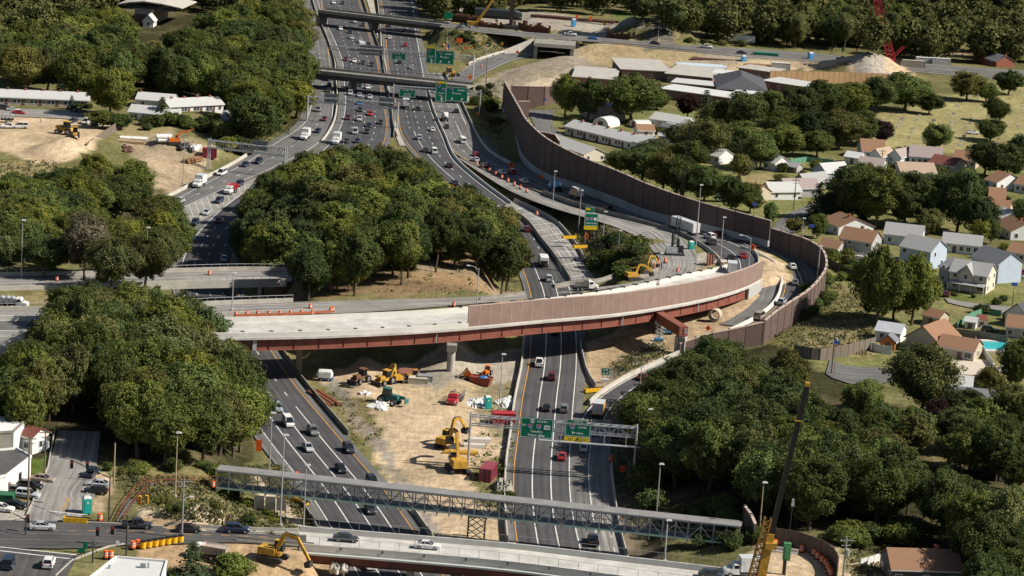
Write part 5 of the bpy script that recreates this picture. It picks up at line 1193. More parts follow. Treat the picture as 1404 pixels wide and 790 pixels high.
def house(a, b, depth, eave, label, roof='grey', wall='white', ridge='x', rise=None, front='', right='', chim=None, door=None, porch=None, z=None, over=.45, name='house', cat='house', wallr=None, hip=False, left='', group=None, flat=False, gable2=None):
 """a, b: photo points of the front wall's foot (left, right as seen); depth goes away from the camera.
 front / right: strings of window rows, eg 'w.w|w.w' (bottom|top)"""
 A = G(*a) if z is None else P(*a, z); Bq = G(*b) if z is None else P(*b, z)
 zb = (A.z+Bq.z)/2; u = Bq-A; u.z = 0; W = u.length; yaw = math.atan2(u.y, u.x)
 c = (A+Bq)/2; n_ = Vector((-math.sin(yaw), math.cos(yaw), 0)); c = c+n_*depth/2
 t = thing(name, label, cat, (c.x, c.y, zb-.05), yaw, group); HOUSES.append((c.x, c.y, math.hypot(W, depth)/2*.8))
 hw, hd = W/2, depth/2
 rise = rise if rise is not None else (hd if ridge == 'x' else hw)*.48
 mb = MB()
 if flat or hip: mb.box((0, 0, eave/2-.4), (W, depth, eave+.8))
 elif ridge == 'x': # gables at the two ends
  mb.profile([(-hd, -.8), (hd, -.8), (hd, eave), (0, eave+rise-.05), (-hd, eave)], -hw, hw)
  mb.v = [(y, x, z_) for x, y, z_ in mb.v]; mb.f = [tuple(reversed(f)) for f in mb.f]
 else: mb.profile([(-hw, -.8), (hw, -.8), (hw, eave), (0, eave+rise-.05), (-hw, eave)], -hd, hd)
 wl = mb.build('wall', WALLC[wall], t)
 mb = MB(); th = .16
 if flat:
  mb.box((0, 0, eave+.15), (W+over*2, depth+over*2, .3))
 elif hip:
  e = over; k = min(hd, hw)*.95
  rx = max(0.05, hw-k) if hw >= hd else .05; ry = max(.05, hd-k) if hd > hw else .05
  vs = [(-hw-e, -hd-e, eave), (hw+e, -hd-e, eave), (hw+e, hd+e, eave), (-hw-e, hd+e, eave), (-rx, -ry, eave+rise), (rx, -ry, eave+rise), (rx, ry, eave+rise), (-rx, ry, eave+rise)]
  vs += [(x, y, z_-th) for x, y, z_ in vs[:4]]
  mb.add(vs, [(0, 1, 5, 4), (1, 2, 6, 5), (2, 3, 7, 6), (3, 0, 4, 7), (4, 5, 6, 7), (8, 11, 10, 9), (0, 8, 9, 1), (1, 9, 10, 2), (2, 10, 11, 3), (3, 11, 8, 0)])
 else:
  H_ = hd if ridge == 'x' else hw; L_ = hw if ridge == 'x' else hd; sl = rise/H_
  pr = [(-H_-over, eave-over*sl), (0, eave+rise), (H_+over, eave-over*sl), (H_+over, eave-over*sl+th), (0, eave+rise+th), (-H_-over, eave-over*sl+th)]
  mb.add([(x, y, z_) for y in (-L_-over*.7, L_+over*.7) for x, z_ in pr], [(0, 1, 7, 6), (1, 2, 8, 7), (2, 3, 9, 8), (3, 4, 10, 9), (4, 5, 11, 10), (5, 0, 6, 11), (0, 5, 4, 1), (1, 4, 3, 2), (6, 7, 10, 11), (7, 8, 9, 10)])
  if ridge == 'x': mb.v = [(y, x, z_) for x, y, z_ in mb.v]; mb.f = [tuple(reversed(f)) for f in mb.f]
 rf = mb.build('roof', ROOFC[roof], t)
 if not flat:
  mb = MB()
  if hip:
   for s in (-1, 1): mb.box((0, s*(hd+over-.03), eave-.26), (W+2*over, .1, .2))
  elif ridge == 'x':
   for s in (-1, 1): mb.box((0, s*(hd+over-.02), eave-over*rise/hd-.02), (W+over*1.3, .08, .24))
  else:
   for s in (-1, 1): mb.box((s*(hw+over-.02), 0, eave-over*rise/hw-.02), (.08, depth+over*1.3, .24))
  mb.build('fascia', TRIM, rf)
 if chim is not None:
  for cx, cy in chim:
   mb = MB(); zt = eave+rise+.7 if not flat else eave+1.4
   mb.box((cx*hw, cy*hd, (eave+zt)/2), (.8, .7, zt-eave)); mb.build('chimney', BRICKC, rf)
 def rows(spec, axis, sgn, lim, fixed):
  if not spec: return
  for k, row in enumerate(spec.split('|')):
   n = len(row)
   for i, ch in enumerate(row):
    p = -lim+2*lim*(i+.5)/n; zc = 1.5+2.75*k
    if axis == 'x' and sgn < 0: pass
    if ch == 'w':
     if axis == 'y': window(wl, p, fixed, zc, 1.1, 1.2, 'y', sgn)
     else: window(wl, fixed, p, zc, 1.0, 1.2, 'x', sgn)
    elif ch == 'W':
     if axis == 'y': window(wl, p, fixed, zc, 1.9, 1.3, 'y', sgn)
     else: window(wl, fixed, p, zc, 1.7, 1.3, 'x', sgn)
    elif ch == 'd':
     mb = MB()
     if axis == 'y': mb.box((p, fixed+sgn*.04, 1.0), (1.1, .1, 2.1))
     else: mb.box((fixed+sgn*.04, p, 1.0), (.1, 1.1, 2.1))
     d_ = mb.build('door', DOORM, wl)
     mb = MB(); mb.box(((p+.35) if axis == 'y' else fixed+sgn*.12, fixed+sgn*.12 if axis == 'y' else p+.35, 1.0), (.1, .1, .1)); mb.build('handle', TRIM, d_)
    elif ch == 'g':
     mb = MB()
     if axis == 'y': mb.box((p, fixed+sgn*.04, 1.1), (2.6, .1, 2.2))
     else: mb.box((fixed+sgn*.04, p, 1.1), (.1, 2.6, 2.2))
     mb.build('garage_door', TRIM, wl)
 rows(front, 'y', -1, hw*.92, -hd); rows(right, 'x', 1, hd*.9, hw); rows(left, 'x', -1, hd*.9, -hw)
 if porch:
  x0, x1, dp = porch; x0, x1 = x0*hw, x1*hw
  mb = MB(); mb.add([(x0, -hd-dp, 2.4), (x1, -hd-dp, 2.4), (x1, -hd+.05, 2.9), (x0, -hd+.05, 2.9), (x0, -hd-dp, 2.25), (x1, -hd-dp, 2.25), (x1, -hd+.05, 2.75), (x0, -hd+.05, 2.75)], [(0, 1, 2, 3), (4, 7, 6, 5), (0, 4, 5, 1), (1, 5, 6, 2), (3, 7, 4, 0)])
  pr_ = mb.build('porch_roof', ROOFC[roof], t)
  mb = MB(); nn = max(2, int((x1-x0)/2.6)+1)
  for i in range(nn):
   x = x0+.1+(x1-x0-.2)*i/(nn-1); mb.box((x, -hd-dp+.1, 1.1), (.16, .16, 2.35))
  mb.build('porch_post', TRIM, pr_)
 if gable2:      # cross gable on the front
  x0, w2, zt = gable2; x0 *= hw
  mb = MB(); e2 = eave
  mb.add([(x0-w2/2, -hd-.5, .2), (x0+w2/2, -hd-.5, .2), (x0+w2/2, -hd-.5, e2), (x0, -hd-.5, zt), (x0-w2/2, -hd-.5, e2), (x0-w2/2, 0, .2), (x0+w2/2, 0, .2), (x0+w2/2, 0, e2), (x0, 0, zt), (x0-w2/2, 0, e2)], [(0, 1, 2, 3, 4), (1, 6, 7, 2), (5, 0, 4, 9)])
  g2 = mb.build('cross_gable', WALLC[wall], t)
  mb = MB(); k = (zt-e2)/(w2/2); o = .35
  for s in (-1, 1): mb.add([(x0, -hd-.9, zt+.14), (x0+s*(w2/2+o), -hd-.9, e2-o*k+.14), (x0+s*(w2/2+o), 0, e2-o*k+.14), (x0, 0, zt+.14), (x0, -hd-.9, zt), (x0+s*(w2/2+o), -hd-.9, e2-o*k), (x0+s*(w2/2+o), 0, e2-o*k), (x0, 0, zt)], [(0, 1, 2, 3), (4, 7, 6, 5), (0, 4, 5, 1), (1, 5, 6, 2)])
  mb.build('gable_roof', ROOFC[roof], g2)
  window(g2, x0, -hd-.5, eave-1.0, 1.0, 1.2, 'y', -1)
 return t
hb = house((1149, 349), (1193, 357), 8.5, 5.2, 'two storey grey beige house with brown roof and white rear deck', 'brown', 'grey', 'x', 2.6, 'wdww|.w..w', 'w.w|.w.', [(.0, .15)])
mb = MB(); mb.box((0, -5.8, 1.2), (9.5, 3.2, .2)); dk = mb.build('deck', mat('deck_wood', (.36, .31, .27), .8, .15, 1), hb)
mb = MB()
for i in range(24): mb.box((-4.7+i*9.4/23, -7.3, 1.75), (.08, .08, 1.0))
mb.box((0, -7.3, 2.25), (9.5, .1, .1)); mb.box((0, -7.3, .6), (9.3, .08, 1.1)); mb.build('railing', TRIM, dk)
house((1122, 349), (1147, 354), 6, 2.8, 'small grey garage with brown roof next to the two storey beige house', 'brown', 'grey', 'x', 1.7, '.dg')
house((1126, 314), (1149, 323), 12, 2.8, 'white single storey house with chestnut roof and chimney above the beige house', 'brown', 'white', 'x', 2.4, 'w.w', 'w..w', [(.3, -.1)])
house((1211, 334), (1262, 340), 9, 3.2, 'long pale blue house wing under a light grey roof', 'grey', 'paleblue', 'x', 2.6, 'w..w', 'w.')
house((1232, 362), (1274, 370), 9.5, 5.4, 'two storey pale blue house with light grey roof and white gable', 'grey', 'blue', 'x', 2.8, '.w.w|w..w', '.w|w.', over=.5)
house((1291, 345), (1344, 350.5), 8.5, 2.9, 'white and red ranch house with long light grey roof', 'grey', 'white', 'x', 2.2, 'wdwww', 'w.w')
house((1330, 378), (1367, 389), 9, 5.8, 'two storey blue house with dark roof and blank white end wall', 'slate', 'blue', 'x', 2.7, 'W.w|.W.w', '..|...')
house((1300, 396), (1351, 404), 9, 5.2, 'grey two storey house with central gable and white porch', 'grey', 'cream', 'x', 2.6, 'wdwW|w..w', 'w.w|w.w', porch=(-.95, 1, 2.4), gable2=(-.1, 3.6, 7.6))
house((1286, 385), (1299, 390), 8, 4.4, 'narrow grey annex leaning on the gabled porch house', 'grey', 'grey', 'x', 2.2, 'w|w')
house((1363, 318), (1385, 329.5), 9.5, 2.9, 'white house with dark chestnut roof and chimney near the frame edge', 'brown', 'white', 'x', 2.4, 'w.w', 'w.w', [(.2, .1)])
house((1380, 357), (1412, 362), 9, 2.8, 'beige ranch house with brown roof cut by the frame edge', 'brown', 'beige', 'x', 2.0, 'wwww')
house((1355, 282), (1377, 284), 11, 2.8, 'yellow house with brown roof and a pale front porch', 'brown', 'yellow', 'x', 2.4, 'www', 'w.w', porch=(-.9, .9, 2.5))
house((1357, 296), (1382, 299), 9, 2.8, 'low brown roofed house just below the yellow one', 'brown', 'tan', 'x', 2.0, 'w.w'); house((1357, 306), (1374, 311), 9, 2.8, 'small house with pale grey roof wedged under the yellow house', 'pale', 'paleblue', 'x', 2.2, 'w')
house((1349, 257.5), (1366, 262), 12, 3, 'white gabled house with brown roof over the yellow house', 'brown', 'white', 'x', 2.6, 'w.w', 'w.w')
house((1390, 263), (1415, 267), 9, 2.9, 'white house with tan brown roof at the frame edge', 'brown', 'paleblue', 'x', 2.2, 'www')
house((1181, 219), (1213, 221), 13, 3.2, 'brown roofed white house with big gable nearest the cemetery trees', 'brown', 'white', 'x', 3.2, 'w..w', 'w.w'); house((1191, 222), (1207, 225), 9, 2.8, 'grey blue gable house in front of the big brown roof', 'tan', 'paleblue', 'y', 2.2, 'w.', '')
house((1217, 223), (1234, 226), 9, 2.8, 'small pale blue house with pinkish roof by the cemetery', 'pink', 'paleblue', 'y', 2.2, 'w.', 'w'); house((1246, 225), (1290, 229), 11, 3, 'long white house with pinkish grey roof below the lone cemetery tree', 'pink', 'white', 'x', 2.9, 'wwdww', 'w.w')
house((1305, 228), (1337, 232), 10, 2.9, 'tan house with orange brown roof beside the cemetery lawn', 'brown', 'tan', 'x', 2.4, 'w.ww'); house((1234, 246), (1283, 248), 10, 2.8, 'long low house with faded brown roof behind the middle grove', 'tan', 'beige', 'x', 2.4, 'w.w.w'); house((1272, 232), (1306, 238), 10, 2.6, 'low dark red roofed house with orange end wall', 'red', 'beige', 'x', 2.2, 'w.w')
house((1175, 236), (1208, 240), 9, 2.7, 'low house with pinkish roof hidden behind the grove', 'pink', 'white', 'x', 2.2, 'w.w')
house((1113, 243), (1132, 248), 11, 2.9, 'pale roofed house with blue gable below the green screen', 'pale', 'blue', 'y', 2.4, 'w.w', 'w'); house((1086, 258), (1104, 263), 12, 2.9, 'olive and brick house with grey roof by the utility pole', 'grey', 'olive', 'y', 2.4, '.w', 'www'); house((1063, 263), (1078, 270), 12, 2.9, 'grey house with beige roof left of the utility pole lawn', 'pink', 'grey', 'y', 2.3, 'w.', 'w.w'); house((1042, 268), (1056, 274), 11, 2.8, 'pale house corner with white roof by the trees', 'pale', 'white', 'y', 2.2, 'w', 'w.w')
house((1157, 224), (1178, 227), 6, 2.6, 'small white shed with pale roof by the orange clutter', 'white', 'white', 'x', 1.4, 'd', 'w', name='garden_shed', cat='shed'); house((1080, 236), (1092, 238), 4, 2.2, 'grey garden shed behind the olive brick house', 'grey', 'grey', 'x', 1.0, 'd', name='garden_shed', cat='shed')
house((1046, 232), (1062, 235), 7, 2.9, 'white cottage among the olive trees', 'pale', 'white', 'x', 2, 'w.'); house((965, 222), (985, 226), 8, 2.9, 'white house half hidden by the light olive tree', 'pale', 'white', 'x', 2, 'w.w'); house((1006, 232), (1016, 234), 8, 3.2, 'white gabled house among trees behind the wall', 'pale', 'white', 'y', 2, 'w'); house((1012, 274), (1034, 278), 9, 2.8, 'brown roofed house just behind the lower noise wall', 'brown', 'tan', 'x', 2.4, 'w')
house((1241, 478), (1284, 487), 12, 3.4, 'tan house with front gable and orange brown roof by the court', 'brown', 'tan', 'y', 3.2, '.w.w', '', over=.6); house((1284, 489), (1334, 497), 8.5, 2.9, 'low tan wing with brown roof and glazed patio door', 'brown', 'tan', 'x', 2.0, '..dW', 'w')
house((1199, 467), (1233, 472), 7, 2.8, 'small white barn with pale metal roof by the tan house', 'metal', 'white', 'x', 1.6, 'w.', name='barn', cat='barn')
ph = house((1206, 478), (1226, 481), 3.4, 2.4, 'orange cedar playhouse with green roof beside the tan house', 'slate', 'orangewood', 'y', 1.4, 'd', name='playhouse', cat='playhouse')
house((1322, 450), (1337, 452), 3.5, 2.0, 'white garden shed with flat pitched roof on the mown lawn', 'pale', 'white', 'x', .8, 'd', name='garden_shed', cat='shed'); house((1340, 448), (1351, 449), 3, 2.0, 'smaller white shed with reddish roof on the mown lawn', 'red', 'white', 'x', .9, 'd', name='garden_shed', cat='shed')
house((1377, 444), (1408, 452), 9, 3.2, 'white house with nearly black roof by the parked dark truck', 'dark', 'white', 'y', 3.0, 'w', '', over=.6); house((1378, 462), (1410, 466), 8, 3.0, 'grey house with brown roof below the black roofed one', 'brown', 'grey', 'x', 2.2, 'w.w'); house((1264, 444), (1287, 449), 5, 2.6, 'tan garage with orange brown roof behind the tan house', 'brown', 'tan', 'x', 1.4, 'd', name='garage', cat='garage')
house((1276, 546), (1330, 552), 10, 2.8, 'low house with pale roof behind the purple brown tree', 'pale', 'paleblue', 'x', 2.2, 'w.w'); house((1300, 566), (1362, 572), 10, 2.9, 'wide house with dark blue grey roof among thin trees', 'slate', 'paleblue', 'x', 2.2, 'w..w'); house((1370, 660), (1412, 664), 10, 3, 'grey roofed white house at the frame edge above the dark wood', 'slate', 'white', 'x', 3.2, 'www', left='w.w'); house((1388, 557), (1412, 560), 6, 3, 'grey green shed among dark trees at the frame edge', 'slate', 'grey', 'x', .8, 'd', name='shed', cat='shed'); house((1098, 600), (1116, 608), 9, 3, 'white roofed house glimpsed in the dark wood', 'white', 'white', 'y', 2.2, 'w')
house((1221, 802), (1316, 806), 8.5, 3.3, 'brown roofed house with pale blue end wall at the bottom of the view', 'brown', 'dark', 'x', 2.4, 'w..w..w', left='w.w', chim=[(.42, .1)])
def row_house(a, b, depth, label, n, roof='pale', wall='beige', chim=True):
 t = house(a, b, depth, 2.9, label, roof, wall, 'x', 1.9, 'wd.w'*n, 'w.w', [(-.95+1.9*(k+.5)/n, .0) for k in range(n)] if chim else None, over=.5, name='row_house', cat='row house')
 return t
row_house((774, 184), (868, 206), 9, 'long white row house with pale roof in front of the arched sheds', 5, 'pale', 'white', True); house((868, 206), (884, 210), 9.5, 3.2, 'white end wing of the long row house', 'pale', 'white', 'x', 1.9, 'W', 'W'); row_house((745, 204), (800, 222), 9, 'row house with cream end wall right against the tall noise wall', 3, 'pale', 'cream', False); house((890, 173), (921, 178), 9, 3, 'white bungalow with pale roof on the lawn below the big tree', 'pale', 'beige', 'x', 1.9, 'w.ww', ''); house((915, 177), (940, 181), 8, 3, 'white bungalow wing with porch beside the lawn', 'pale', 'white', 'x', 1.8, 'w.w', 'w', porch=(-1, 0, 2))
row_house((-30, 142), (122, 148.5), 9, 'long stone faced row house with pale roof at the dirt yard street', 6, 'pale', 'stone'); row_house((232, 154), (306, 156), 9, 'white row house with pale roof above the hedge', 4, 'pale', 'white'); row_house((176, 164), (222, 168), 8, 'lower white house with pale roof beside the dark conifer', 2, 'pale', 'white', False); house((186, 147), (236, 150), 9, 2.9, 'pale roofed house behind the dark conifer', 'pale', 'white', 'x', 1.9, 'w.w', chim=[(-.9, 0)]); house((222, 166), (247, 167), 6, 2.6, 'low grey roofed outbuilding right of the dark conifer', 'pale', 'grey', 'x', 1.2, 'w', name='outbuilding', cat='outbuilding')
def quonset(a, b, depth, hgt, label, m_, endm):
 A, B_ = G(*a), G(*b); u = B_-A; W = u.length; yaw = math.atan2(u.y, u.x); c = (A+B_)/2+Vector((-math.sin(yaw), math.cos(yaw), 0))*depth/2
 t = thing('arched_shed', label, 'shed', (c.x, c.y, c.z-.1), yaw)
 n = 12; arc = [(-W/2*math.cos(PI*i/n), hgt*math.sin(PI*i/n)**.8) for i in range(n+1)]
 mb = MB(); mb.add([(x, y, z_) for y in (-depth/2, depth/2) for x, z_ in arc], [(i, i+1, n+2+i, n+1+i) for i in range(n)]); mb.build('roof', m_, t)
 mb = MB()
 for y in (-depth/2+.05, depth/2-.05): mb.add([(x*.98, y, z_*.98) for x, z_ in arc], [tuple(range(n+1))])
 e_ = mb.build('end_wall', endm, t)
 mb = MB(); mb.box((0, -depth/2, 1.1), (W*.3, .1, 2.2)); mb.build('door', DOORM, e_)
quonset((300, 173), (316, 176), 7, 5.0, 'grey arched shed at the end of the hedge', ROOFC['metal'], WALLC['paleblue']); quonset((812, 172), (834, 176), 8, 3.6, 'small white arched shed behind the long row house', ROOFC['white'], WALLC['white']); quonset((862, 172), (874, 177), 6, 2.8, 'tiny white arched shed under the forked tree', ROOFC['white'], WALLC['white']); quonset((806, 164), (858, 166), 10, 5.5, 'large grey blue arched roof behind the dull green tree', mat('roof_bluegrey', (.25, .29, .33), .6, .2, .8), WALLC['grey'])
house((874, 187), (897, 187.5), 5, 2.4, 'white shed with brown roof on the lawn', 'brown', 'white', 'x', 1.6, 'd', name='garden_shed', cat='shed'); house((902, 194), (914, 195), 5, 2.2, 'pale blue flat shed beside the brown roofed one', 'metal', 'paleblue', 'x', .6, 'd', name='garden_shed', cat='shed'); house((905, 182), (920, 185), 4, 2.6, 'dark grey shed by the bungalow porch', 'slate', 'grey', 'x', 1.0, 'd', name='garden_shed', cat='shed'); house((912, 198), (930, 201), 5, 2.0, 'low white greenhouse roof behind the noise wall', 'white', 'white', 'x', 1.0, 'w', name='greenhouse', cat='greenhouse')
def hall(a, b, depth, h, label, roof='taupe', wall='brick', **k): return house(a, b, depth, h, label, roof, wall, flat=True, front='w.w.w.w', over=.9, name='school_hall', cat='school building', **k)
hall((786, 118), (842, 120), 30, 3.4, 'brick hall with flat taupe roof at the gravel heap end'); hall((852, 107), (916, 110), 32, 3.6, 'brick hall with flat taupe roof farthest back by the row of shrubs'); hall((913, 113), (972, 119), 30, 3.6, 'brick hall with flat taupe roof beside the dark hipped one'); hall((905, 134), (998, 147), 14, 3.6, 'long dark brick wing with rounded white roof edge', 'white'); hall((922, 124), (992, 131), 12, 3.2, 'second long brick wing with pale roof edge', 'pale'); hall((1006, 140), (1046, 144), 9, 3.6, 'low wing with white roof under the hipped hall', 'white'); hall((1046, 122), (1105, 130), 14, 3.2, 'long low wing with pale roof right of the hipped hall', 'pale'); hall((1012, 106), (1056, 112), 12, 4.0, 'low wing with taupe roof behind the hipped hall'); hall((978, 112), (1010, 115), 10, 3.6, 'small white roofed link wing by the conifers', 'white')
house((985, 134), (1048, 138), 34, 4, 'dark hipped school hall in the middle of the wings', 'dark', 'brick', hip=True, rise=4.2, over=1.2, name='school_hall', cat='school building')
house((1334, 84), (1350, 88), 11, 4, 'dark roofed house with red gable at the far roadside', 'slate', 'redwood', 'x', 4.0, 'w', '|w', over=.3); house((1350, 89), (1366, 92), 9, 3, 'dark roofed wing of the red gabled house with red chimney', 'slate', 'redwood', 'x', 2.4, 'w', '', [(.9, 0)])
ch = house((184, 32), (210, 34), 26, 6.5, 'beige block church with broad curved pale roof among trees', 'tan', 'stone', flat=True, front='', right='', over=.2, name='church', cat='church')
mb = MB(); pr = [(-12, 7.6), (-6, 8.8), (0, 9.6), (8, 9.2), (17, 8.0), (17, 8.4), (8, 9.7), (0, 10.2), (-6, 9.4), (-12, 8.0)]
mb.profile(pr, -14, 13); mb.build('upper_roof', mat('church_roof', (.48, .44, .38), .6, .06, .3), ch)
mb = MB(); mb.box((3, -12.4, 7.2), (22, .3, 1.6)); mb.build('clerestory_window', GLASS, ch); mb = MB(); mb.box((-1, -13.1, 2.4), (6, .3, 3.8)); mb.build('door', DOORM, ch)
house((196, 37), (210, 38), 8, 3, 'white gabled house below the church', 'pale', 'white', 'y', 2.4, 'w', 'w')
def block(a, b, depth, h, label, wall, roofm, name='building', cat='building', z=7, parapet=True, front=''):
 A, B_ = P(*a, z), P(*b, z); u = B_-A; W = u.length; yaw = math.atan2(u.y, u.x); c = (A+B_)/2+Vector((-math.sin(yaw), math.cos(yaw), 0))*depth/2
 t = thing(name, label, cat, (c.x, c.y, z-.1), yaw)
 mb = MB(); mb.box((0, 0, h/2-.3), (W, depth, h+.6)); w_ = mb.build('wall', wall, t)
 mb = MB(); mb.box((0, 0, h+.06), (W-.7, depth-.7, .1)); r_ = mb.build('roof', roofm, t)
 if parapet:
  mb = MB()
  for cx, cy, sx_, sy_ in ((0, -depth/2+.15, W, .3), (0, depth/2-.15, W, .3), (-W/2+.15, 0, .3, depth-.6), (W/2-.15, 0, .3, depth-.6)): mb.box((cx, cy, h+.2), (sx_, sy_, .45))
  mb.build('parapet', wall, t)
 for i, chh in enumerate(front):
  x = -W/2+W*(i+.5)/len(front)
  if chh == 'w': window(w_, x, -depth/2, 1.7, 1.0, 1.3, 'y', -1)
  if chh == 'd':
   mb = MB(); mb.box((x, -depth/2-.04, 1.1), (1.4, .1, 2.3)); mb.build('door', BLACK, w_)
 return t, W, r_
TAR = mat('tar_roof', (.09, .088, .085), .95, .2, .4)
def corner_block(pts, z0, h, label, wall, roofm):
 w = [P(x, y, z0) for x, y in pts]; c = sum(w, Vector())/len(w)
 t = thing('building', label, 'building', c, world=True)
 mb = MB(); mb.prism([(p.x, p.y) for p in w], z0-.5, z0+h); wl = mb.build('wall', wall, t)
 mb = MB(); q = [c.lerp(p, .96) for p in w]; mb.prism([(p.x, p.y) for p in q], z0+h+.003, z0+h+.08); mb.build('roof', roofm, t)
 mb = MB(); n = len(w)
 for i in range(n): mb.beam(w[i]+Vector((0, 0, h+.15)), w[(i+1) % n]+Vector((0, 0, h+.15)), .3, .45)
 mb.build('parapet', wall, t)
 return t, w, wl
t, w, wl = corner_block([(-60, 694), (8, 680), (42, 653), (22, 642), (-60, 650)], 7, 3.8, 'white walled building with tar roof and black door facing the parked cars', WALLC['white'], TAR)
d = (w[2]-w[1]).normalized(); nn = Vector((d.y, -d.x, 0))
mb = MB(); p = w[1].lerp(w[2], .55)+nn*.06; mb.box((p.x, p.y, 8.2), (1.3, .12, 2.5), math.atan2(d.y, d.x)); mb.build('door', BLACK, t)
mb = MB(); p = w[1].lerp(w[2], .12)+nn*.06; mb.box((p.x, p.y, 8.1), (1.0, .12, 2.2), math.atan2(d.y, d.x)); mb.build('door', DOORM, t)
t, w, wl = corner_block([(-40, 632), (17, 628), (34, 612), (-20, 606)], 7, 5.2, 'tall grey concrete block with white side behind the tar roof', CONC_D, WALLC['white'])
mb = MB(); d = (w[2]-w[1]); nn = Vector((d.y, -d.x, 0)).normalized(); p0, p1 = w[1]+nn*.08, w[2]+nn*.08; wall_ribbon(mb, [p0, p1], [6.8, 6.8], [12.1, 12.1], .1); mb.build('side_wall', WALLC['white'], t)
house((28, 618), (44, 622), 5, 3.4, 'little house with red tiled roof and white walls beside the concrete block', 'red', 'white', 'x', 1.2, 'w', 'w', z=7);
t, w, wl = corner_block([(105, 845), (216, 845), (227, 808), (158, 802)], 7, 4.8, 'long building with clean white flat roof at the bottom edge', WALLC['white'], ROOFC['white'])
p = P(196, 779, 11.8); mb = MB(); mb.box((p.x, p.y, 12.2), (.9, .7, .8)); mb.cyl((p.x+.9, p.y, 11.8), (p.x+.9, p.y, 12.8), .15, .15, 8); mb.build('roof_vent', GALV_D, t)
p = P(150, 780, 11.8); mb = MB(); mb.cyl((p.x, p.y, 11.8), (p.x, p.y, 12.5), .2, .2, 8); mb.build('roof_vent', GALV_D, t)
t = thing('swimming_pool', 'turquoise swimming pool with pale coping beside the low tan wing', 'swimming pool', G(1355, 476), .1)
zp = t.location.z-.0
mb = MB()
for cx, cy, sx_, sy_ in ((0, -5.2, 15, 1.6), (0, 5.2, 15, 1.6), (-6.6, 0, 1.8, 9), (6.6, 0, 1.8, 9)): mb.box((cx, cy, .28), (sx_, sy_, .5))
mb.build('coping', CONC_W, t); mb = MB(); mb.box((0, 0, .2), (11.6, 9, .3)); mb.build('water', mat('pool_water', (.05, .45, .48), .08, .08, .4, spec=.5), t)
t = thing('patio', 'pale concrete patio and driveway in front of the tan wing', 'patio', G(1324, 504), .05)
mb = MB(); mb.box((0, 0, .1), (16, 16, .3)); mb.build('slab', mat('patio_concrete', (.50, .44, .36), .9, .08, .4), t)
# ------------------------------------------------------------------ trees
def leaf_mat(name, col, hue=0.10, trans=.22):
 mt = bpy.data.materials.new(name); mt.use_nodes = True; N = mt.node_tree.nodes; L = mt.node_tree.links
 b = N['Principled BSDF']; b.inputs['Roughness'].default_value = .75; b.inputs['Specular IOR Level'].default_value = .12
 geo = N.new('ShaderNodeNewGeometry'); oi = N.new('ShaderNodeObjectInfo'); tc = N.new('ShaderNodeTexCoord')
 nz = N.new('ShaderNodeTexNoise'); nz.inputs['Scale'].default_value = .35; nz.inputs['Detail'].default_value = 3; L.new(tc.outputs['Object'], nz.inputs['Vector'])
 def mr(src, lo, hi, a=0., b_=1.):
  r = N.new('ShaderNodeMapRange'); r.inputs['From Min'].default_value = a; r.inputs['From Max'].default_value = b_; r.inputs['To Min'].default_value = lo; r.inputs['To Max'].default_value = hi; L.new(src, r.inputs['Value']); return r.outputs[0]
 def mul(p, q):
  n = N.new('ShaderNodeMath'); n.operation = 'MULTIPLY'; L.new(p, n.inputs[0]); L.new(q, n.inputs[1]); return n.outputs[0]
 f = mul(mul(mr(geo.outputs['Random Per Island'], .72, 1.28), mr(oi.outputs['Random'], .72, 1.32)), mr(nz.outputs['Fac'], .72, 1.32, .3, .7))
 warm = N.new('ShaderNodeMix'); warm.data_type = 'RGBA'
 c = Vector(col); warm.inputs[6].default_value = (*Vector((c.x*.88, c.y*1.0, c.z*1.12)), 1); warm.inputs[7].default_value = (*Vector((c.x*(1+hue*1.6), c.y*(1+hue*.35), c.z*.85)), 1)
 ad = N.new('ShaderNodeMath'); ad.operation = 'FRACT'; m7 = N.new('ShaderNodeMath'); m7.operation = 'MULTIPLY'; m7.inputs[1].default_value = 7.31
 L.new(oi.outputs['Random'], m7.inputs[0]); L.new(m7.outputs[0], ad.inputs[0])
 mixf = N.new('ShaderNodeMath'); mixf.operation = 'ADD'; L.new(ad.outputs[0], mixf.inputs[0]); L.new(mr(nz.outputs['Fac'], -.35, .35, .3, .7), mixf.inputs[1]); mixf.use_clamp = True
 L.new(mixf.outputs[0], warm.inputs[0])
 v = N.new('ShaderNodeVectorMath'); v.operation = 'SCALE'; L.new(warm.outputs[2], v.inputs[0]); L.new(f, v.inputs['Scale'])
 L.new(v.outputs[0], b.inputs['Base Color'])
 tr = N.new('ShaderNodeBsdfTranslucent'); L.new(v.outputs[0], tr.inputs['Color'])
 ms = N.new('ShaderNodeMixShader'); ms.inputs[0].default_value = trans
 L.new(b.outputs[0], ms.inputs[1]); L.new(tr.outputs[0], ms.inputs[2]); L.new(ms.outputs[0], N['Material Output'].inputs['Surface'])
 MATS[name] = mt; return mt
LEAF = {'mid': leaf_mat('leaf_mid', (.104, .130, .036)), 'dark': leaf_mat('leaf_dark', (.068, .090, .029)), 'bright': leaf_mat('leaf_bright', (.152, .172, .038)), 'olive': leaf_mat('leaf_olive', (.128, .130, .044)),
  'brown': leaf_mat('leaf_brown', (.125, .098, .058), .15), 'purple': leaf_mat('leaf_purple', (.030, .016, .016), .1), 'blue': leaf_mat('leaf_bluegreen', (.075, .11, .08), .1), 'pine': leaf_mat('leaf_pine', (.055, .082, .036), .1)}
BARK = mat('bark', (.10, .078, .055), .95, .3, 1.2, stretch=(3, 3, .4))
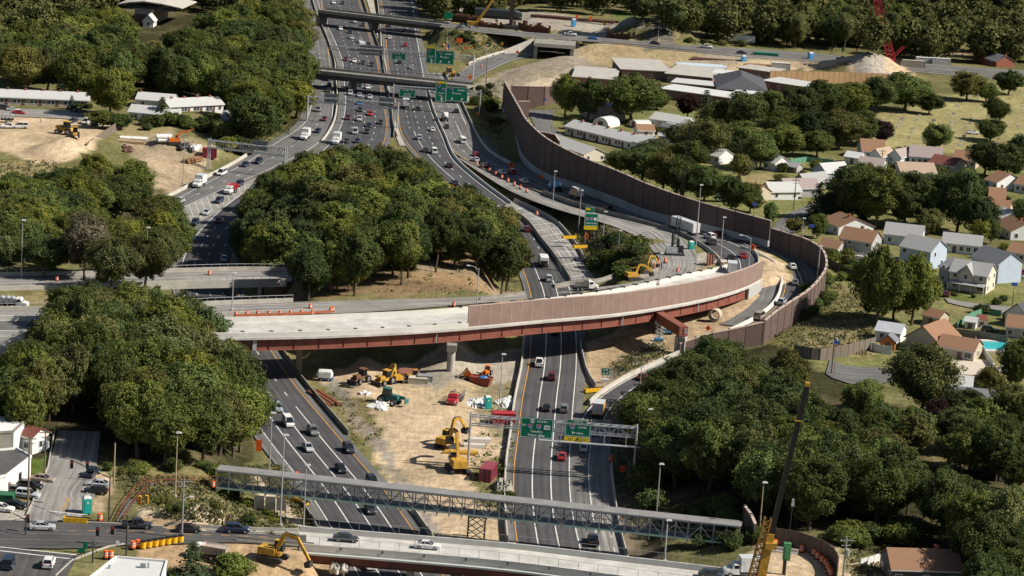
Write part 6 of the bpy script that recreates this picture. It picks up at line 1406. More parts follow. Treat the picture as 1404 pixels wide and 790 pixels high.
def leaf_quads(c, nrm, size, rg, V, F):
 n = Vector(nrm)+Vector((rg.gauss(0, .6), rg.gauss(0, .6), rg.gauss(0, .6)+.2)); n.normalize()
 t = n.orthogonal().normalized(); a = rg.uniform(0, 2*PI); b = n.cross(t)
 u = t*math.cos(a)+b*math.sin(a); w = n.cross(u)
 s1, s2 = size*rg.uniform(.6, 1.2), size*rg.uniform(.4, .8)
 o = len(V); V += [tuple(c-u*s1), tuple(c-w*s2+n*s1*.25), tuple(c+u*s1), tuple(c+w*s2+n*s1*.25)]; F.append((o, o+1, o+2, o+3))
def make_crown(seed, h, rad, z0, lobes, per, size, squash=1.0, top_heavy=.0, openness=.0):
 rg = random.Random(seed); V = []; F = []
 cz = (z0+h)/2; hz = (h-z0)/2
 Ls = []
 for k in range(lobes):
  z = rg.uniform(-1, 1); a = rg.uniform(0, 2*PI); rr = math.sqrt(max(0, 1-z*z)); q = rg.uniform(.4, .95)
  wob = 1+.18*math.sin(2*a+seed)+.1*math.sin(3*a+1.7*seed)
  shape = 1-.25*max(0, z)-(.35*max(0, -z))*(1+top_heavy)
  p = Vector((rr*math.cos(a)*rad*q*shape*wob, rr*math.sin(a)*rad*q*shape*wob, cz+z*hz*.82*q*1.15))
  lr = rad*rg.choice((.17, .22, .27, .33))
  Ls.append((p, lr))
 Ls.append((Vector((0, 0, cz)), rad*.5))
 tot = int(lobes*per*1.05); off = Vector((seed*3.1, seed*1.7, seed*.9))
 for _ in range(tot):         # one continuous, uneven crown volume
  z = rg.uniform(-.95, 1); a = rg.uniform(0, 2*PI); r_ = math.sqrt(max(0, 1-z*z)); d = Vector((r_*math.cos(a), r_*math.sin(a), z))
  R_ = .86+.52*mnoise.noise(d*1.4+off)+.36*mnoise.noise(d*3.4+off)+.22*mnoise.noise(d*8+off)
  sh = 1-.22*max(0, z)**2-.30*max(0, -z)*(1+top_heavy)
  q = R_*(1-.45*rg.random()**2.2)+openness*rg.uniform(-.3, .6)
  leaf_quads(Vector((d.x*rad*q*sh, d.y*rad*q*sh, cz+d.z*hz*min(q, 1.12))), d, size, rg, V, F)
 for p, lr in Ls:
  n = int(per*.42*(lr/(rad*.27))**2)
  for _ in range(n):
   z = rg.uniform(-.6, 1); a = rg.uniform(0, 2*PI); r_ = math.sqrt(max(0, 1-z*z)); d = Vector((r_*math.cos(a), r_*math.sin(a), z))
   leaf_quads(p+Vector((d.x, d.y, d.z*.8))*lr*rg.uniform(.6, 1.15+openness), d, size, rg, V, F)
 return V, F
def mesh_of(name, V, F, m_):
 me = bpy.data.meshes.new(name); me.from_pydata(V, [], F); me.materials.append(m_); return me
def make_trunk(seed, h, z0, r, rad, forks=5):
 rg = random.Random(seed+99); mb = MB()
 pts = [Vector((rg.uniform(-.15, .15)*k, rg.uniform(-.15, .15)*k, -.4+(z0+1.5+.4)*k/3)) for k in range(4)]
 for k in range(3): mb.cyl(pts[k], pts[k+1], r*(1.25-.18*k), r*(1.07-.18*k), 8)
 top = pts[3]
 for k in range(forks):
  a = 2*PI*k/forks+rg.uniform(-.4, .4); L = rad*rg.uniform(.45, .75)
  m1 = top+Vector((math.cos(a)*L*.5, math.sin(a)*L*.5, (h-z0)*.2)); m2 = top+Vector((math.cos(a)*L, math.sin(a)*L, (h-z0)*rg.uniform(.35, .6)))
  mb.cyl(top, m1, r*.55, r*.36, 6); mb.cyl(m1, m2, r*.36, r*.12, 5)
 mb.cyl(top, top+Vector((0, 0, (h-z0)*.55)), r*.55, r*.15, 6)
 return mb
PROTO = {}
def tree_meshes(kind, v):
 key = (kind, v)
 if key in PROTO: return PROTO[key]
 s = 13*v+hash(kind) % 1 + {'round': 1, 'tall': 2, 'conifer': 3, 'bush': 4, 'small': 5, 'spread': 6, 'airy': 7}[kind]*101
 if kind == 'conifer':
  rg = random.Random(s); V = []; F = []; h = 14;
  for k in range(15):
   z = 1.5+(h-1.8)*k/15; rr = 3.4*(1-k/15.5)**.8
   nb = max(5, int(11*(1-k/18)))
   for j in range(nb):
    a = 2*PI*j/nb+rg.uniform(-.3, .3); L = rr*rg.uniform(.75, 1.12)
    for q in range(int(26*(L/3)+5)):
     t = rg.uniform(.15, 1); p = Vector((math.cos(a)*L*t, math.sin(a)*L*t, z-L*t*.22+rg.uniform(-.15, .35)))+Vector((rg.gauss(0, .28), rg.gauss(0, .28), 0))
     leaf_quads(p, Vector((math.cos(a)*.5, math.sin(a)*.5, .8)), .3, rg, V, F)
  mb = MB(); mb.cyl((0, 0, -.4), (0, 0, h*.95), .26, .04, 7)
  dims = (14, 6.8)
 else:
  h, rad, z0, lobes, per, size, forks, r = {'round': (14, 5.6, 2.2, 40, 470, .25, 5, .34), 'tall': (16, 4.3, 4.8, 34, 380, .25, 4, .24), 'bush': (3.2, 2.2, .0, 14, 150, .2, 3, .08), 'small': (8, 3.3, 1.4, 24, 260, .22, 4, .17), 'spread': (13, 6.6, 2.6, 44, 470, .25, 6, .38), 'airy': (14, 5.0, 3.0, 36, 250, .25, 6, .26)}[kind]
  V, F = make_crown(s, h, rad, z0, lobes, per, size, 1.0, .3 if kind == 'tall' else 0, .15 if kind in ('airy', 'tall') else .05)
  mb = make_trunk(s, h, z0, r, rad, forks)
  zs = [p[2] for p in V]; xs = [math.hypot(p[0], p[1]) for p in V]
  dims = (max(zs), 2*float(np.percentile(xs, 97)))
 tm = bpy.data.meshes.new('trunk'); tm.from_pydata(mb.v, [], mb.f); tm.materials.append(BARK)
 PROTO[key] = (V, F, tm, dims, {})
 return PROTO[key]
TREES = []       # (x, y, radius)
def add_tree(g, h, w, kind, leaf, label, group=None, v=None, rg=rnd, name=None, cat=None):
 v = rg.randrange({'round': 6, 'tall': 4, 'bush': 4, 'small': 3, 'spread': 3, 'airy': 3, 'conifer': 3}[kind]) if v is None else v
 V, F, tm, dims, cm = tree_meshes(kind, v)
 if 0 not in cm: cm[0] = mesh_of('crown', V, F, LEAF['mid'])
 nm = name or {'conifer': 'conifer_tree', 'bush': 'shrub', 'tall': 'woodland_tree'}.get(kind, 'deciduous_tree')
 o = bpy.data.objects.new(nm, None); COL.objects.link(o)
 o.location = (g.x, g.y, g.z-.15); o.rotation_euler = (0, 0, rg.uniform(0, 2*PI)); k_ = rg.uniform(.86, 1.16); o.scale = (w/dims[1]*k_, w/dims[1]/k_, h/dims[0])
 tag(o, label, cat or ('shrub' if kind == 'bush' else 'tree'), group); ROOTS.append(o)
 c = bpy.data.objects.new('crown', cm[0]); COL.objects.link(c); c.parent = o; c.material_slots[0].link = 'OBJECT'; c.material_slots[0].material = LEAF[leaf]
 t = bpy.data.objects.new('stem' if kind == 'bush' else 'trunk', tm); COL.objects.link(t); t.parent = o
 TREES.append((g.x, g.y, w/2))
 return o
ROADPTS = []
for k, r_ in ROADS.items():
 for a, b in zip(r_.l, r_.r):
  m_ = (a+b)/2; ROADPTS.append((m_.x, m_.y, (b-a).length/2))
RP = np.array(ROADPTS)
def road_clear(x, y): return float(np.min(np.hypot(RP[:, 0]-x, RP[:, 1]-y)-RP[:, 2]))
def T(px, by, ty, wpx, leaf, label, kind='round', group=None, **k):
 g = G(px, by); s = pxm(g)
 return add_tree(g, (by-ty)/s/.975*1.02, wpx/s, kind, leaf, label, group, **k)
def forest(poly, n, hr, ratio, spacing, leaves, label, group, kinds=('round',), clear=2.5, seed=1, tries=4000, name=None):
 rg = random.Random(seed); xs = [p[0] for p in poly]; ys = [p[1] for p in poly]; c = 0
 for _ in range(tries):
  if c >= n: break
  px, py = rg.uniform(min(xs), max(xs)), rg.uniform(min(ys), max(ys))
  if not in_poly(np.array([px]), np.array([py]), poly)[0]: continue
  h = rg.uniform(*hr); g = G(px, py, h); w = h*rg.uniform(*ratio)
  if any((g.x-a)**2+(g.y-b)**2 < (.47*(w/2+r))**2 for a, b, r in TREES): continue
  if road_clear(g.x, g.y) < clear+w*.18 or any((g.x-a)**2+(g.y-b)**2 < (r+w*.28)**2 for a, b, r in HOUSES): continue
  add_tree(g, h, w, rg.choice(kinds), rg.choice(leaves), label, group, rg=rg, name=name); c += 1
 return c
CNT = {}
for q in ((775, 162, 101, 40, 'bright', 'bright green tree beside the sunlit brown wall of the court'), (805, 166, 107, 44, 'mid', 'dull green tree standing next to the bright one at the court'), (865, 168, 102, 86, 'mid', 'broad dark green tree with forked trunk among the pale sheds', 'spread'),
  (900, 150, 126, 34, 'mid', 'low round tree in front of the long brick school hall'), (942, 162, 128, 30, 'purple', 'dark purple tree beside the school conifer'), (966, 168, 122, 34, 'pine', 'dark conifer beside the long white school roof', 'conifer'), (990, 178, 137, 50, 'dark', 'dark tree right of the school conifer'), (1020, 182, 125, 62, 'dark', 'large dark tree in front of the hipped school roof'), (1052, 172, 122, 56, 'mid', 'mid green tree behind the largest dark trees by the school'), (1090, 172, 118, 60, 'dark', 'dark tree near the new yellow fence end'), (1128, 165, 110, 52, 'mid', 'tree standing before the new yellow wooden fence'), (1165, 160, 112, 54, 'mid', 'tree under the middle of the yellow fence'), (1200, 155, 104, 56, 'dark', 'dark tree at the corner of the cemetery lawn'), (1240, 152, 100, 70, 'mid', 'wide tree at the back edge of the cemetery'), (1274, 157, 127, 36, 'dark', 'small dark round tree on the cemetery lawn'), (1282, 208, 169, 48, 'mid', 'round tree standing alone in the middle of the cemetery grass'), (1325, 138, 97, 48, 'olive', 'olive tree at the back of the cemetery near the dark red house'), (1365, 168, 134, 34, 'dark', 'dark tree with narrow crown on the cemetery grass'), (1358, 194, 163, 42, 'mid', 'flat topped tree on the cemetery grass by a parked white car'), (1352, 140, 112, 32, 'mid', 'tree behind the narrow dark cemetery tree'), (1382, 130, 96, 40, 'dark', 'dark tree at the far edge of the cemetery'), (1400, 212, 184, 36, 'dark', 'dark tree at the frame edge below the cemetery'), (1205, 198, 163, 36, 'purple', 'purple leafed tree at the cemetery lawn edge'),
  (1075, 200, 152, 54, 'mid', 'mid green tree among the dark grove by the cemetery'), (1110, 205, 152, 56, 'dark', 'dark tree in the grove between school and cemetery'), (1150, 205, 150, 60, 'olive', 'olive green tree in the grove by the purple one'), (1180, 200, 150, 45, 'dark', 'dark tree next to the purple cemetery tree'), (1070, 215, 170, 60, 'mid', 'round tree above the pale ranch houses'), (1120, 215, 178, 44, 'mid', 'tree behind the green screen fence'),
  (965, 222, 160, 66, 'olive', 'light olive tree below the school among ranch houses', 'airy'), (1015, 215, 165, 54, 'mid', 'mid green tree beside the light olive one'), (1042, 232, 180, 54, 'mid', 'tree leaning over the ranch house lawns'), (925, 200, 172, 34, 'olive', 'small olive tree beside the white bungalow', 'small'),
  (850, 238, 205, 44, 'mid', 'tree just behind the tall noise wall', 'round'), (880, 250, 200, 60, 'mid', 'larger tree behind the middle of the tall noise wall'), (908, 262, 206, 60, 'olive', 'olive tree leaning over the tall noise wall'), (935, 272, 214, 56, 'dark', 'dark tree over the tall noise wall behind the lattice crane'), (965, 278, 226, 52, 'mid', 'tree over the noise wall near the lamp post'), (900, 230, 190, 50, 'olive', 'olive tree in the second rank behind the noise wall'), (945, 235, 192, 50, 'mid', 'second rank tree behind the lattice crane'), (1003, 290, 240, 44, 'mid', 'tree beside the white tank trailer behind the wall'), (1028, 292, 250, 40, 'mid', 'round tree behind the lower end of the tall wall'), (1055, 310, 276, 22, 'mid', 'narrow tree at the step in the noise wall', 'small'), (1088, 322, 297, 26, 'olive', 'small rusty green tree on the lawn by the bend', 'small'),
  (1120, 302, 250, 46, 'pine', 'dark spruce at the residential street corner', 'conifer'), (1138, 300, 262, 40, 'dark', 'dark tree beside the spruce at the street corner'), (1165, 305, 228, 62, 'dark', 'dark tree behind the blue gable house'), (1200, 312, 226, 70, 'mid', 'large tree in the middle grove of the housing estate'), (1240, 312, 235, 66, 'dark', 'dark tree of the middle grove above the grey roofs'), (1275, 312, 238, 66, 'mid', 'broad tree of the middle grove behind the white ranch'), (1312, 318, 228, 62, 'dark', 'dark tree of the middle grove by the yellow house'), (1340, 325, 268, 52, 'dark', 'lower dark tree of the middle grove'), (1190, 290, 248, 50, 'olive', 'olive tree of the middle grove with visible limbs', 'airy'), (1358, 335, 300, 26, 'mid', 'small tree right of the white ranch house', 'small'),
  (1350, 240, 192, 50, 'dark', 'dark tree behind the brown roofed white house'), (1382, 246, 196, 54, 'dark', 'dark tree by the frame edge over the brown roofs'), (1402, 310, 272, 30, 'mid', 'tree cut by the frame edge over a grey roof'),
  (1200, 448, 336, 84, 'mid', 'large tree beside the two storey beige house', 'spread'), (1250, 446, 348, 76, 'bright', 'large leafy tree in front of the blue grey houses', 'spread'), (1225, 440, 372, 60, 'mid', 'lower tree between the two large ones by the lawn'),
  (1262, 572, 470, 98, 'olive', 'big spreading tree in front of the tan house', 'spread'), (1355, 545, 500, 42, 'olive', 'rounded olive tree at the white pickup drive', 'round'), (1392, 535, 462, 46, 'mid', 'tree at the frame edge beside the pool garden'), (1180, 580, 518, 62, 'mid', 'bright tree above the dark wood by the court', 'round'), (1080, 540, 478, 54, 'olive', 'olive tree below the grey board fence'), (1282, 590, 545, 42, 'purple', 'brown purple tree among grey roofs', 'round'), (1320, 600, 556, 56, 'mid', 'tree in front of the pale roofs near the purple one', 'airy'), (1250, 590, 556, 36, 'mid', 'small tree left of the purple one', 'small'), (1330, 645, 572, 60, 'mid', 'tree with thick trunk on the shaded lawn'), (1365, 660, 575, 62, 'mid', 'large tree beside the grey roofed house at the frame edge'), (1400, 600, 540, 40, 'dark', 'dark tree above the grey roofed house'),
  (150, 160, 92, 66, 'bright', 'tall bright tree between the two rows of white houses'), (115, 130, 100, 34, 'purple', 'purple leafed tree behind the row houses'), (83, 126, 97, 17, 'blue', 'blue green conifer behind the row houses', 'conifer'), (98, 150, 130, 14, 'blue', 'small conifer in front of the row houses', 'conifer'), (222, 166, 132, 28, 'dark', 'dark conifer between the low white houses', 'conifer'), (140, 176, 150, 40, 'mid', 'rounded bush like tree beside the slanting fence', 'small'), (165, 178, 155, 36, 'mid', 'bushy tree behind the slanting fence end', 'small'),
  (262, 815, 738, 66, 'pine', 'pine tree in front of the dump truck at the bottom', 'conifer'), (318, 800, 758, 60, 'bright', 'bright green bush below the digger pit', 'small'), (238, 812, 776, 40, 'pine', 'low pine bough beside the white flat roof', 'small')):
 T(*q)
CNT['mound'] = forest([(340, 250), (375, 200), (450, 196), (520, 192), (575, 212), (615, 250), (660, 246), (698, 285), (714, 322), (690, 320), (640, 292), (560, 302), (480, 326), (400, 336), (342, 328)], 120, (13.5, 18), (.55, .75), 6.0, ['mid', 'dark', 'mid', 'olive', 'dark', 'bright'], 'tree in the dense wood on the bare mound between the carriageways', 'trees on the wooded mound', ('tall', 'round', 'tall'), 1.5, 3, name='woodland_tree')
CNT['bl'] = forest([(0, 455), (55, 455), (78, 405), (110, 368), (200, 376), (262, 396), (312, 430), (328, 475), (340, 530), (334, 548), (240, 540), (150, 528), (60, 530), (0, 500)], 62, (12, 17), (.65, .9), 7.0, ['mid', 'mid', 'bright', 'dark', 'mid', 'olive'], 'tree in the thick grove between the viaducts and the parking lot', 'grove beside the parking lot', ('round', 'spread', 'airy'), 1.0, 5)
CNT['lm'] = forest([(62, 240), (95, 214), (140, 205), (185, 214), (222, 242), (250, 288), (256, 322), (200, 324), (140, 326), (80, 328), (0, 328), (0, 240)], 62, (10, 14.5), (.75, 1.0), 7.0, ['bright', 'mid', 'olive', 'bright', 'mid', 'dark'], 'tree in the clump between dirt yard and older viaduct', 'clump by the dirt yard', ('round', 'spread'), .5, 6)
T(115, 385, 288, 62, 'brown', 'half bare reddish brown tree before the older viaduct', 'airy'); T(60, 382, 318, 56, 'dark', 'dark tree with thin crown left of the brown one', 'airy')
CNT['tl'] = forest([(0, 30), (60, 10), (165, 0), (172, 40), (185, 55), (235, 45), (262, 28), (300, 0), (420, -10), (440, 20), (447, 60), (442, 88), (420, 104), (400, 122), (340, 128), (318, 88), (250, 76), (180, 72), (120, 68), (0, 72)], 112, (14, 19), (.75, 1.0), 8.5, ['mid', 'mid', 'bright', 'dark', 'mid', 'olive'], 'tree in the leafy neighbourhood above the white row houses', 'trees above the row houses', ('round', 'round', 'spread'), 1.5, 8)
CNT['br'] = forest([(880, 525), (935, 482), (985, 447), (1035, 468), (1062, 490), (1130, 530), (1170, 565), (1255, 622), (1330, 655), (1404, 650), (1420, 790), (1356, 790), (1335, 640), (1240, 628), (1130, 628), (1050, 616), (1010, 596), (930, 572), (885, 562)], 90, (11, 16), (.7, .95), 7.0, ['dark', 'dark', 'mid', 'mid', 'olive', 'dark'], 'tree in the dark wood sloping down to the exit ramp', 'dark wood by the exit ramp', ('round', 'spread', 'airy'), 2.0, 9, name='woodland_tree')
forest([(1140, 200), (1180, 215), (1404, 232), (1404, 340), (1300, 330), (1180, 320), (1060, 262), (1000, 215), (780, 150), (860, 140), (1000, 180)], 12, (7, 10), (.7, 1.0), 7, ['mid', 'dark', 'olive', 'bright'], 'garden tree standing between houses of the estate behind the noise wall', 'garden trees of the estate', ('round', 'small'), 2, 15)
forest([(1190, 545), (1300, 535), (1404, 505), (1404, 625), (1340, 600), (1260, 585), (1190, 590)], 16, (8, 12), (.75, 1.0), 7, ['mid', 'dark', 'olive'], 'garden tree among the pale roofs above the dark wood', 'garden trees above the dark wood', ('round', 'small'), 2, 16)
CNT['tr'] = forest([(700, -40), (830, -32), (885, 0), (960, 8), (1060, 18), (1200, 24), (1330, 30), (1404, 40), (1404, 10), (1250, 0), (1000, -6)], 46, (13, 19), (.6, .85), 10, ['mid', 'olive', 'mid', 'dark', 'bright'], 'tree along the edge of the far woods above the upper road', 'edge of the far woods', ('round', 'tall'), 3, 10, name='woodland_tree')
def shrubs(poly, n, hr, leaves, label, group, seed, clear=1.2):
 rg = random.Random(seed); xs = [p[0] for p in poly]; ys = [p[1] for p in poly]; c = 0
 for _ in range(n*12):
  if c >= n: break
  px, py = rg.uniform(min(xs), max(xs)), rg.uniform(min(ys), max(ys))
  if not in_poly(np.array([px]), np.array([py]), poly)[0]: continue
  g = G(px, py)
  if road_clear(g.x, g.y) < clear or any((g.x-a)**2+(g.y-b)**2 < r*r for a, b, r in HOUSES): continue
  h = rg.uniform(*hr); add_tree(g, h, h*rg.uniform(1.1, 1.7), 'bush', rg.choice(leaves), label, group, rg=rg); c += 1
shrubs([(802, 355), (835, 335), (885, 348), (880, 378), (840, 386), (815, 380)], 22, (2.2, 5.5), ['mid', 'dark', 'mid', 'olive'], 'shrub in the thicket between barred shoulder and closed pavement', 'median thicket', 21, .6)
shrubs([(730, 265), (800, 300), (850, 318), (820, 330), (760, 300)], 10, (.8, 2.0), ['olive', 'mid'], 'low weedy shrub on the median near the lamp posts', 'median weeds', 22, .6)
shrubs([(640, 128), (680, 105), (690, 120), (682, 175), (655, 160)], 14, (2, 4.5), ['dark', 'mid'], 'shrub on the bank between collector lanes and noise wall', 'bank shrubs by the wall', 23)
shrubs([(180, 172), (300, 165), (310, 185), (240, 178), (175, 180)], 18, (2.5, 5), ['dark', 'mid', 'mid'], 'shrub in the hedge below the white houses', 'hedge below the white houses', 24)
shrubs([(310, 170), (400, 160), (395, 190), (340, 215), (300, 205)], 20, (3, 6), ['mid', 'dark', 'bright'], 'shrub on the wooded bank beside the collector', 'bank shrubs by the collector', 25)
shrubs([(140, 640), (300, 640), (340, 690), (280, 665), (200, 658), (160, 655)], 16, (1.5, 3.5), ['mid', 'olive', 'bright'], 'weedy bush between the forest and the footpath railing', 'bushes by the footpath', 26)
shrubs([(215, 690), (330, 680), (370, 700), (410, 735), (360, 735), (320, 712), (240, 708)], 16, (1.0, 2.4), ['mid', 'olive', 'bright'], 'weedy bush on the bank under the footbridge end', 'bushes under the footbridge end', 27)
shrubs([(1090, 400), (1130, 390), (1140, 415), (1110, 440), (1100, 450)], 14, (1.5, 3.5), ['mid', 'dark', 'bright'], 'bush on the grass outside the noise wall bend', 'bushes outside the wall bend', 28)
shrubs([(1140, 345), (1170, 352), (1190, 385), (1150, 395), (1128, 400)], 16, (2, 4), ['mid', 'bright', 'olive'], 'bush below the beige house by the noise wall', 'bushes below the beige house', 29)
shrubs([(930, 700), (1020, 700), (1060, 738), (1000, 760), (920, 740)], 18, (2, 4), ['dark', 'mid'], 'bush under the far end of the footbridge', 'bushes at the footbridge end', 30)
shrubs([(1150, 740), (1240, 728), (1290, 738), (1200, 750), (1160, 760)], 10, (2, 4.5), ['mid', 'bright'], 'bush around the brown roofed house at the bottom', 'bushes at the brown roofed house', 31)
shrubs([(640, 680), (700, 630), (702, 720), (660, 700)], 8, (.8, 1.8), ['olive', 'mid'], 'weed bush beside the maroon container', 'weeds at the container', 32, .4)
shrubs([(1040, 230), (1230, 225), (1404, 262), (1404, 380), (1290, 372), (1200, 300), (1100, 300), (1010, 262)], 36, (1.2, 4.5), ['mid', 'dark', 'bright', 'olive'], 'garden bush or hedge plant between the estate houses', 'garden bushes of the estate', 41, 1)
shrubs([(770, 160), (950, 175), (940, 205), (870, 205), (770, 190)], 14, (1, 3.5), ['mid', 'dark', 'olive'], 'garden bush on the lawn by the long row house', 'garden bushes at the row house', 42, 1)
shrubs([(1290, 404), (1404, 400), (1404, 440), (1290, 470), (1230, 500)], 12, (1, 3), ['mid', 'dark'], 'garden bush by the lawn sheds and pool', 'garden bushes by the pool', 43, 1)
shrubs([(0, 150), (130, 152), (125, 146), (0, 142)], 14, (1, 2.4), ['mid', 'dark'], 'clipped bush in front of the stone row house', 'bushes at the stone row house', 44, .2)
shrubs([(620, 45), (780, 58), (770, 66), (650, 66)], 16, (1, 2.6), ['olive', 'mid', 'dark'], 'bush on the weedy bank over the slip road', 'bushes over the slip road', 33)
shrubs([(440, 365), (700, 385), (700, 350), (640, 345), (400, 350), (365, 375), (400, 385)], 10, (1.5, 4), ['mid', 'olive', 'bright'], 'young growth at the foot of the mound wood', 'young growth on the mound', 34)
shrubs([(860, 560), (890, 540), (905, 640), (900, 700), (875, 690)], 12, (2, 4.5), ['dark', 'mid', 'olive'], 'bush at the lower edge of the dark wood', 'bushes at the dark wood edge', 35, 5)
shrubs([(0, 245), (60, 235), (70, 250), (20, 262)], 10, (2, 4), ['mid', 'dark'], 'bush at the edge of the dry field by the yard', 'bushes at the dry field', 36)
shrubs([(900, 68), (1100, 62), (1300, 78), (1290, 70), (1080, 55), (930, 55)], 26, (1.5, 4), ['olive', 'mid', 'dark'], 'bush in the scrub along the far upper road', 'scrub by the upper road', 37, 3)
def distant_woods():
 rg = random.Random(77); V = []; F = []
 protos = []
 for s in range(4): protos.append(make_crown(500+s, 15, 6.2, 1.0, 13, 95, .8)[0:2])
 def put(g, sc, w):
  PV, PF = protos[rg.randrange(4)]; a = rg.uniform(0, 2*PI); cs, sn = math.cos(a), math.sin(a); o = len(V)
  V.extend(((x*cs-y*sn)*w+g.x, (x*sn+y*cs)*w+g.y, z*sc+g.z) for x, y, z in PV); F.extend(tuple(i+o for i in f) for f in PF)
 n = 0
 polys = [([(690, -40), (840, -30), (900, -4), (1060, 8), (1150, 16), (1320, 34), (1500, 40), (1500, -60), (650, -60)], 260, 12), ([(-40, 30), (160, -14), (300, -10), (430, -14), (430, -60), (-60, -60)], 120, 11), ([(560, -20), (700, -12), (700, -50), (560, -50)], 20, 10)]
 for poly, cnt, sp in polys:
  xs = [p[0] for p in poly]; ys = [p[1] for p in poly]; pts = [];
  for _ in range(cnt*14):
   if len(pts) >= cnt: break
   px, py = rg.uniform(min(xs), max(xs)), rg.uniform(min(ys), max(ys))
   if not in_poly(np.array([px]), np.array([py]), poly)[0]: continue
   h = rg.uniform(13, 20); g = G(px, py, h)
   if any((g.x-a)**2+(g.y-b)**2 < sp*sp for a, b in pts) or road_clear(g.x, g.y) < 6 or (-190 < g.x < -125 and 1040 < g.y < 1215): continue
   pts.append((g.x, g.y)); put(g, h/15, h/15*rg.uniform(.85, 1.15))
 me = mesh_of('distant_woods', V, F, LEAF['olive']); o = bpy.data.objects.new('distant_woods', me); COL.objects.link(o); o['kind'] = 'stuff'
distant_woods()
def weeds():
 rg = random.Random(5); V = []; F = []
 areas = [([(730, 262), (800, 300), (850, 318), (900, 345), (880, 380), (800, 380), (760, 318)], 900), ([(450, 535), (500, 548), (522, 590), (515, 628), (490, 608), (462, 565)], 50), ([(640, 640), (690, 540), (706, 525), (704, 720), (655, 695)], 120), ([(150, 650), (300, 660), (400, 720), (420, 745), (330, 730), (200, 700)], 900), ([(1080, 395), (1140, 380), (1200, 430), (1190, 490), (1060, 475)], 700), ([(610, 38), (735, 50), (790, 60), (700, 72), (640, 92)], 500), ([(0, 222), (75, 222), (95, 245), (0, 262)], 250), ([(300, 165), (400, 165), (395, 185), (330, 212), (280, 190)], 500), ([(840, 500), (910, 465), (912, 488), (840, 520)], 250), ([(395, 690), (345, 640), (385, 640), (440, 740)], 300), ([(370, 385), (560, 350), (720, 400), (500, 408), (380, 410)], 90), ([(640, 120), (690, 110), (690, 200), (655, 170)], 300), ([(1160, 760), (1215, 750), (1300, 760), (1170, 800)], 200), ([(845, 590), (875, 590), (890, 690), (880, 750), (850, 690)], 250), ([(870, 55), (1404, 90), (1404, 70), (900, 40)], 700)]
 for poly, cnt in areas:
  xs = [p[0] for p in poly]; ys = [p[1] for p in poly]; c = 0
  for _ in range(cnt*5):
   if c >= cnt: break
   px, py = rg.uniform(min(xs), max(xs)), rg.uniform(min(ys), max(ys))
   if not in_poly(np.array([px]), np.array([py]), poly)[0]: continue
   g = G(px, py)
   if road_clear(g.x, g.y) < .5: continue
   for _k in range(5):
    leaf_quads(g+Vector((rg.gauss(0, .6), rg.gauss(0, .6), rg.uniform(.1, .6))), Vector((0, -.4, .6)), rg.uniform(.2, .5), rg, V, F)
   c += 1
 o = bpy.data.objects.new('tall_grass', mesh_of('tall_grass', V, F, leaf_mat('weed_leaf', (.125, .112, .045), .3))); COL.objects.link(o); o['kind'] = 'stuff'
weeds()
print('TREES', len(TREES), CNT)
rg = random.Random(3); HS = []
mb = MB(); mb.box((0, 0, .3), (.9, .35, .7), 0, 0, (.95, .9)); hs = mb.build('headstone', mat('headstone_grey', (.34, .33, .32), .8, .2, 1))
cnt = 0
pole = [(1200, 170), (1290, 140), (1404, 112), (1404, 215), (1300, 212), (1235, 205)]
p0 = P(1300, 180, 5)
for i in range(-14, 15):
 for j in range(-16, 17):
  if cnt >= 230: break
  x, y = p0.x+i*6.5+rg.uniform(-.5, .5)+j*2.2, p0.y+j*11+rg.uniform(-.8, .8)
  px, py = proj((x, y, 5))
  if not in_poly(np.array([px]), np.array([py]), pole)[0] or rg.random() < .35: continue
  if any((x-a)**2+(y-b)**2 < (r*.5)**2 for a, b, r in TREES): continue
  o = hs if cnt == 0 else hs.copy()
  if cnt: COL.objects.link(o)
  o.location = (x, y, H(x, y)); o.rotation_euler = (0, 0, rg.uniform(-.1, .3)); s = rg.uniform(.8, 1.5); o.scale = (s, s, s)
  tag(o, 'small grey headstone standing in a line on the dry cemetery lawn', 'headstone', 'headstones on the cemetery lawn'); cnt += 1
# ------------------------------------------------------------------ vehicles (x forward)
PAINT = {}
def paint(c):
 T_ = {'white': (.68, .68, .67), 'silver': (.40, .42, .44), 'grey': (.16, .165, .17), 'dark': (.035, .037, .042), 'black': (.014, .014, .016), 'navy': (.018, .026, .05), 'blue': (.05, .17, .42), 'red': (.38, .02, .025), 'maroon': (.11, .018, .022), 'taupe': (.30, .24, .20), 'green': (.02, .045, .035), 'teal': (.03, .18, .2), 'lightblue': (.30, .36, .42), 'orange': (.70, .16, .04), 'brown': (.09, .055, .03), 'yellow': (.68, .36, .03), 'sky': (.05, .30, .62)}
 if c not in PAINT: PAINT[c] = mat('paint_'+c, T_[c], .28, .05, 1.5, spec=.5, coat=.4)
 return PAINT[c]
CGLASS = mat('car_glass', (.012, .014, .017), .06, .1, .5, spec=.7); TYRE = mat('tyre', (.02, .02, .02), .9, .1, 1); RIM = mat('rim', (.35, .35, .36), .35, .1, 1, metal=.6); HLAMP = mat('headlight', (.75, .76, .75), .15, .03, 1, spec=.7); TLAMP = mat('taillight', (.35, .01, .01), .3, .05, 1); PLAST = mat('plastic_dark', (.03, .03, .032), .6, .1, 1)
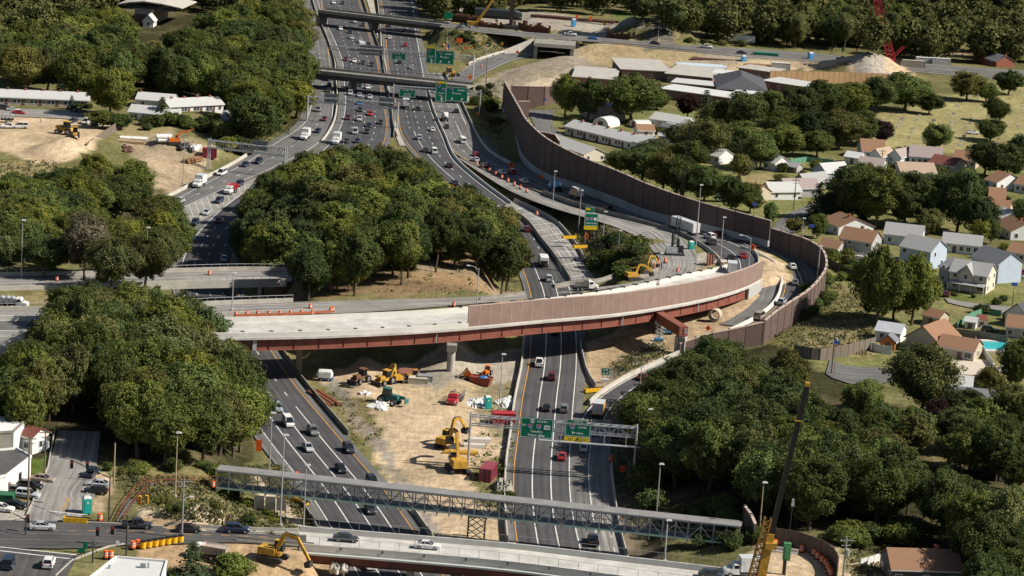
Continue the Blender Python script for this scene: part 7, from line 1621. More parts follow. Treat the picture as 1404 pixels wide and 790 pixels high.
def loft(mb, st, k=.22, mi=0):
 vs = []
 for x, z0, z1, w in st:
  c = k*min(w, (z1-z0)); vs += [(x, -w+c*.5, z0), (x, w-c*.5, z0), (x, w, z0+c*.5), (x, w, z1-c), (x, w-c, z1), (x, -w+c, z1), (x, -w, z1-c), (x, -w, z0+c*.5)]
 n = 8; N_ = len(st)
 fs = [(i*n+j, i*n+(j+1) % n, (i+1)*n+(j+1) % n, (i+1)*n+j) for i in range(N_-1) for j in range(n)]+[tuple(range(n-1, -1, -1)), tuple((N_-1)*n+j for j in range(n))]
 return mb.add(vs, fs, mi)
def wheel(parent, x, y, r, w=.22):
 mb = MB(); mb.cyl((x, y-w/2, r), (x, y+w/2, r), r, r, 14); o = mb.build('wheel', TYRE, parent)
 s = 1 if y > 0 else -1; mb = MB(); mb.cyl((x, y+s*(w/2-.02), r), (x, y+s*(w/2+.015), r), r*.62, r*.55, 10); mb.build('rim', RIM, o)
def lights(t, xf, xr, yw, zf, zr):
 for s in (-1, 1):
  mb = MB(); mb.box((xf, s*yw, zf), (.12, .36, .16)); mb.build('headlight', HLAMP, t); mb = MB(); mb.box((xr, s*yw, zr), (.1, .3, .22)); mb.build('taillight', TLAMP, t)
CAR = {'sedan': dict(L=4.7, W=1.82, body=[(-2.35, .35, .78, .78), (-2.2, .22, .93, .88), (-1.2, .2, .98, .91), (.7, .2, .95, .91), (1.9, .2, .84, .88), (2.25, .25, .72, .8), (2.35, .35, .6, .7)], cab=[(-1.85, .9, .96, .74), (-1.05, .9, 1.40, .62), (.1, .9, 1.44, .63), (1.05, .9, .97, .74)], roof=(-1.05, .15, 1.41, .6)),
 'suv': dict(L=4.7, W=1.9, body=[(-2.3, .4, .95, .86), (-2.2, .28, 1.12, .93), (.8, .26, 1.1, .94), (1.95, .26, 1.0, .92), (2.25, .3, .85, .84), (2.33, .4, .7, .74)], cab=[(-2.22, 1.0, 1.12, .82), (-1.95, 1.0, 1.68, .7), (.2, 1.0, 1.72, .72), (1.05, 1.0, 1.12, .8)], roof=(-1.95, .25, 1.69, .68)),
 'van': dict(L=5.1, W=1.95, body=[(-2.55, .35, 1.1, .9), (-2.45, .28, 1.2, .96), (1.2, .26, 1.15, .97), (2.2, .26, .98, .94), (2.52, .32, .8, .86)], cab=[(-2.52, 1.0, 1.85, .84), (-2.3, 1.0, 1.98, .8), (.6, 1.0, 1.98, .8), (1.85, 1.0, 1.1, .84)], roof=(-2.45, .7, 1.97, .78)),
 'pickup': dict(L=5.6, W=1.98, body=[(-2.8, .45, .7, .9), (-2.75, .42, .72, .95), (.1, .4, .74, .97), (.12, .35, 1.1, .98), (1.7, .35, 1.08, .97), (2.5, .36, .98, .94), (2.8, .45, .8, .86)], cab=[(-.95, 1.0, 1.1, .86), (-.75, 1.0, 1.78, .74), (.45, 1.0, 1.82, .75), (1.3, 1.0, 1.1, .84)], roof=(-.78, .5, 1.79, .72))}
CP = {}
def car(kind, col):
 if (kind, col) in CP: return CP[(kind, col)]
 c = CAR[kind]; t = thing({'sedan': 'car', 'suv': 'suv', 'van': 'van', 'pickup': 'pickup_truck'}[kind], 'x', {'sedan': 'car', 'suv': 'car', 'van': 'van', 'pickup': 'pickup truck'}[kind]); ROOTS.pop()
 mb = MB(); loft(mb, c['body'], .2); b = mb.build('body', paint(col), t)
 mb = MB(); loft(mb, c['cab'], .12); mb.build('window', CGLASS, t)
 x0, x1, z, w = c['roof']; mb = MB(); loft(mb, [(x0, z-.02, z+.05, w), (x0*.5+x1*.5, z+.02, z+.09, w+.02), (x1+.1, z, z+.06, w)], .3)
 for s in (-1, 1):           # pillars
  mb.beam((x1+.05, s*w, z), (c['cab'][-1][0]-.05, s*(c['cab'][-1][3]-.03), 1.0), .09); mb.beam((x0, s*w, z), (c['cab'][0][0]+.05, s*c['cab'][0][3], 1.0), .14); mb.beam(((x0+x1)/2, s*(w+.03), z), ((x0+x1)/2, s*(c['cab'][-1][3]+.02), 1.0), .1)
 mb.build('roof', paint(col), t)
 h = c['L']/2
 if kind == 'pickup':
  mb = MB()
  for s in (-1, 1): mb.box((-1.85, s*.9, .92), (1.85, .12, .45))
  mb.box((-2.74, 0, .92), (.1, 1.75, .45)); mb.build('cargo_bed', paint(col), t)
 lights(t, h-.16, -h+.06, c['W']*.38, .68 if kind == 'sedan' else .82, .8 if kind == 'sedan' else .95)
 r = .33 if kind == 'sedan' else .38
 for x in (-h*.6, h*.6):
  for s in (-1, 1): wheel(t, x, s*(c['W']/2-.1), r)
 mb = MB(); mb.box((0, 0, .3), (c['L']*.93, c['W']*.86, .12)); mb.build('underbody', PLAST, t)
 CP[(kind, col)] = t; return t
def truck(kind, col, box='white'):
 if (kind, col, box) in CP: return CP[(kind, col, box)]
 nm, cat = {'box': ('box_truck', 'truck'), 'dump': ('dump_truck', 'truck'), 'stake': ('stake_truck', 'truck'), 'garbage': ('refuse_truck', 'truck'), 'flat': ('flatbed_truck', 'truck'), 'mixer': ('concrete_mixer_truck', 'truck'), 'semi': ('articulated_lorry', 'lorry')}[kind]
 t = thing(nm, 'x', cat); ROOTS.pop(); hl = 7.2 if kind == 'semi' else 3.6
 xo = hl-1.9
 mb = MB(); loft(mb, [(xo-.9, .6, 2.55, 1.15), (xo+.2, .6, 2.6, 1.17), (xo+.75, .6, 1.75, 1.15), (xo+1.5, .6, 1.55, 1.1), (xo+1.9, .65, 1.35, 1.0)], .16); mb.build('cab', paint(col), t)
 mb = MB(); loft(mb, [(xo+.2, 1.65, 2.42, 1.05), (xo+.74, 1.62, 1.82, 1.08)], .1)
 for s in (-1, 1): mb.box((xo-.25, s*1.16, 2.05), (.9, .06, .6))
 mb.build('window', CGLASS, t)
 mb = MB(); mb.box((-.6, 0, .75), (2*hl-1.4, .9, .3)); mb.build('chassis', PLAST, t)
 x0, x1 = -hl, xo-1.0; L = x1-x0; xc = (x0+x1)/2
 if kind in ('box', 'semi'):
  H_ = 2.75 if kind == 'semi' else 2.5
  mb = MB(); mb.box((xc, 0, 1.15+H_/2), (L, 2.5, H_)); b = mb.build('cargo_box', paint(box), t)
  mb = MB(); mb.box((x0-.02, -.6, 1.15+H_/2), (.04, 1.05, H_-.3)); mb.build('rear_door', mat('box_door', (.55, .55, .54), .5, .06, 1), b); mb = MB(); mb.box((x0-.02, .6, 1.15+H_/2), (.04, 1.05, H_-.3)); mb.build('rear_door', MATS['box_door'], b)
  mb = MB(); mb.box((xc, 0, 1.18+H_), (L+.03, 2.52, .06)); mb.build('box_roof', mat('box_roof', (.46, .48, .5), .5, .06, 1), b)
 elif kind == 'dump':
  mb = MB(); mb.add([(x0, -1.2, 1.2), (x1, -1.2, 1.2), (x1, 1.2, 1.2), (x0, 1.2, 1.2), (x0-.2, -1.28, 2.5), (x1, -1.28, 2.7), (x1, 1.28, 2.7), (x0-.2, 1.28, 2.5), (x0+.1, -1.1, 2.3), (x1-.15, -1.1, 2.3), (x1-.15, 1.1, 2.3), (x0+.1, 1.1, 2.3)], [(0, 3, 2, 1), (0, 1, 5, 4), (1, 2, 6, 5), (2, 3, 7, 6), (3, 0, 4, 7), (4, 5, 9, 8), (5, 6, 10, 9), (6, 7, 11, 10), (7, 4, 8, 11), (8, 9, 10, 11)])
  b = mb.build('dump_body', paint(box) if box != 'tan' else mat('dump_tan', (.36, .30, .25), .7, .15, 1), t); mb = MB()
  for k in range(7):
   for s in (-1, 1): mb.box((x0+.3+k*(L-.5)/6, s*1.3, 1.9), (.14, .08, 1.25))
  mb.build('rib', b.data.materials[0], b)
 elif kind in ('stake', 'flat'):
  mb = MB(); mb.box((xc, 0, 1.12), (L, 2.4, .18)); b = mb.build('flatbed', PLAST, t); mb = MB()
  if kind == 'stake':
   for s in (-1, 1):
    for z in (1.5, 1.95, 2.4): mb.box((xc, s*1.18, z), (L, .06, .16))
    for k in range(6): mb.box((x0+.1+k*(L-.2)/5, s*1.18, 1.85), (.1, .08, 1.4))
   for z in (1.5, 1.95, 2.4, 2.8): mb.box((x1-.05, 0, z), (.06, 2.3, .16))
   mb.build('stake_side', mat('stake_grey', (.16, .15, .14), .8, .2, 1), b)
  else:
   for x in (x0+.9, xc+.1, x1-.9): mb.cyl((x, -1.0, 1.95), (x, 1.0, 1.95), .72, .72, 12)
   mb.build('load', GALV, b)
 elif kind == 'garbage':
  mb = MB(); loft(mb, [(x0, 1.2, 3.0, 1.15), (x0+.5, 1.0, 3.3, 1.25), (x1-.4, 1.0, 3.3, 1.25), (x1, 1.0, 3.1, 1.2)], .12); b = mb.build('refuse_body', paint(box), t); mb = MB(); mb.box((x0-.05, 0, 1.6), (.3, 2.0, 1.0)); mb.build('hopper', PLAST, b)
 else:
  mb = MB(); loft(mb, [(x0+.2, 1.9, 2.9, .5), (x0+1.2, 1.3, 3.4, 1.1), (x1-1.2, 1.2, 3.2, 1.1), (x1, 1.5, 2.7, .6)], .3); b = mb.build('drum', paint(box), t); mb = MB(); mb.beam((x0+.2, 0, 3.1), (x0-.4, 0, 2.2), .7, .3); mb.build('chute', paint('white'), b)
 lights(t, hl-.05, -hl+.05, .85, 1.0, .9)
 for x in (hl-1.0,)+((-hl+1.2, -hl+2.4) if kind != 'box' else (-hl+1.6,))+((hl-4.4,) if kind == 'semi' else ()):
  for s in (-1, 1): wheel(t, x, s*1.05, .5, .34)
 CP[(kind, col, box)] = t; return t
def road_at(px, py, key):
 r = RD[key]; z = 0
 for _ in range(4):
  p = P(px, py, z); i = r.nearest(p); z = r.l[i].z
 p = P(px, py, z+.03); d = r.s[r.nearest(p)]
 return p, r.tangent(d)
DIRS = {'L': 1, 'LC': 1, 'R': -1, 'RX': -1, 'R2': -1, 'RI': -1, 'EXIT': 1, 'UP': 1, 'RAMP': -1, 'ST': 1, 'BR': 1, 'V2': 1, 'SIDE': -1, 'LOT': 1}
def put(proto, px, py, key, label, group=None, sg=1, z=None, dz=.02):
 if isinstance(key, str):
  p, tg = road_at(px, py, key); yaw = math.atan2(tg.y, tg.x)+(0 if DIRS[key]*sg > 0 else PI)
 else: p = (G(px, py)+Vector((0, 0, .05))) if z is None else P(px, py, z); yaw = math.radians(key)
 return place(proto, p+Vector((0, 0, dz)), yaw, label, group)
S, U, V_, K = 'sedan', 'suv', 'van', 'pickup'
for kd, c, px, py, key, lb in (
 (S, 'dark', 354, 527, 'L', 'dark car just coming out of the flyover shadow'), (U, 'lightblue', 380, 563, 'L', 'silver blue estate car ahead of the white minivan'), (V_, 'white', 395, 583, 'L', 'white minivan on the lanes left of the work yard'), (U, 'grey', 429, 595, 'L', 'dark grey car beside the white minivan'), (S, 'silver', 422, 617, 'L', 'silver saloon behind the dark grey car'), (U, 'dark', 478, 619, 'L', 'dark suv hugging the orange lane edge by the yard'), (S, 'black', 467, 646, 'L', 'black saloon between the silver one and the footbridge'), (U, 'black', 510, 664, 'L', 'black suv about to pass under the footbridge'), (S, 'dark', 507, 702, 'L', 'dark car half hidden under the footbridge'), (S, 'white', 505, 778, 'L', 'white car leaving the view beneath the front bridge'), (S, 'navy', 585, 779, 'L', 'dark blue car beneath the front bridge'),
 (S, 'dark', 761, 458, 'R', 'dark car in the shade of the flyover'), (K, 'white', 739, 501, 'R', 'white pickup driving toward the flyover shadow'), (U, 'maroon', 756, 520, 'R', 'dark red suv following the white pickup'), (S, 'black', 749, 562, 'R', 'black car just behind the gantry signs'), (U, 'grey', 773, 564, 'R', 'dark grey suv next to the black car by the gantry'), (S, 'red', 770, 629, 'R', 'red car just in front of the gantry'), (S, 'white', 800, 617, 'RX', 'white saloon in the exit only lane under the gantry'), (K, 'dark', 813, 745, 'RX', 'dark pickup between the footbridge and the front bridge'), (S, 'maroon', 882, 520, 'EXIT', 'maroon car on the shaded exit ramp'), (V_, 'taupe', 1042, 437, 'EXIT', 'taupe minivan on the outer ramp behind the brown wall'), (U, 'silver', 1072, 417, 'EXIT', 'silver suv on the outer ramp bend'), (S, 'white', 1086, 368, 'EXIT', 'white car farthest round the outer ramp bend'), (S, 'grey', 1090, 390, 'EXIT', 'dark silver car midway round the outer ramp bend'),
 (U, 'white', 973, 327, 'R2', 'white suv on the ramp just past the white semi trailer'), (S, 'maroon', 984, 323, 'R2', 'dark red car in the wall shade by the white suv'), (U, 'dark', 975, 335, 'RI', 'dark suv beside the inner ramp barrier'), (S, 'black', 1002, 356, 'RI', 'black car with red lights on the inner ramp bend'), (S, 'red', 1018, 353, 'RI', 'red car on the inner ramp bend'),
 (V_, 'white', 635, 196, 'R2', 'white van on the collector left of the tall wall'), (S, 'red', 652, 214, 'R2', 'red car leading three cars on the collector'), (S, 'silver', 652, 221, 'R2', 'silver car right beside the red one on the collector'), (S, 'navy', 665, 229, 'R2', 'dark blue car following on the collector'), (S, 'white', 688, 238, 'R2', 'white car level with the orange work board'), (U, 'red', 701, 238, 'R2', 'dark red suv in line with the orange work board'), (S, 'white', 718, 250, 'R2', 'white car trailing behind the mixer truck'), (K, 'dark', 834, 290, 'R2', 'dark pickup under the slim lamps on the ramp'),
 (U, 'maroon', 722, 317, 'R', 'dark red suv beside the barred shoulder'), (U, 'silver', 752, 385, 'R', 'silver suv behind the refuse truck'), (S, 'dark', 767, 393, 'R', 'dark car half hidden by the viaduct stub parapet'), (S, 'dark', 583, 208, 'R', 'dark car next to the white van above the mound trees'), (V_, 'white', 595, 210, 'R', 'white delivery van above the mound trees'), (S, 'black', 616, 229, 'R', 'black car alone right of the mound trees'), (S, 'navy', 623, 253, 'R', 'dark blue car by the amber diamond sign'),
 (S, 'navy', 336, 228, 'LC', 'navy car just past the gantry over the collector'), (U, 'navy', 354, 224, 'LC', 'navy suv right under the collector gantry'), (V_, 'white', 304, 240, 'LC', 'tall white van behind the white box truck'), (U, 'navy', 328, 255, 'LC', 'dark suv following the red tipper'), (U, 'navy', 300, 278, 'LC', 'navy suv alongside the hatched gore'), (U, 'silver', 246, 279, 'LC', 'silver wagon in the inner collector lane by the trees'), (S, 'navy', 231, 276, 'LC', 'dark blue car emerging by the left trees'), (S, 'silver', 283, 294, 'L', 'silver car at the tip of the hatched gore'), (U, 'navy', 267, 308, 'L', 'navy suv below the hatched gore'), (S, 'maroon', 300, 305, 'L', 'maroon car at the edge of the tree shadows'), (S, 'white', 257, 328, 'L', 'white car against the left trees'), (S, 'lightblue', 307, 358, 'L', 'silver blue car in deep tree shade behind the viaduct'),
 (S, 'green', 52, 447, 3, 'dark green saloon on the viaduct at the frame edge'), (S, 'silver', 58, 726, 'ST', 'silver saloon crossing the junction'), (K, 'dark', 188, 724, 'ST', 'dark grey pickup stopped at the signal'), (S, 'black', 258, 729, 'ST', 'black saloon behind the dark pickup'), (U, 'navy', 325, 730, 'ST', 'navy suv behind the black saloon'), (S, 'dark', 474, 742, 'BR', 'dark saloon crossing the front bridge'), (S, 'white', 586, 752, 'BR', 'white saloon crossing the front bridge'), (S, 'dark', 975, 792, 'BR', 'dark car at the far end of the front bridge'), (V_, 'navy', 12, 777, 'SIDE', 'navy van waiting at the stop line'), (U, 'white', 67, 776, 'SIDE', 'white suv waiting beside the navy van'),
 (K, 'white', 782, 49, 'UP', 'white pickup driving over the short bridge'), (S, 'blue', 813, 54, 'UP', 'blue grey car just beyond the short bridge'), (S, 'navy', 898, 61, 'UP', 'dark blue car by the dark gravel heap'), (K, 'white', 968, 66, 'UP', 'white pickup in front of the white semi on the upper road'), (S, 'dark', 1017, 74, 'UP', 'dark car by the orange beams on the upper road'), (K, 'navy', 1155, 83, 'UP', 'dark blue pickup left of the red crane'), (S, 'maroon', 698, 70, 'RAMP', 'dark red car on the slip road bend'), (K, 'white', 731, 67, 'RAMP', 'white pickup at the mouth of the short bridge'),
 (S, 'taupe', 59, 661, -8, 'taupe saloon parked by the white wall'), (U, 'black', 42, 671, -5, 'black off roader parked beside the taupe saloon'), (U, 'dark', 20, 678, -5, 'dark car squeezed against the white wall'), (U, 'silver', 38, 683, -8, 'silver wagon parked third from the black door'), (S, 'black', 20, 696, -5, 'black car parked on the white concrete apron'), (S, 'white', 2, 701, -5, 'white car cut by the frame edge on the apron'), (K, 'navy', 126, 653, 80, 'dark blue pickup with rear load at the back of the lot'), (S, 'silver', 134, 668, 175, 'silver car parked beside the black one'), (S, 'black', 131, 677, 178, 'black saloon parked behind the teal toilet'),
 (V_, 'dark', 4, 151, -5, 'dark van parked on the row house street'), (S, 'white', 18, 153, -5, 'white car parked beside the dark van'), (S, 'red', 26, 157, -5, 'red car parked on the row house street'), (K, 'white', 12, 176, 200, 'white pickup with green box in the dirt yard'), (V_, 'white', 28, 176, 190, 'white panel van in the dirt yard'), (S, 'navy', 100, 168, 250, 'navy car parked in front of the yellow scraper'), (V_, 'white', 118, 170, 265, 'white van parked under the bushy tree'), (K, 'white', 132, 172, 250, 'white pickup parked at the slanting fence'), (K, 'black', 108, 155, 170, 'black pickup towing a trailer on the row house street'),
 (V_, 'dark', 1087, 273, 10, 'dark minivan parked on the lawn drive by the pole'), (U, 'black', 1356, 456, 0, 'black suv parked in front of the black roofed house'), (K, 'white', 1376, 512, 0, 'white pickup parked on the drive by the olive tree'), (S, 'maroon', 1297, 406, 80, 'dark red car on the drive of the gabled porch house'), (S, 'maroon', 1402, 377, 5, 'maroon car at the right frame edge'), (S, 'white', 1334, 184, 5, 'white car parked in the cemetery'), (S, 'teal', 826, 214, 10, 'teal car parked behind the cream end wall')):
 put(car(kd, c), px, py, key, lb, z=11.36 if px == 52 else None)
FAR = [(c, k, 351+x/3.949, y/3.949, r) for c, k, x, y, r in (('white', S, 420, 20, 'L'), ('dark', S, 470, 22, 'L'), ('dark', S, 485, 99, 'L'), ('silver', U, 535, 124, 'L'), ('dark', S, 580, 140, 'L'), ('white', S, 458, 162, 'L'), ('navy', S, 510, 180, 'L'), ('silver', S, 517, 210, 'L'), ('white', S, 565, 230, 'L'), ('dark', U, 612, 252, 'L'), ('maroon', S, 485, 327, 'L'), ('white', S, 532, 337, 'L'), ('dark', S, 580, 347, 'L'), ('dark', S, 628, 357, 'L'), ('white', V_, 505, 474, 'L'), ('silver', U, 510, 514, 'L'), ('navy', S, 560, 467, 'L'), ('red', S, 648, 454, 'L'), ('white', S, 605, 480, 'L'), ('lightblue', S, 560, 523, 'L'), ('silver', S, 615, 533, 'L'), ('blue', S, 562, 567, 'L'), ('red', S, 618, 624, 'L'), ('dark', S, 563, 602, 'L'), ('maroon', U, 497, 647, 'L'), ('silver', U, 560, 654, 'L'), ('navy', S, 610, 687, 'L'), ('silver', V_, 537, 724, 'L'), ('dark', U, 600, 722, 'L'), ('dark', S, 675, 670, 'L'), ('navy', S, 548, 772, 'L'), ('dark', S, 490, 772, 'L'),
  ('dark', S, 397, 467, 'LC'), ('dark', S, 392, 497, 'LC'), ('grey', U, 335, 603, 'LC'), ('maroon', S, 370, 652, 'LC'), ('navy', S, 335, 717, 'LC'),
  ('white', S, 722, 210, 'R'), ('dark', S, 718, 145, 'R'), ('white', V_, 798, 137, 'R'), ('dark', S, 800, 172, 'R'), ('red', S, 848, 142, 'R'), ('red', S, 807, 250, 'R'), ('silver', S, 838, 371, 'R'), ('dark', S, 775, 343, 'R'), ('grey', S, 875, 595, 'R'), ('white', S, 955, 709, 'R'), ('silver', U, 883, 754, 'R'), ('dark', S, 1030, 693, 'R2'), ('white', V_, 1115, 768, 'R2'), ('dark', S, 1085, 609, 'R2'))]
for c, k, px, py, r in FAR:
 cn = {'dark': 'dark', 'lightblue': 'pale blue'}.get(c, c); w = {S: 'car', U: 'suv', V_: 'van'}[k]
 wh = 'above the farthest overpass' if py < 22 else 'between both dark overpasses' if py < 90 else 'shaded by the nearer overpass' if py < 124 else 'by the gantry signs' if py < 150 else 'before the wooded mound'
 put(car(k, c), px, py, r, f"{cn} {w} on {dict(L='oncoming', LC='collector', R='outbound', R2='outbound collector')[r]} lanes {wh}")
for a, px, py, key, lb in ((('box', 'white', 'white'), 273, 256, 'LC', 'white box truck on the collector beside the dirt yard'), (('dump', 'white', 'red'), 316, 265, 'LC', 'white tipper with red body by the hatched gore'), (('box', 'orange', 'orange'), 821, 570, 'EXIT', 'orange rental box truck with pale roof at the exit gore'), (('garbage', 'white', 'white'), 744, 364, 'R', 'white refuse truck beside the barred shoulder'), (('mixer', 'sky', 'sky'), 761, 261, 'R2', 'bright blue mixer truck in the wall shadow'), (('box', 'brown', 'brown'), 789, 272, 'R2', 'brown delivery truck behind the blue mixer'), (('box', 'silver', 'white'), 900, 299, 'R2', 'white box truck ahead of the semi trailer on the ramp'), (('semi', 'navy', 'white'), 935, 318, 'R2', 'white semi trailer against the tall wall behind the drilling rig'), (('box', 'grey', 'silver'), 1003, 376, 'RI', 'box truck with pale grey roof behind the brown parapet panels'), (('box', 'white', 'white'), 418, 191, 'LC', 'large white lorry on the collector under the wooded bank'), (('box', 'blue', 'blue'), 451, 110, 'LC', 'blue truck under the nearer dark overpass'), (('box', 'white', 'white'), 556, 148, 'R', 'white box lorry just nearer than the Camden sign'), (('mixer', 'blue', 'white'), 609.5, 165, 'R2', 'blue and white truck on the collector by the bank'), (('box', 'white', 'white'), 496.5, 70, 'L', 'small white lorry between the overpasses'), (('box', 'white', 'white'), 461, 197, 'L', 'white lorry roof showing over the mound trees')):
 put(truck(*a), px, py, key, lb)
for a, px, py, yaw, z, lb in ((('flat', 'white', 'white'), 18, 422, 0, 8.3, 'white flatbed truck loaded with pipe sections left of the teal sign'), (('stake', 'red', 'x'), 624, 553, 255, .05, 'red stake body truck in the work yard'), (('stake', 'white', 'x'), 801, 398, 25, 8.65, 'stake truck parked on the closed viaduct stub'), (('dump', 'white', 'tan'), 283, 766, 170, None, 'tan dump truck behind the pine at the bottom'), (('box', 'white', 'white'), 1018, 790, 190, 7.05, 'white box truck at the foot of the crane'), (('semi', 'white', 'white'), 1013, 60, 178, 4.2, 'white articulated lorry on the upper road under the woods'), (('semi', 'silver', 'silver'), 1008, 276, 5, 5.0, 'white tanker like trailer behind the lower wall trees'), (('flat', 'silver', 'x'), 4, 167, 190, 4.1, 'pale utility truck at the left edge of the dirt yard')):
 put(truck(*a), px, py, yaw, lb, z=z)
# ------------------------------------------------------------------ construction machines and site clutter
CATY = mat('machine_yellow', (.44, .25, .035), .65, .35, 1); DGREY = mat('machine_dark', (.04, .04, .042), .7, .2, 1); ORMA = mat('machine_orange', (.62, .15, .02), .5, .12, 1); REDC = mat('crane_red', (.38, .03, .04), .5, .12, 1); TEAL = mat('toilet_teal', (.02, .36, .30), .5, .06, 1); MAROON = mat('container_maroon', (.24, .05, .07), .6, .1, .8); CRATE = mat('timber', (.36, .26, .15), .9, .2, 1)
def excavator(m_, arm, label_m='excavator'):
 t = thing('excavator', 'x', 'excavator'); ROOTS.pop()
 for s in (-1, 1):
  mb = MB(); mb.profile([(-2.1, .25), (-1.8, 0), (1.8, 0), (2.1, .25), (2.1, .6), (1.8, .85), (-1.8, .85), (-2.1, .6)], s*1.25-.3, s*1.25+.3); mb.build('track', DGREY, t)
 mb = MB(); mb.box((-.7, 0, 1.6), (3.0, 2.5, 1.1), 0, 0, (.94, .92)); mb.box((.9, -.5, 1.3), (1.2, 1.2, .5)); mb.build('body', m_, t)
 mb = MB(); mb.box((-1.9, 0, 1.5), (.5, 2.4, .9), 0, 0, (.8, 1)); mb.build('counterweight', m_, t)
 mb = MB(); mb.box((.7, .75, 2.25), (1.5, .95, 1.6), 0, 0, (.85, .92)); c = mb.build('cab', CGLASS, t); mb = MB(); mb.box((.65, .75, 3.1), (1.4, .95, .12)); mb.build('cab_roof', m_, c)
 (x1, z1), (x2, z2) = arm
 mb = MB(); xm, zm = x1*.45, z1*1.02+.3; mb.beam((.5, -.1, 1.5), (xm, -.1, zm), .42, .62); mb.beam((xm, -.1, zm), (x1, -.1, z1), .38, .5); mb.build('boom', m_, t)
 mb = MB(); mb.beam((x1-.3, -.1, z1+.3), (x2, -.1, z2), .34, .45); st = mb.build('stick', m_, t)
 mb = MB(); mb.cyl((1.0, -.1, 1.6), (xm*.9, -.1, zm-.4), .12, .09, 6); mb.cyl((xm, -.1, zm+.3), (x1, -.1, z1+.4), .12, .08, 6); mb.build('hydraulic_ram', DGREY, t)
 mb = MB(); mb.add([(x2+.3, y, z2) for y in (-.7, .5)]+[(x2-.7, y, z2-.3) for y in (-.7, .5)]+[(x2-.5, y, z2-1.1) for y in (-.7, .5)]+[(x2+.4, y, z2-.9) for y in (-.7, .5)], [(0, 1, 7, 6), (6, 7, 5, 4), (4, 5, 3, 2), (0, 6, 4, 2), (1, 3, 5, 7)]); mb.build('bucket', DGREY, st)
 return t
def at(o, px, py, yaw, label, z=None, sc=1.0, group=None):
 p = G(px, py) if z is None else P(px, py, z); return place(o, p, R(yaw), label, group, sc)
at(excavator(CATY, ((4.6, 5.2), (6.6, 3.6))), 627, 646, 105, 'yellow excavator seen from behind with dark boom in the work yard', sc=1.35)
at(excavator(CATY, ((3.8, 4.6), (5.8, 2.6))), 613, 614, 60, 'yellow excavator farther back beside the gantry post', sc=1.2)
at(excavator(CATY, ((4.2, 4.2), (6.2, 1.0))), 374, 768, -20, 'dusty yellow excavator digging the pit at the bottom', None, 1.15)
at(excavator(CATY, ((3.2, 3.8), (5.4, 2.0))), 868, 384, 25, 'yellow and black excavator on the closed pavement nearest the flyover', sc=1.0)
at(excavator(CATY, ((3.8, 5.0), (5.4, 2.4))), 884, 374, 40, 'yellow excavator just behind another on the closed pavement', sc=.85)
at(excavator(ORMA, ((4.0, 4.4), (6.2, 5.6))), 240, 198, 10, 'orange excavator in the dirt yard by the mound of weeds', sc=.95)
at(excavator(CATY, ((3.0, 4.2), (4.6, 2.8))), 543, 524, 120, 'small yellow excavator in the flyover shade beside the backhoe', sc=.85)
def wheeled(name, cat, m_, bucket=True, cab=True, rear=False):
 t = thing(name, 'x', cat); ROOTS.pop()
 mb = MB(); mb.box((-.2, 0, 1.15), (3.6, 1.3, .7), 0, 0, (.9, .9)); mb.box((1.2, 0, 1.6), (1.5, 1.1, .6), 0, 0, (.9, .9)); mb.build('body', m_, t)
 if cab:
  mb = MB(); mb.box((-.6, 0, 2.15), (1.4, 1.3, 1.3), 0, 0, (.85, .88)); c = mb.build('cab', CGLASS, t); mb = MB(); mb.box((-.6, 0, 2.88), (1.45, 1.35, .14)); mb.build('cab_roof', m_, c)
 for x, r in ((1.3, .6), (-1.3, .75)):
  for s in (-1, 1): wheel(t, x, s*.95, r, .45)
 if bucket:
  mb = MB(); mb.beam((.8, .6, 1.4), (2.7, .6, .7), .2, .3); mb.beam((.8, -.6, 1.4), (2.7, -.6, .7), .2, .3); mb.build('loader_arm', m_, t); mb = MB(); mb.profile([(2.6, .1), (3.4, .05), (2.9, .2), (2.75, 1.0), (2.55, 1.0)], -1.2, 1.2); mb.build('bucket', DGREY, t)
 if rear:
  mb = MB(); mb.beam((-2.0, 0, 1.2), (-2.9, 0, 3.0), .3, .4); mb.beam((-2.9, 0, 3.0), (-3.6, 0, 1.2), .25, .3); mb.build('rear_boom', m_, t)
 return t
at(wheeled('backhoe_loader', 'backhoe', CATY, True, True, True), 527, 527, 235, 'yellow backhoe loader in the work yard by the dark tractor', sc=1.15)
at(wheeled('wheel_loader', 'loader', mat('machine_rusty', (.16, .08, .04), .7, .25, 1), True, True), 494, 525, 235, 'dark rusty loader with bucket at the edge of the flyover shade', sc=1.15)
at(wheeled('wheel_loader', 'loader', CATY), 617, 105, 30, 'yellow loader at the concrete patch before the overpass end', sc=1.3)
at(wheeled('scraper', 'scraper', CATY, False), 88, 184, 165, 'yellow scraper beside the tan heap in the dirt yard', sc=1.5); at(wheeled('wheel_loader', 'loader', CATY), 103, 188, 100, 'yellow loader coupled behind the scraper', sc=1.2)
at(wheeled('skid_loader', 'loader', ORMA, True, True), 667, 515, 250, 'small orange loader right of the rusty skip', sc=.8)
t = wheeled('telehandler', 'telehandler', mat('machine_green', (.03, .13, .12), .6, .15, 1), False); mb = MB(); mb.beam((-1.9, .45, 1.7), (3.0, .45, 1.5), .4, .5); mb.box((3.3, .45, 1.0), (.15, 1.3, .8)); mb.build('boom', MATS['machine_green'], t); at(t, 534, 554, 330, 'dark green telehandler in the middle of the work yard', sc=1.25)
t = wheeled('roller', 'road roller', CATY, False); at(t, 566, 520, 200, 'small yellow roller next to the pallets', sc=.8)
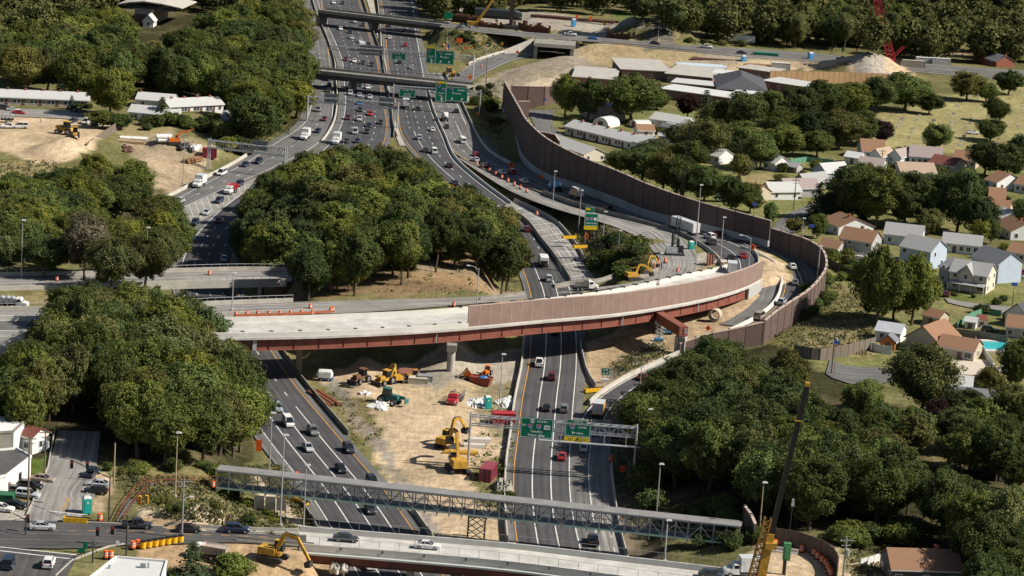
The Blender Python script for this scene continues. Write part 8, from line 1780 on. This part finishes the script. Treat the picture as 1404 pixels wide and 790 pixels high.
t = thing('tank_trailer', 'white tank on blue trailer at the edge of the flyover shade', 'tank', G(445, 522)); mb = MB(); loft(mb, [(-1.9, 1.2, 1.9, .5), (-1.4, .8, 2.6, 1.0), (1.4, .8, 2.6, 1.0), (1.9, 1.2, 1.9, .5)], .35); mb.build('tank', P_WHITE, t); mb = MB(); mb.box((.2, 0, .6), (3.6, 1.6, .3)); mb.build('chassis', paint('blue'), t); [wheel(t, x, y, .4) for x in (-.8, .9) for y in (-.8, .8)]
t = thing('tank_trailer', 'white tank on blue lift by the flyover box beam', 'tank', G(916, 458)); mb = MB(); loft(mb, [(-1.9, 1.6, 2.2, .4), (-1.4, 1.2, 2.8, .8), (1.4, 1.4, 3.0, .8), (1.9, 1.9, 2.4, .4)], .35); mb.build('tank', P_WHITE, t); mb = MB(); mb.box((0, 0, .8), (3.4, 1.8, .5)); mb.build('chassis', paint('sky'), t); [wheel(t, x, y, .5) for x in (-1.2, 1.2) for y in (-.9, .9)]
t = thing('scissor_lift', 'white scissor lift beside the blue tank trailer under the flyover', 'scissor lift', G(903, 468)); mb = MB(); mb.box((0, 0, .5), (2.4, 1.2, .6)); mb.build('base', paint('sky'), t); mb = MB()
for k in range(4):
 for y in (-.5, .5): mb.beam((-1, y, .8+k*.9), (1, y, 1.7+k*.9), .12); mb.beam((1, y, .8+k*.9), (-1, y, 1.7+k*.9), .12)
mb.build('scissor', P_WHITE, t); mb = MB(); mb.box((0, 0, 4.5), (2.4, 1.2, .15)); mb.box((0, -.6, 5.0), (2.4, .06, .9)); mb.box((0, .6, 5.0), (2.4, .06, .9)); mb.build('platform', P_WHITE, t); [wheel(t, x, y, .3) for x in (-.8, .8) for y in (-.6, .6)]
def container(px, py, yaw, label, m_, L=6.1, z=None, h=2.6, w=2.44):
 t = thing('shipping_container', label, 'container', G(px, py) if z is None else P(px, py, z), R(yaw)); mb = MB(); n = int(L/.35)
 mb.box((0, 0, h/2), (L-.1, w-.1, h-.1));
 for k in range(n):
  for s in (-1, 1): mb.box((-L/2+L*(k+.5)/n, s*(w/2-.03), h/2), (L/n*.5, .07, h-.2))
 mb.build('shell', m_, t); mb = MB()
 for y in (-w/2, w/2):
  for zz in (.06, h-.06): mb.box((0, y, zz), (L, .12, .12))
  for x in (-L/2, L/2): mb.box((x, y, h/2), (.12, .12, h))
 mb.build('frame', m_, t)
 for s in (-1, 1):
  mb = MB(); mb.box((-L/2-.04, s*w/4, h/2), (.06, w/2-.1, h-.25)); d = mb.build('door', m_, t); mb = MB(); mb.box((-L/2-.09, s*w/4, h/2), (.05, .06, h-.3)); mb.build('lock_bar', GALV_D, d)
 return t
container(669, 656, 78, 'maroon shipping container in the weeds beside the lane barrier', MAROON, 6.1, None, 2.9); container(690, 580, 8, 'red site container behind the gantry truss', REDC, 5, None, 2.5); container(287, 216, 10, 'dark red container behind the collector gantry post', mat('container_red', (.24, .03, .05), .6, .1, 1), 4.5, None, 3.2); container(582, 523, 5, 'low grey container at the work yard pallets', GALV_D, 3.5, None, 1.6); container(573, 525, 0, 'cream flat skip with low sides in the work yard', mat('cream_paint', (.5, .45, .36), .7, .1, 1), 4.4, None, 1.4); container(608, 12, 0, 'white site box on the gravel by the farthest overpass', P_WHITE, 6, None, 4); container(1350, 60, 0, 'dark green flat container right of the red crane', mat('cont_green', (.03, .10, .07), .6, .1, 1), 18, 4, 2.2); container(1290, 90, 0, 'white trailer caravan beside the far flatbed', P_WHITE, 8, 4.5, 3.4); container(1272, 88, 0, 'white site office trailer right of the red crane', P_WHITE, 11, 4.5, 3.0); container(1252, 95, 0, 'beige site cabin by the red crane', mat('cabin_beige', (.42, .38, .3), .7, .1, 1), 10, 4.5, 4.0); container(1049, 82, 0, 'green skip among rusty beams on the far dirt', mat('skip_green', (.04, .22, .14), .6, .1, 1), 11, 4.2, 3.2); container(1070, 96, 0, 'white cabin at the left end of the yellow fence', P_WHITE, 8, 4.4, 3.2)
container(7, 689, 0, 'green rubbish container against the white wall', mat('bin_green', (.02, .12, .05), .6, .1, 1), 3.2, 7.0, 1.8)
def toilet(px, py, label, m_=TEAL, z=None, s=1.0):
 t = thing('portable_toilet', label, 'portable toilet', G(px, py) if z is None else P(px, py, z), .3); mb = MB(); mb.box((0, 0, 1.1*s), (1.25*s, 1.25*s, 2.2*s), 0, 0, (.97, .97)); mb.build('cabin', m_, t); mb = MB(); mb.box((0, 0, 2.28*s), (1.2*s, 1.2*s, .2*s), 0, 0, (.7, .7)); mb.build('roof', P_WHITE, t); mb = MB(); mb.box((.05, -.64*s, 1.05*s), (.85*s, .05, 1.8*s)); d = mb.build('door', m_, t); mb = MB(); mb.box((.05, -.67*s, 1.6*s), (.3*s, .03, .25*s)); mb.build('sticker', P_WHITE, d)
toilet(119, 703, 'teal portable toilet with white roof on the parking lot', z=7.03, s=1.3); toilet(668, 560, 'teal portable toilet among white bags in the work yard', s=1.25); toilet(947, 344, 'teal portable toilet beside the drilling rig', z=7.0, s=1.2); toilet(1019, 88, 'blue portable toilet on the far dirt by the school', paint('sky'), 4.2, 1.6); toilet(786, 36, 'blue portable toilet by the rusty beams on the upper road', paint('sky'), 5, 1.5); toilet(1111, 85, 'blue portable toilet left of the far gravel cone', paint('sky'), 4.5, 1.8)
t = thing('skip', 'rusty red skip heaped with blue sheet in the work yard', 'skip', G(659, 527), -.3); mb = MB(); mb.add([(-2.2, -1.2, 0), (2.2, -1.2, 0), (2.2, 1.2, 0), (-2.2, 1.2, 0), (-2.7, -1.35, 1.9), (2.7, -1.35, 1.9), (2.7, 1.35, 1.9), (-2.7, 1.35, 1.9), (-2.5, -1.2, 1.5), (2.5, -1.2, 1.5), (2.5, 1.2, 1.5), (-2.5, 1.2, 1.5)], [(0, 3, 2, 1), (0, 1, 5, 4), (1, 2, 6, 5), (2, 3, 7, 6), (3, 0, 4, 7), (4, 5, 9, 8), (5, 6, 10, 9), (6, 7, 11, 10), (7, 4, 8, 11), (8, 9, 10, 11)]); mb.build('shell', mat('skip_rust', (.24, .06, .04), .8, .2, 1), t); mb = MB(); mb.blob((.6, 0, 1.6), (1.1, .9, .6), jit=.2); mb.build('sheet', paint('blue'), t)
t = thing('concrete_mixer', 'orange site mixer hopper left of the rusty skip', 'mixer', G(638, 520), .2); mb = MB(); mb.cyl((-.5, 0, .9), (.9, 0, 2.0), .6, 1.15, 12); mb.build('drum', ORMA, t); mb = MB(); mb.box((0, 0, .5), (2.4, 1.5, .4)); mb.build('frame', DGREY, t); [wheel(t, x, y, .35) for x in (-.8, .8) for y in (-.8, .8)]; mb = MB(); mb.beam((-2.6, -.8, .2), (.4, -.4, 2.6), .8, .1); mb.build('chute', CRATE, t)
def bundle(px, py, yaw, n, L, r, label, m_, name, z=None, layers=1, sq=False, gap=2.1):
 t = thing(name, label, 'site material', G(px, py) if z is None else P(px, py, z), R(yaw))
 for l in range(layers):
  for k in range(n-l):
   y = (k-(n-l-1)/2)*r*gap; zc = r+l*r*1.8; mb = MB(); dx = rnd.uniform(-.06, .06)*L
   if sq: mb.box((dx, y, zc), (L, r*1.9, r*1.9))
   else: mb.cyl((-L/2+dx, y, zc), (L/2+dx, y, zc), r, r, 9)
   mb.build('beam' if sq else 'pipe', m_, t)
bundle(443, 548, -62, 3, 12, .4, 'rusty steel beams beside the barrier below the flyover', RUST, 'steel_beams', sq=True, gap=3); bundle(451, 551, -62, 2, 8, .3, 'dark steel beams with racks near the barrier', STEEL_D, 'steel_beams', sq=True, gap=4); bundle(264, 222, 65, 4, 9, .35, 'rusty brown pipes in the dirt yard beside the red container', mat('pipe_rust', (.2, .1, .045), .8, .2, 1), 'pipes', layers=2); bundle(183, 191, 5, 4, 9, .4, 'long white pipes in the dirt yard', P_WHITE, 'pipes'); bundle(225, 194, 15, 4, 5, .6, 'fat white pipe sections left of the orange excavator', P_WHITE, 'pipes', layers=2); bundle(178, 196, 0, 4, 9, .4, 'brown timber beams below the long white pipes', CRATE, 'timber_beams', sq=True); bundle(655, 606, 8, 2, 5, .45, 'concrete beams on the yard beside the gantry post', CONC_W, 'concrete_beams', sq=True); bundle(650, 613, 8, 2, 4.6, .35, 'second set of concrete beams at the gantry post', CONC_W, 'concrete_beams', sq=True); bundle(631, 622, 5, 3, 7, .3, 'yellow trench box beams lying behind the excavator', CATY, 'trench_box', sq=True)
bundle(560, 514, 5, 5, 5, .5, 'brick red pallets lying in the flyover shade', mat('pallet_red', (.24, .10, .07), .9, .2, 1), 'pallets', sq=True); bundle(545, 508, 0, 3, 4, .5, 'grey pallets behind the yard machines', GALV_D, 'pallets', sq=True); bundle(978, 84, 5, 5, 20, .8, 'rusty steel girders stored on the far dirt', mat('far_rust', (.12, .06, .045), .8, .2, 1), 'steel_girders', 4.2, 1, True, 2.2); bundle(1022, 79, 5, 3, 20, .6, 'orange steel girders by the far road', mat('far_orange', (.38, .12, .05), .8, .2, 1), 'steel_girders', 4.2, 1, True, 3); bundle(962, 94, 3, 4, 20, .9, 'pale blue pipes stored behind the school halls', mat('pipe_blue', (.42, .5, .56), .6, .1, 1), 'pipes', 4.2); bundle(1046, 94, 3, 4, 16, .8, 'brown pipes and yellow drums right of the conifers', mat('pipe_br', (.22, .11, .06), .8, .2, 1), 'pipes', 4.2); bundle(790, 28, -8, 3, 40, .6, 'rusty girders strewn along the upper roadside', MATS['far_rust'], 'steel_girders', 5, 1, True, 3); bundle(1205, 87, 0, 3, 18, 1.0, 'red crane sections lying beside the red crane', REDC, 'crane_sections', 4.4, 1, True, 2.4); bundle(700, 612, 60, 3, 7, .12, 'thin white pipes in the weeds by the lane barrier', P_WHITE, 'pipes', gap=8)
def heap(px, py, rx, ry, h, label, m_, name='rubble', z=None, jit=.25, cat='heap', n=9):
 p = G(px, py) if z is None else P(px, py, z); mb = MB(); rg = random.Random(int(px*7+py))
 for k in range(n): a = rg.uniform(0, 6.28); q = rg.uniform(0, .75); mb.blob((p.x+math.cos(a)*rx*q, p.y+math.sin(a)*ry*q, p.z+h*.1), (rx*rg.uniform(.25, .5), ry*rg.uniform(.25, .5), h*rg.uniform(.5, 1.05)), 9, 6, 0, jit, rg)
 o = mb.build(name, m_, origin=p); tag(o, label, cat); ROOTS.append(o)
WBAG = mat('white_plastic', (.60, .60, .58), .6, .12, 1)
heap(652, 553, 2.6, 6, .8, 'white bags strewn left of the teal toilet in the yard', WBAG, 'bags', n=14); heap(694, 552, 3, 5, .8, 'white bags strewn in weeds right of the teal toilet', WBAG, 'bags', n=14); heap(517, 558, 3, 4, .6, 'white sheeting crumpled in front of the telehandler', WBAG, 'sheeting'); heap(500, 540, 1.6, 2, .5, 'small white sheeting behind the telehandler', WBAG, 'sheeting'); heap(690, 672, 2, 6, 1.3, 'broken concrete rubble beside the lane barrier', CONC_D, 'rubble', n=16); heap(262, 700, 4, 5, 1.0, 'white sheeting and pipes on the bank by the street', WBAG, 'sheeting', 5.8); heap(466, 779, 2, 3, 1.1, 'broken grey concrete at the bridge end above the pit', CONC, 'rubble', 4, .35); heap(172, 205, 3, 6, 1.2, 'dark scrap strewn in the dirt yard', MATS['far_rust'], 'scrap'); heap(250, 202, 3, 7, 1.2, 'dark scrap below the orange excavator', DGREY, 'scrap'); heap(268, 205, 2.5, 5, 1.4, 'white bags right of the orange excavator', WBAG, 'bags'); heap(642, 40, 7, 20, 2, 'mixed machines and scrap behind the sheet piles', DGREY, 'scrap', 5); heap(985, 360, 2.5, 4, 1.2, 'grey concrete chunks beside the rusty sheet piles on the ramp', CONC, 'rubble', 7.4)
def single(name, cat, px, py, label, build, z=None, yaw=0, group=None, m_=None):
 t = thing(name, label, cat, G(px, py) if z is None else P(px, py, z), yaw, group); build(t); return t
def _pipe(t):
 mb = MB(); n = 16
 for r0, nm in ((1.6, 0),):
  vs = [(x, r*math.cos(2*PI*i/n), 1.6+r*math.sin(2*PI*i/n)) for x, r in ((-1.2, 1.6), (1.2, 1.6), (1.2, 1.3), (-1.2, 1.3)) for i in range(n)]
  mb.add(vs, [(k*n+i, k*n+(i+1) % n, ((k+1) % 4)*n+(i+1) % n, ((k+1) % 4)*n+i) for k in range(4) for i in range(n)])
 mb.build('pipe', mat('pipe_conc', (.40, .35, .27), .9, .1, 1), t)
single('concrete_pipe', 'pipe', 980, 440, 'big concrete pipe ring on the dirt by the ramp', _pipe, yaw=1.2)
def _barrel():
 t = thing('traffic_barrel', 'x', 'traffic barrel'); ROOTS.pop()
 for k, (z0, z1, mm) in enumerate(((0, .12, BLACK), (.12, .4, ORANGE), (.4, .55, P_WHITE), (.55, .72, ORANGE), (.72, .86, P_WHITE), (.86, 1.08, ORANGE))):
  mb = MB(); mb.cyl((0, 0, z0), (0, 0, z1), .42-.09*z0 if k else .5, .42-.09*z1 if k else .5, 10); mb.build(('foot', 'drum', 'stripe', 'drum', 'stripe', 'top')[k], mm, t)
 return t
BAR = _barrel(); BG = 'orange traffic barrels round the works'
def _bl(px, py):
 return 'orange and white barrel curving with the fence below the crane' if px > 1050 and py > 700 else 'orange barrel beside the lanes under the flyover works' if py > 600 and 300 < px < 1000 else 'orange barrel standing on the street island works' if px < 300 and py > 600 else 'orange barrel on the older viaducts' if px < 560 and py > 350 else 'orange barrel along the collector lane closure' if py < 300 else 'orange barrel on the closed pavement by the diggers'
for px, py, z in [(1063, 749, 7), (1082, 752, 7), (1099, 757, 7), (1116, 762, 7), (1121, 767, 7), (1127, 772, 7), (1132, 776, 7), (1135, 781, 7), (1137, 786, 7), (1139, 790, 7)]+[(407, 656, 0), (838, 633, 0), (292, 668, 5.3), (145, 765, 7), (152, 765, 7), (182, 752, 7), (189, 750, 7), (137, 714, 7), (287, 377, 8), (425, 423, 8.8), (78, 385, 8), (622, 420, 8.8), (929, 373, 8), (897, 367, 8), (903, 362, 8), (912, 360, 8), (736, 295, 2), (736, 96, .6), (660, 92, .4)]+[(654+k*8.5, 226+k*4.7, .3+k*.25) for k in range(9)]+[(604+k*4, 58+k*5.2, 1) for k in range(4)]+[(323+k*15, 434-k*.35, 8.8) for k in range(8)]+[(453, 428, 8.8), (456, 427, 8.8)]+[(1080+k*18, 85+k*.5, 4.6) for k in range(8)]:
 place(BAR, P(px, py, z), 0, _bl(px, py), BG+(' '+_bl(px, py)[14:] if 0 else ''), 1.25 if py > 600 else 1.1)
for o in ROOTS:
 if o.get('group') == BG: o['group'] = o['label'].replace('barrel', 'barrels')
t = thing('barrier_net', 'orange plastic netting along the edge of the older viaduct', 'netting', P(322, 436, 8.8), world=True); q = [P(322, 436, 8.8), P(390, 434, 8.8), P(456, 430.5, 8.8)]; mb = MB(); wall_ribbon(mb, q, [p.z+.3 for p in q], [p.z+.9 for p in q], .06); mb.build('net', mat('net_orange', (.45, .13, .06), .8, .2, 2), t)
q = [P(1060, 748, 7), P(1090, 752, 7), P(1118, 762, 7), P(1134, 776, 7), P(1140, 792, 7)]; t = thing('barrier_net', 'orange net strung between the barrels below the crane', 'netting', q[0], world=True); q = [Vector(v) for v in crom([tuple(p) for p in q], 20)]; mb = MB(); wall_ribbon(mb, q, [p.z+.5 for p in q], [p.z+1.0 for p in q], .04); mb.build('net', ORANGE, t)
YB = mat('yellow_drum', (.72, .42, .02), .5, .06, 1)
def _yb():
 t = thing('crash_barrel', 'x', 'crash barrel'); ROOTS.pop(); mb = MB(); mb.cyl((0, 0, 0), (0, 0, 1.0), .48, .52, 12); mb.build('drum', YB, t); mb = MB(); mb.cyl((0, 0, 1.0), (0, 0, 1.15), .53, .5, 12); mb.build('lid', BLACK, t); return t
yb = _yb()
for k in range(7): place(yb, P(196+k*8.6, 751-k*1.4, 7.03), 0, 'yellow sand filled crash barrel with black lid beside the cross street', 'yellow crash barrels', 1.1)
for k, (x, y, z, yw, lb) in enumerate(((781, 327, 3, 25, 'yellow crash cushion at the weedy median barrier end'), (796, 340, 3.6, 25, 'second yellow crash cushion below the median barrier end'), (813, 537, .05, 30, 'yellow crash cushion at the exit gore barrier'), (413, 690, .05, -50, 'yellow crash cushion under the footbridge by the dark barrier'), (104, 716, 7.05, 0, 'yellow tipped guard cushion at the street edge of the lot'))):
 t = thing('crash_cushion', lb, 'crash cushion', P(x, y, z), R(yw)); mb = MB()
 for j in range(4): mb.box((-1.8+j*1.1, 0, .45), (1.0, 1.1-.12*j, .9))
 mb.build('bay', YB, t); mb = MB(); mb.box((.4, 0, .95), (4.6, .5, .1)); mb.build('rail', BLACK, t)
mb = MB(); mb.box((0, 0, 2), (.9, .25, 6)); mb.box((-.4, .35, 2), (.2, .7, 6)); mb.box((.4, .35, 2), (.2, .7, 6)); sp = mb.build('sheet_pile', mat('pile_rust', (.17, .075, .042), .9, .3, .8)); first = True
for a, b, n, lo, hi, g in (((621, 29), (657, 36), 14, 1.1, 1.7, 'rusty steel pile right of the green sign at the overpass end'), ((658, 37), (702, 41), 15, .5, 1.1, 'short rusty pile above the weedy bank'), ((705, 40), (753, 46), 16, .7, 1.7, 'rusty steel pile leading to the short bridge'), ((833, 51), (875, 56), 14, .5, 1.7, 'dark rusty pile on the upper roadside by the ochre heap'), ((888, 57), (900, 58), 4, .4, 1.9, 'dark rusty pile in front of the dark gravel cone')):
 for k in range(n):
  o = sp if first else sp.copy()
  if not first: COL.objects.link(o)
  first = False; p = P(a[0]+(b[0]-a[0])*k/(n-1), a[1]+(b[1]-a[1])*k/(n-1), 6.0); o.location = p; o.scale = (1.15, 1, .55*rnd.uniform(lo, hi)); tag(o, g, 'sheet pile', g.replace('pile', 'piles'))
t = thing('sheet_piles', 'tall rusty sheet pile fin standing at the inner ramp bend', 'sheet pile', P(974, 366, 7.2), 1.1)
for k in range(5): mb = MB(); mb.box((k*.9-2, (k % 2)*.4, 1.6+.5*(k == 1)), (.9, .3, 4.2-k*.35)); mb.build('pile', MATS['pile_rust'], t)
def lattice(mb, p, q, w0, w1, n, r=.09):
 p, q = Vector(p), Vector(q); d = (q-p).normalized(); s = d.cross(Vector((0, 1, .01))).normalized(); u = d.cross(s)
 c = lambda k: [p.lerp(q, k/n)+(s*a+u*b)*(w0+(w1-w0)*k/n)/2 for a, b in ((-1, -1), (1, -1), (1, 1), (-1, 1))]
 for k in range(n):
  A, B_ = c(k), c(k+1)
  for j in range(4): mb.beam(A[j], B_[j], r*1.5); mb.beam(A[j], B_[(j+1) % 4], r); mb.beam(A[j], A[(j+1) % 4], r)
def rig(px, py, z, label, m_, boom_px, top_py, yaw, w=1.6, sc=1.0, bm=None, n=16, name='crawler_crane'):
 t = thing(name, label, 'crane', P(px, py, z), 0.0); s_ = pxm(t.location)
 for y in (-1.6, 1.6): mb = MB(); mb.box((0, y*sc, .6*sc), (5.6*sc, .9*sc, 1.1*sc)); mb.build('track', DGREY, t)
 mb = MB(); mb.box((-.4*sc, 0, 2.2*sc), (4.6*sc, 3.0*sc, 1.9*sc)); mb.build('body', m_, t); mb = MB(); mb.box((1.6*sc, -1.0*sc, 2.6*sc), (1.5*sc, 1.1*sc, 2.0*sc)); mb.build('cab', CGLASS, t)
 dx = (boom_px-px)/s_; dz = (py-top_py)/s_*1.02; mb = MB(); lattice(mb, (0, 0, 2.4*sc), (dx+dz*math.tan(ROLL)*-1, 0, dz), w, w*.8, n, .08*w); mb.build('boom', bm or m_, t)
 return t, dx, dz
t, dx, dz = rig(925, 352, 7, 'black and white drilling rig with tall lattice mast on the closed pavement', P_WHITE, 944, 178, 0, 1.1, .95, BLACK, 24, 'drilling_rig'); mb = MB(); mb.box((-1.0, -1.0, 4.5), (.6, .6, 6)); mb.box((.6, -.9, 3.6), (.8, .8, 3.4)); mb.build('drill_drive', DGREY, t)
t, dx, dz = rig(1222, 97, 4.5, 'red lattice boom crawler crane in front of the far woods', REDC, 1190, -30, 0, 3.2, 1.5, REDC, 20); mb = MB(); lattice(mb, (0, 0, 6), (4.5, 0, 11), 1.2, .9, 5, .09); mb.build('back_mast', REDC, t); mb = MB(); mb.box((-6, 0, 4), (5, 4, 4)); mb.build('counterweight', CATY, t)
t = thing('mobile_crane', 'yellow telescopic crane boom rising at the bottom with dark upper section', 'crane', P(1038, 812, 7)); b0 = t.location; s_ = pxm(b0)
def cp(px, py): return Vector(((px-1038)/s_-((812-py)/s_)*math.tan(ROLL), -3, (812-py)/s_*1.03))
mb = MB(); mb.beam(cp(1036, 815), cp(1052, 722), 1.3, 1.5); mb.build('boom_base', CATY, t); mb = MB(); mb.beam(cp(1053, 726), cp(1097, 520), .8, .9); bu = mb.build('boom_section', mat('boom_dark', (.022, .019, .019), .5, .1, 1), t); mb = MB(); mb.box(cp(1098, 517), (.8, .9, .7)); mb.box(cp(1086, 566), (1.1, 1.2, .2)); mb.build('boom_head', CATY, bu)
mb = MB(); lattice(mb, cp(1026, 800), cp(1049, 700), 1.4, 1.1, 11, .16); mb.build('lattice_jib', mat('rust_yellow', (.36, .19, .05), .7, .3, 1), t); mb = MB(); mb.box(cp(1053, 738), (2.0, 2.0, 1.2)); mb.build('collar', CATY, t); mb = MB(); mb.box((0, 0, 1.2), (9, 2.8, 1.6)); mb.build('carrier', CATY, t); [wheel(t, x, y, .65, .5) for x in (-3.4, -1.6, 1.6, 3.4) for y in (-1.3, 1.3)]
t = thing('hammer_rig', 'green pile hammer hanging over the dirt below the brown fence', 'pile hammer', P(1076, 788, 7)); mb = MB(); mb.box((0, 0, 4.4), (1.3, 1.1, 3.2)); mb.box((0, -.6, 4.4), (.8, .3, 2.2)); mb.build('hammer', mat('hammer_green', (.06, .24, .10), .6, .2, 1), t); mb = MB(); mb.box((-.2, 0, 1.3), (.6, .6, 3.2)); mb.build('pile', DGREY, t); mb = MB(); mb.cyl((0, 0, 6), (.3, 0, 13.4), .07, .07, 5); mb.build('cable', DGREY, t); mb = MB(); mb.box((.3, 0, 13.6), (.6, .5, 1.3), 0, 0, (.6, .8)); mb.build('hook_block', GALV, t)
t = thing('mobile_crane', 'small yellow crane with raised boom behind the rusty piles', 'crane', P(652, 36, 6)); mb = MB(); mb.beam((0, 0, 1), (7, 0, 12), 1, 1.2); mb.beam((7, 0, 12), (12, 0, 19), .6, .7); mb.build('boom', CATY, t); mb = MB(); mb.box((0, 0, 1.2), (8, 2.8, 2)); mb.build('carrier', CATY, t)
t = thing('drill_mast', 'tall dark drill mast above the rusty piles', 'drill mast', P(700, 41, 6)); mb = MB(); mb.box((0, 0, 10), (1.8, 1.4, 22)); mb.box((.2, 0, 26), (1.2, 1.2, 14)); mb.build('mast', mat('mast_brown', (.05, .035, .03), .8, .2, 1), t); mb = MB(); mb.box((0, 0, 1), (7, 4, 2.4)); mb.build('base', DGREY, t)
t = thing('tank_car', 'long dark tanker parked behind the rusty piles', 'tanker', P(683, 27, 5.5)); mb = MB(); loft(mb, [(-11, 1.5, 5, 1.8), (8, 1.5, 5, 1.8), (11, 2, 4, 1.2)], .3); mb.build('tank', mat('tank_dark', (.03, .04, .045), .5, .1, 1), t); mb = MB(); mb.box((0, 0, .9), (22, 2.6, 1)); mb.build('chassis', DGREY, t)
sk = bpy.data.meshes.new('person'); J = [(0, 0, .95), (0, 0, 1.2), (0, 0, 1.45), (0, 0, 1.55), (0, .02, 1.7), (.1, 0, .9), (.12, .03, .5), (.13, 0, .08), (.14, -.14, .04), (-.1, 0, .9), (-.12, -.05, .5), (-.13, .04, .08), (-.14, -.1, .04), (.2, 0, 1.43), (.27, .02, 1.15), (.26, -.12, .92), (-.2, 0, 1.43), (-.27, .02, 1.15), (-.26, -.1, .92)]
E = [(0, 1), (1, 2), (2, 3), (3, 4), (0, 5), (5, 6), (6, 7), (7, 8), (0, 9), (9, 10), (10, 11), (11, 12), (2, 13), (13, 14), (14, 15), (2, 16), (16, 17), (17, 18)]; RR = [.15, .15, .16, .065, .115, .1, .07, .055, .05, .1, .07, .055, .05, .07, .05, .04, .07, .05, .04]
sk.from_pydata(J, E, []); tmp = bpy.data.objects.new('person', sk); COL.objects.link(tmp); md = tmp.modifiers.new('s', 'SKIN')
for i, v in enumerate(sk.skin_vertices[0].data): v.radius = (RR[i], RR[i]*.8)
sk.skin_vertices[0].data[0].use_root = True; tmp.modifiers.new('u', 'SUBSURF').levels = 1
me = bpy.data.meshes.new_from_object(tmp.evaluated_get(bpy.context.evaluated_depsgraph_get())); bpy.data.objects.remove(tmp)
VEST = mat('hivis_yellow', (.62, .75, .05), .7, .05, 1)
for mm in (mat('trousers', (.05, .07, .15), .9, .1, 1), VEST, mat('skin', (.42, .26, .18), .6, .05, 1)): me.materials.append(mm)
for p in me.polygons: p.material_index = 0 if p.center.z < .92 else 2 if p.center.z > 1.52 or (abs(p.center.x) > .24 and p.center.z < 1.12) else 1
pe = bpy.data.objects.new('person', me); COL.objects.link(pe); pe.location = G(56, 169); tag(pe, 'person in a yellow vest and dark trousers standing in the dirt yard', 'person'); mb = MB(); mb.blob((0, 0, 1.79), (.14, .16, .1)); mb.build('hard_hat', P_WHITE, pe); pe.scale = (1.1,)*3
# ------------------------------------------------------------------ unused prototypes out, labels made unique
for o in list(COL.objects):
 if o.parent is None and o.get('label') == 'x':
  for c in list(o.children_recursive)+[o]: bpy.data.objects.remove(c)
by = {}
for o in COL.objects:
 if o.parent is None and o.get('category') and not o.get('group'): by.setdefault(o['label'], []).append(o)
for lb, os_ in by.items():
 if len(os_) < 2: continue
 os_.sort(key=lambda o: o.location.y)
 w = ('nearest', 'second nearest', 'third nearest', 'fourth nearest', 'fifth nearest')
 for i, o in enumerate(os_): o['label'] = f"{lb}, " + ('the nearer one' if len(os_) == 2 and i == 0 else 'the farther one' if len(os_) == 2 else f"{w[min(i, 4)]} of its kind there")
def islands(o):
 me = o.data; par = list(range(len(me.vertices)))
 def f(i):
  while par[i] != i: par[i] = par[par[i]]; i = par[i]
  return i
 for p in me.polygons:
  a = f(p.vertices[0])
  for v in p.vertices[1:]: par[f(v)] = a
 g = {}
 for p in me.polygons: g.setdefault(f(p.vertices[0]), []).append(p)
 return list(g.values())
for o in list(COL.objects):
 if o.type != 'MESH' or o.parent is None or o.name.split('.')[0] not in ('seam', 'parapet_block', 'post', 'stiffener', 'splice_plate', 'formwork', 'bracket', 'upright', 'porch_post', 'insulator', 'fence_post', 'floor_beam', 'fascia') or len(o.data.polygons) > 900: continue
 gs = islands(o)
 if not 1 < len(gs) <= 60: continue
 for k, ps in enumerate(gs):
  ix = {}; fs = [[ix.setdefault(v, len(ix)) for v in p.vertices] for p in ps]
  me = bpy.data.meshes.new(o.name.split('.')[0]); me.from_pydata([tuple(o.data.vertices[v].co) for v in ix], [], fs); me.materials.append(o.data.materials[0])
  c = bpy.data.objects.new(me.name, me); COL.objects.link(c); c.parent = o.parent; c.location = o.location
 bpy.data.objects.remove(o)
# ------------------------------------------------------------------ daylight
wd = bpy.data.worlds.new('World'); SC.world = wd; wd.use_nodes = True
nt = wd.node_tree; bg = nt.nodes['Background']
sky = nt.nodes.new('ShaderNodeTexSky'); sky.sky_type = 'NISHITA'; sky.sun_disc = False
SUN_E, SUN_A = R(41), R(-7)          # elevation; angle of the sun's ground direction from +X
sx, sy = math.cos(SUN_A), math.sin(SUN_A)
sky.sun_elevation = SUN_E; sky.sun_rotation = math.atan2(sx, sy)
bg.inputs['Strength'].default_value = 0.05
nt.links.new(sky.outputs[0], bg.inputs[0])
sl = bpy.data.lights.new('sun', 'SUN'); sl.energy = 5.0; sl.angle = R(.5); sl.color = (1, .93, .82)
so = bpy.data.objects.new('sun', sl); COL.objects.link(so)
dv = Vector((sx*math.cos(SUN_E), sy*math.cos(SUN_E), math.sin(SUN_E)))
so.rotation_euler = dv.to_track_quat('Z', 'Y').to_euler(); so.location = (0, 600, 300)
vs = SC.view_settings; vs.view_transform = 'Standard'; vs.look = 'None'; vs.exposure = 0.52; vs.gamma = 1; vs.use_curve_mapping = False
SC.cycles.max_bounces = 5; SC.cycles.diffuse_bounces = 2; SC.cycles.transparent_max_bounces = 6
SC.cycles.use_denoising = True
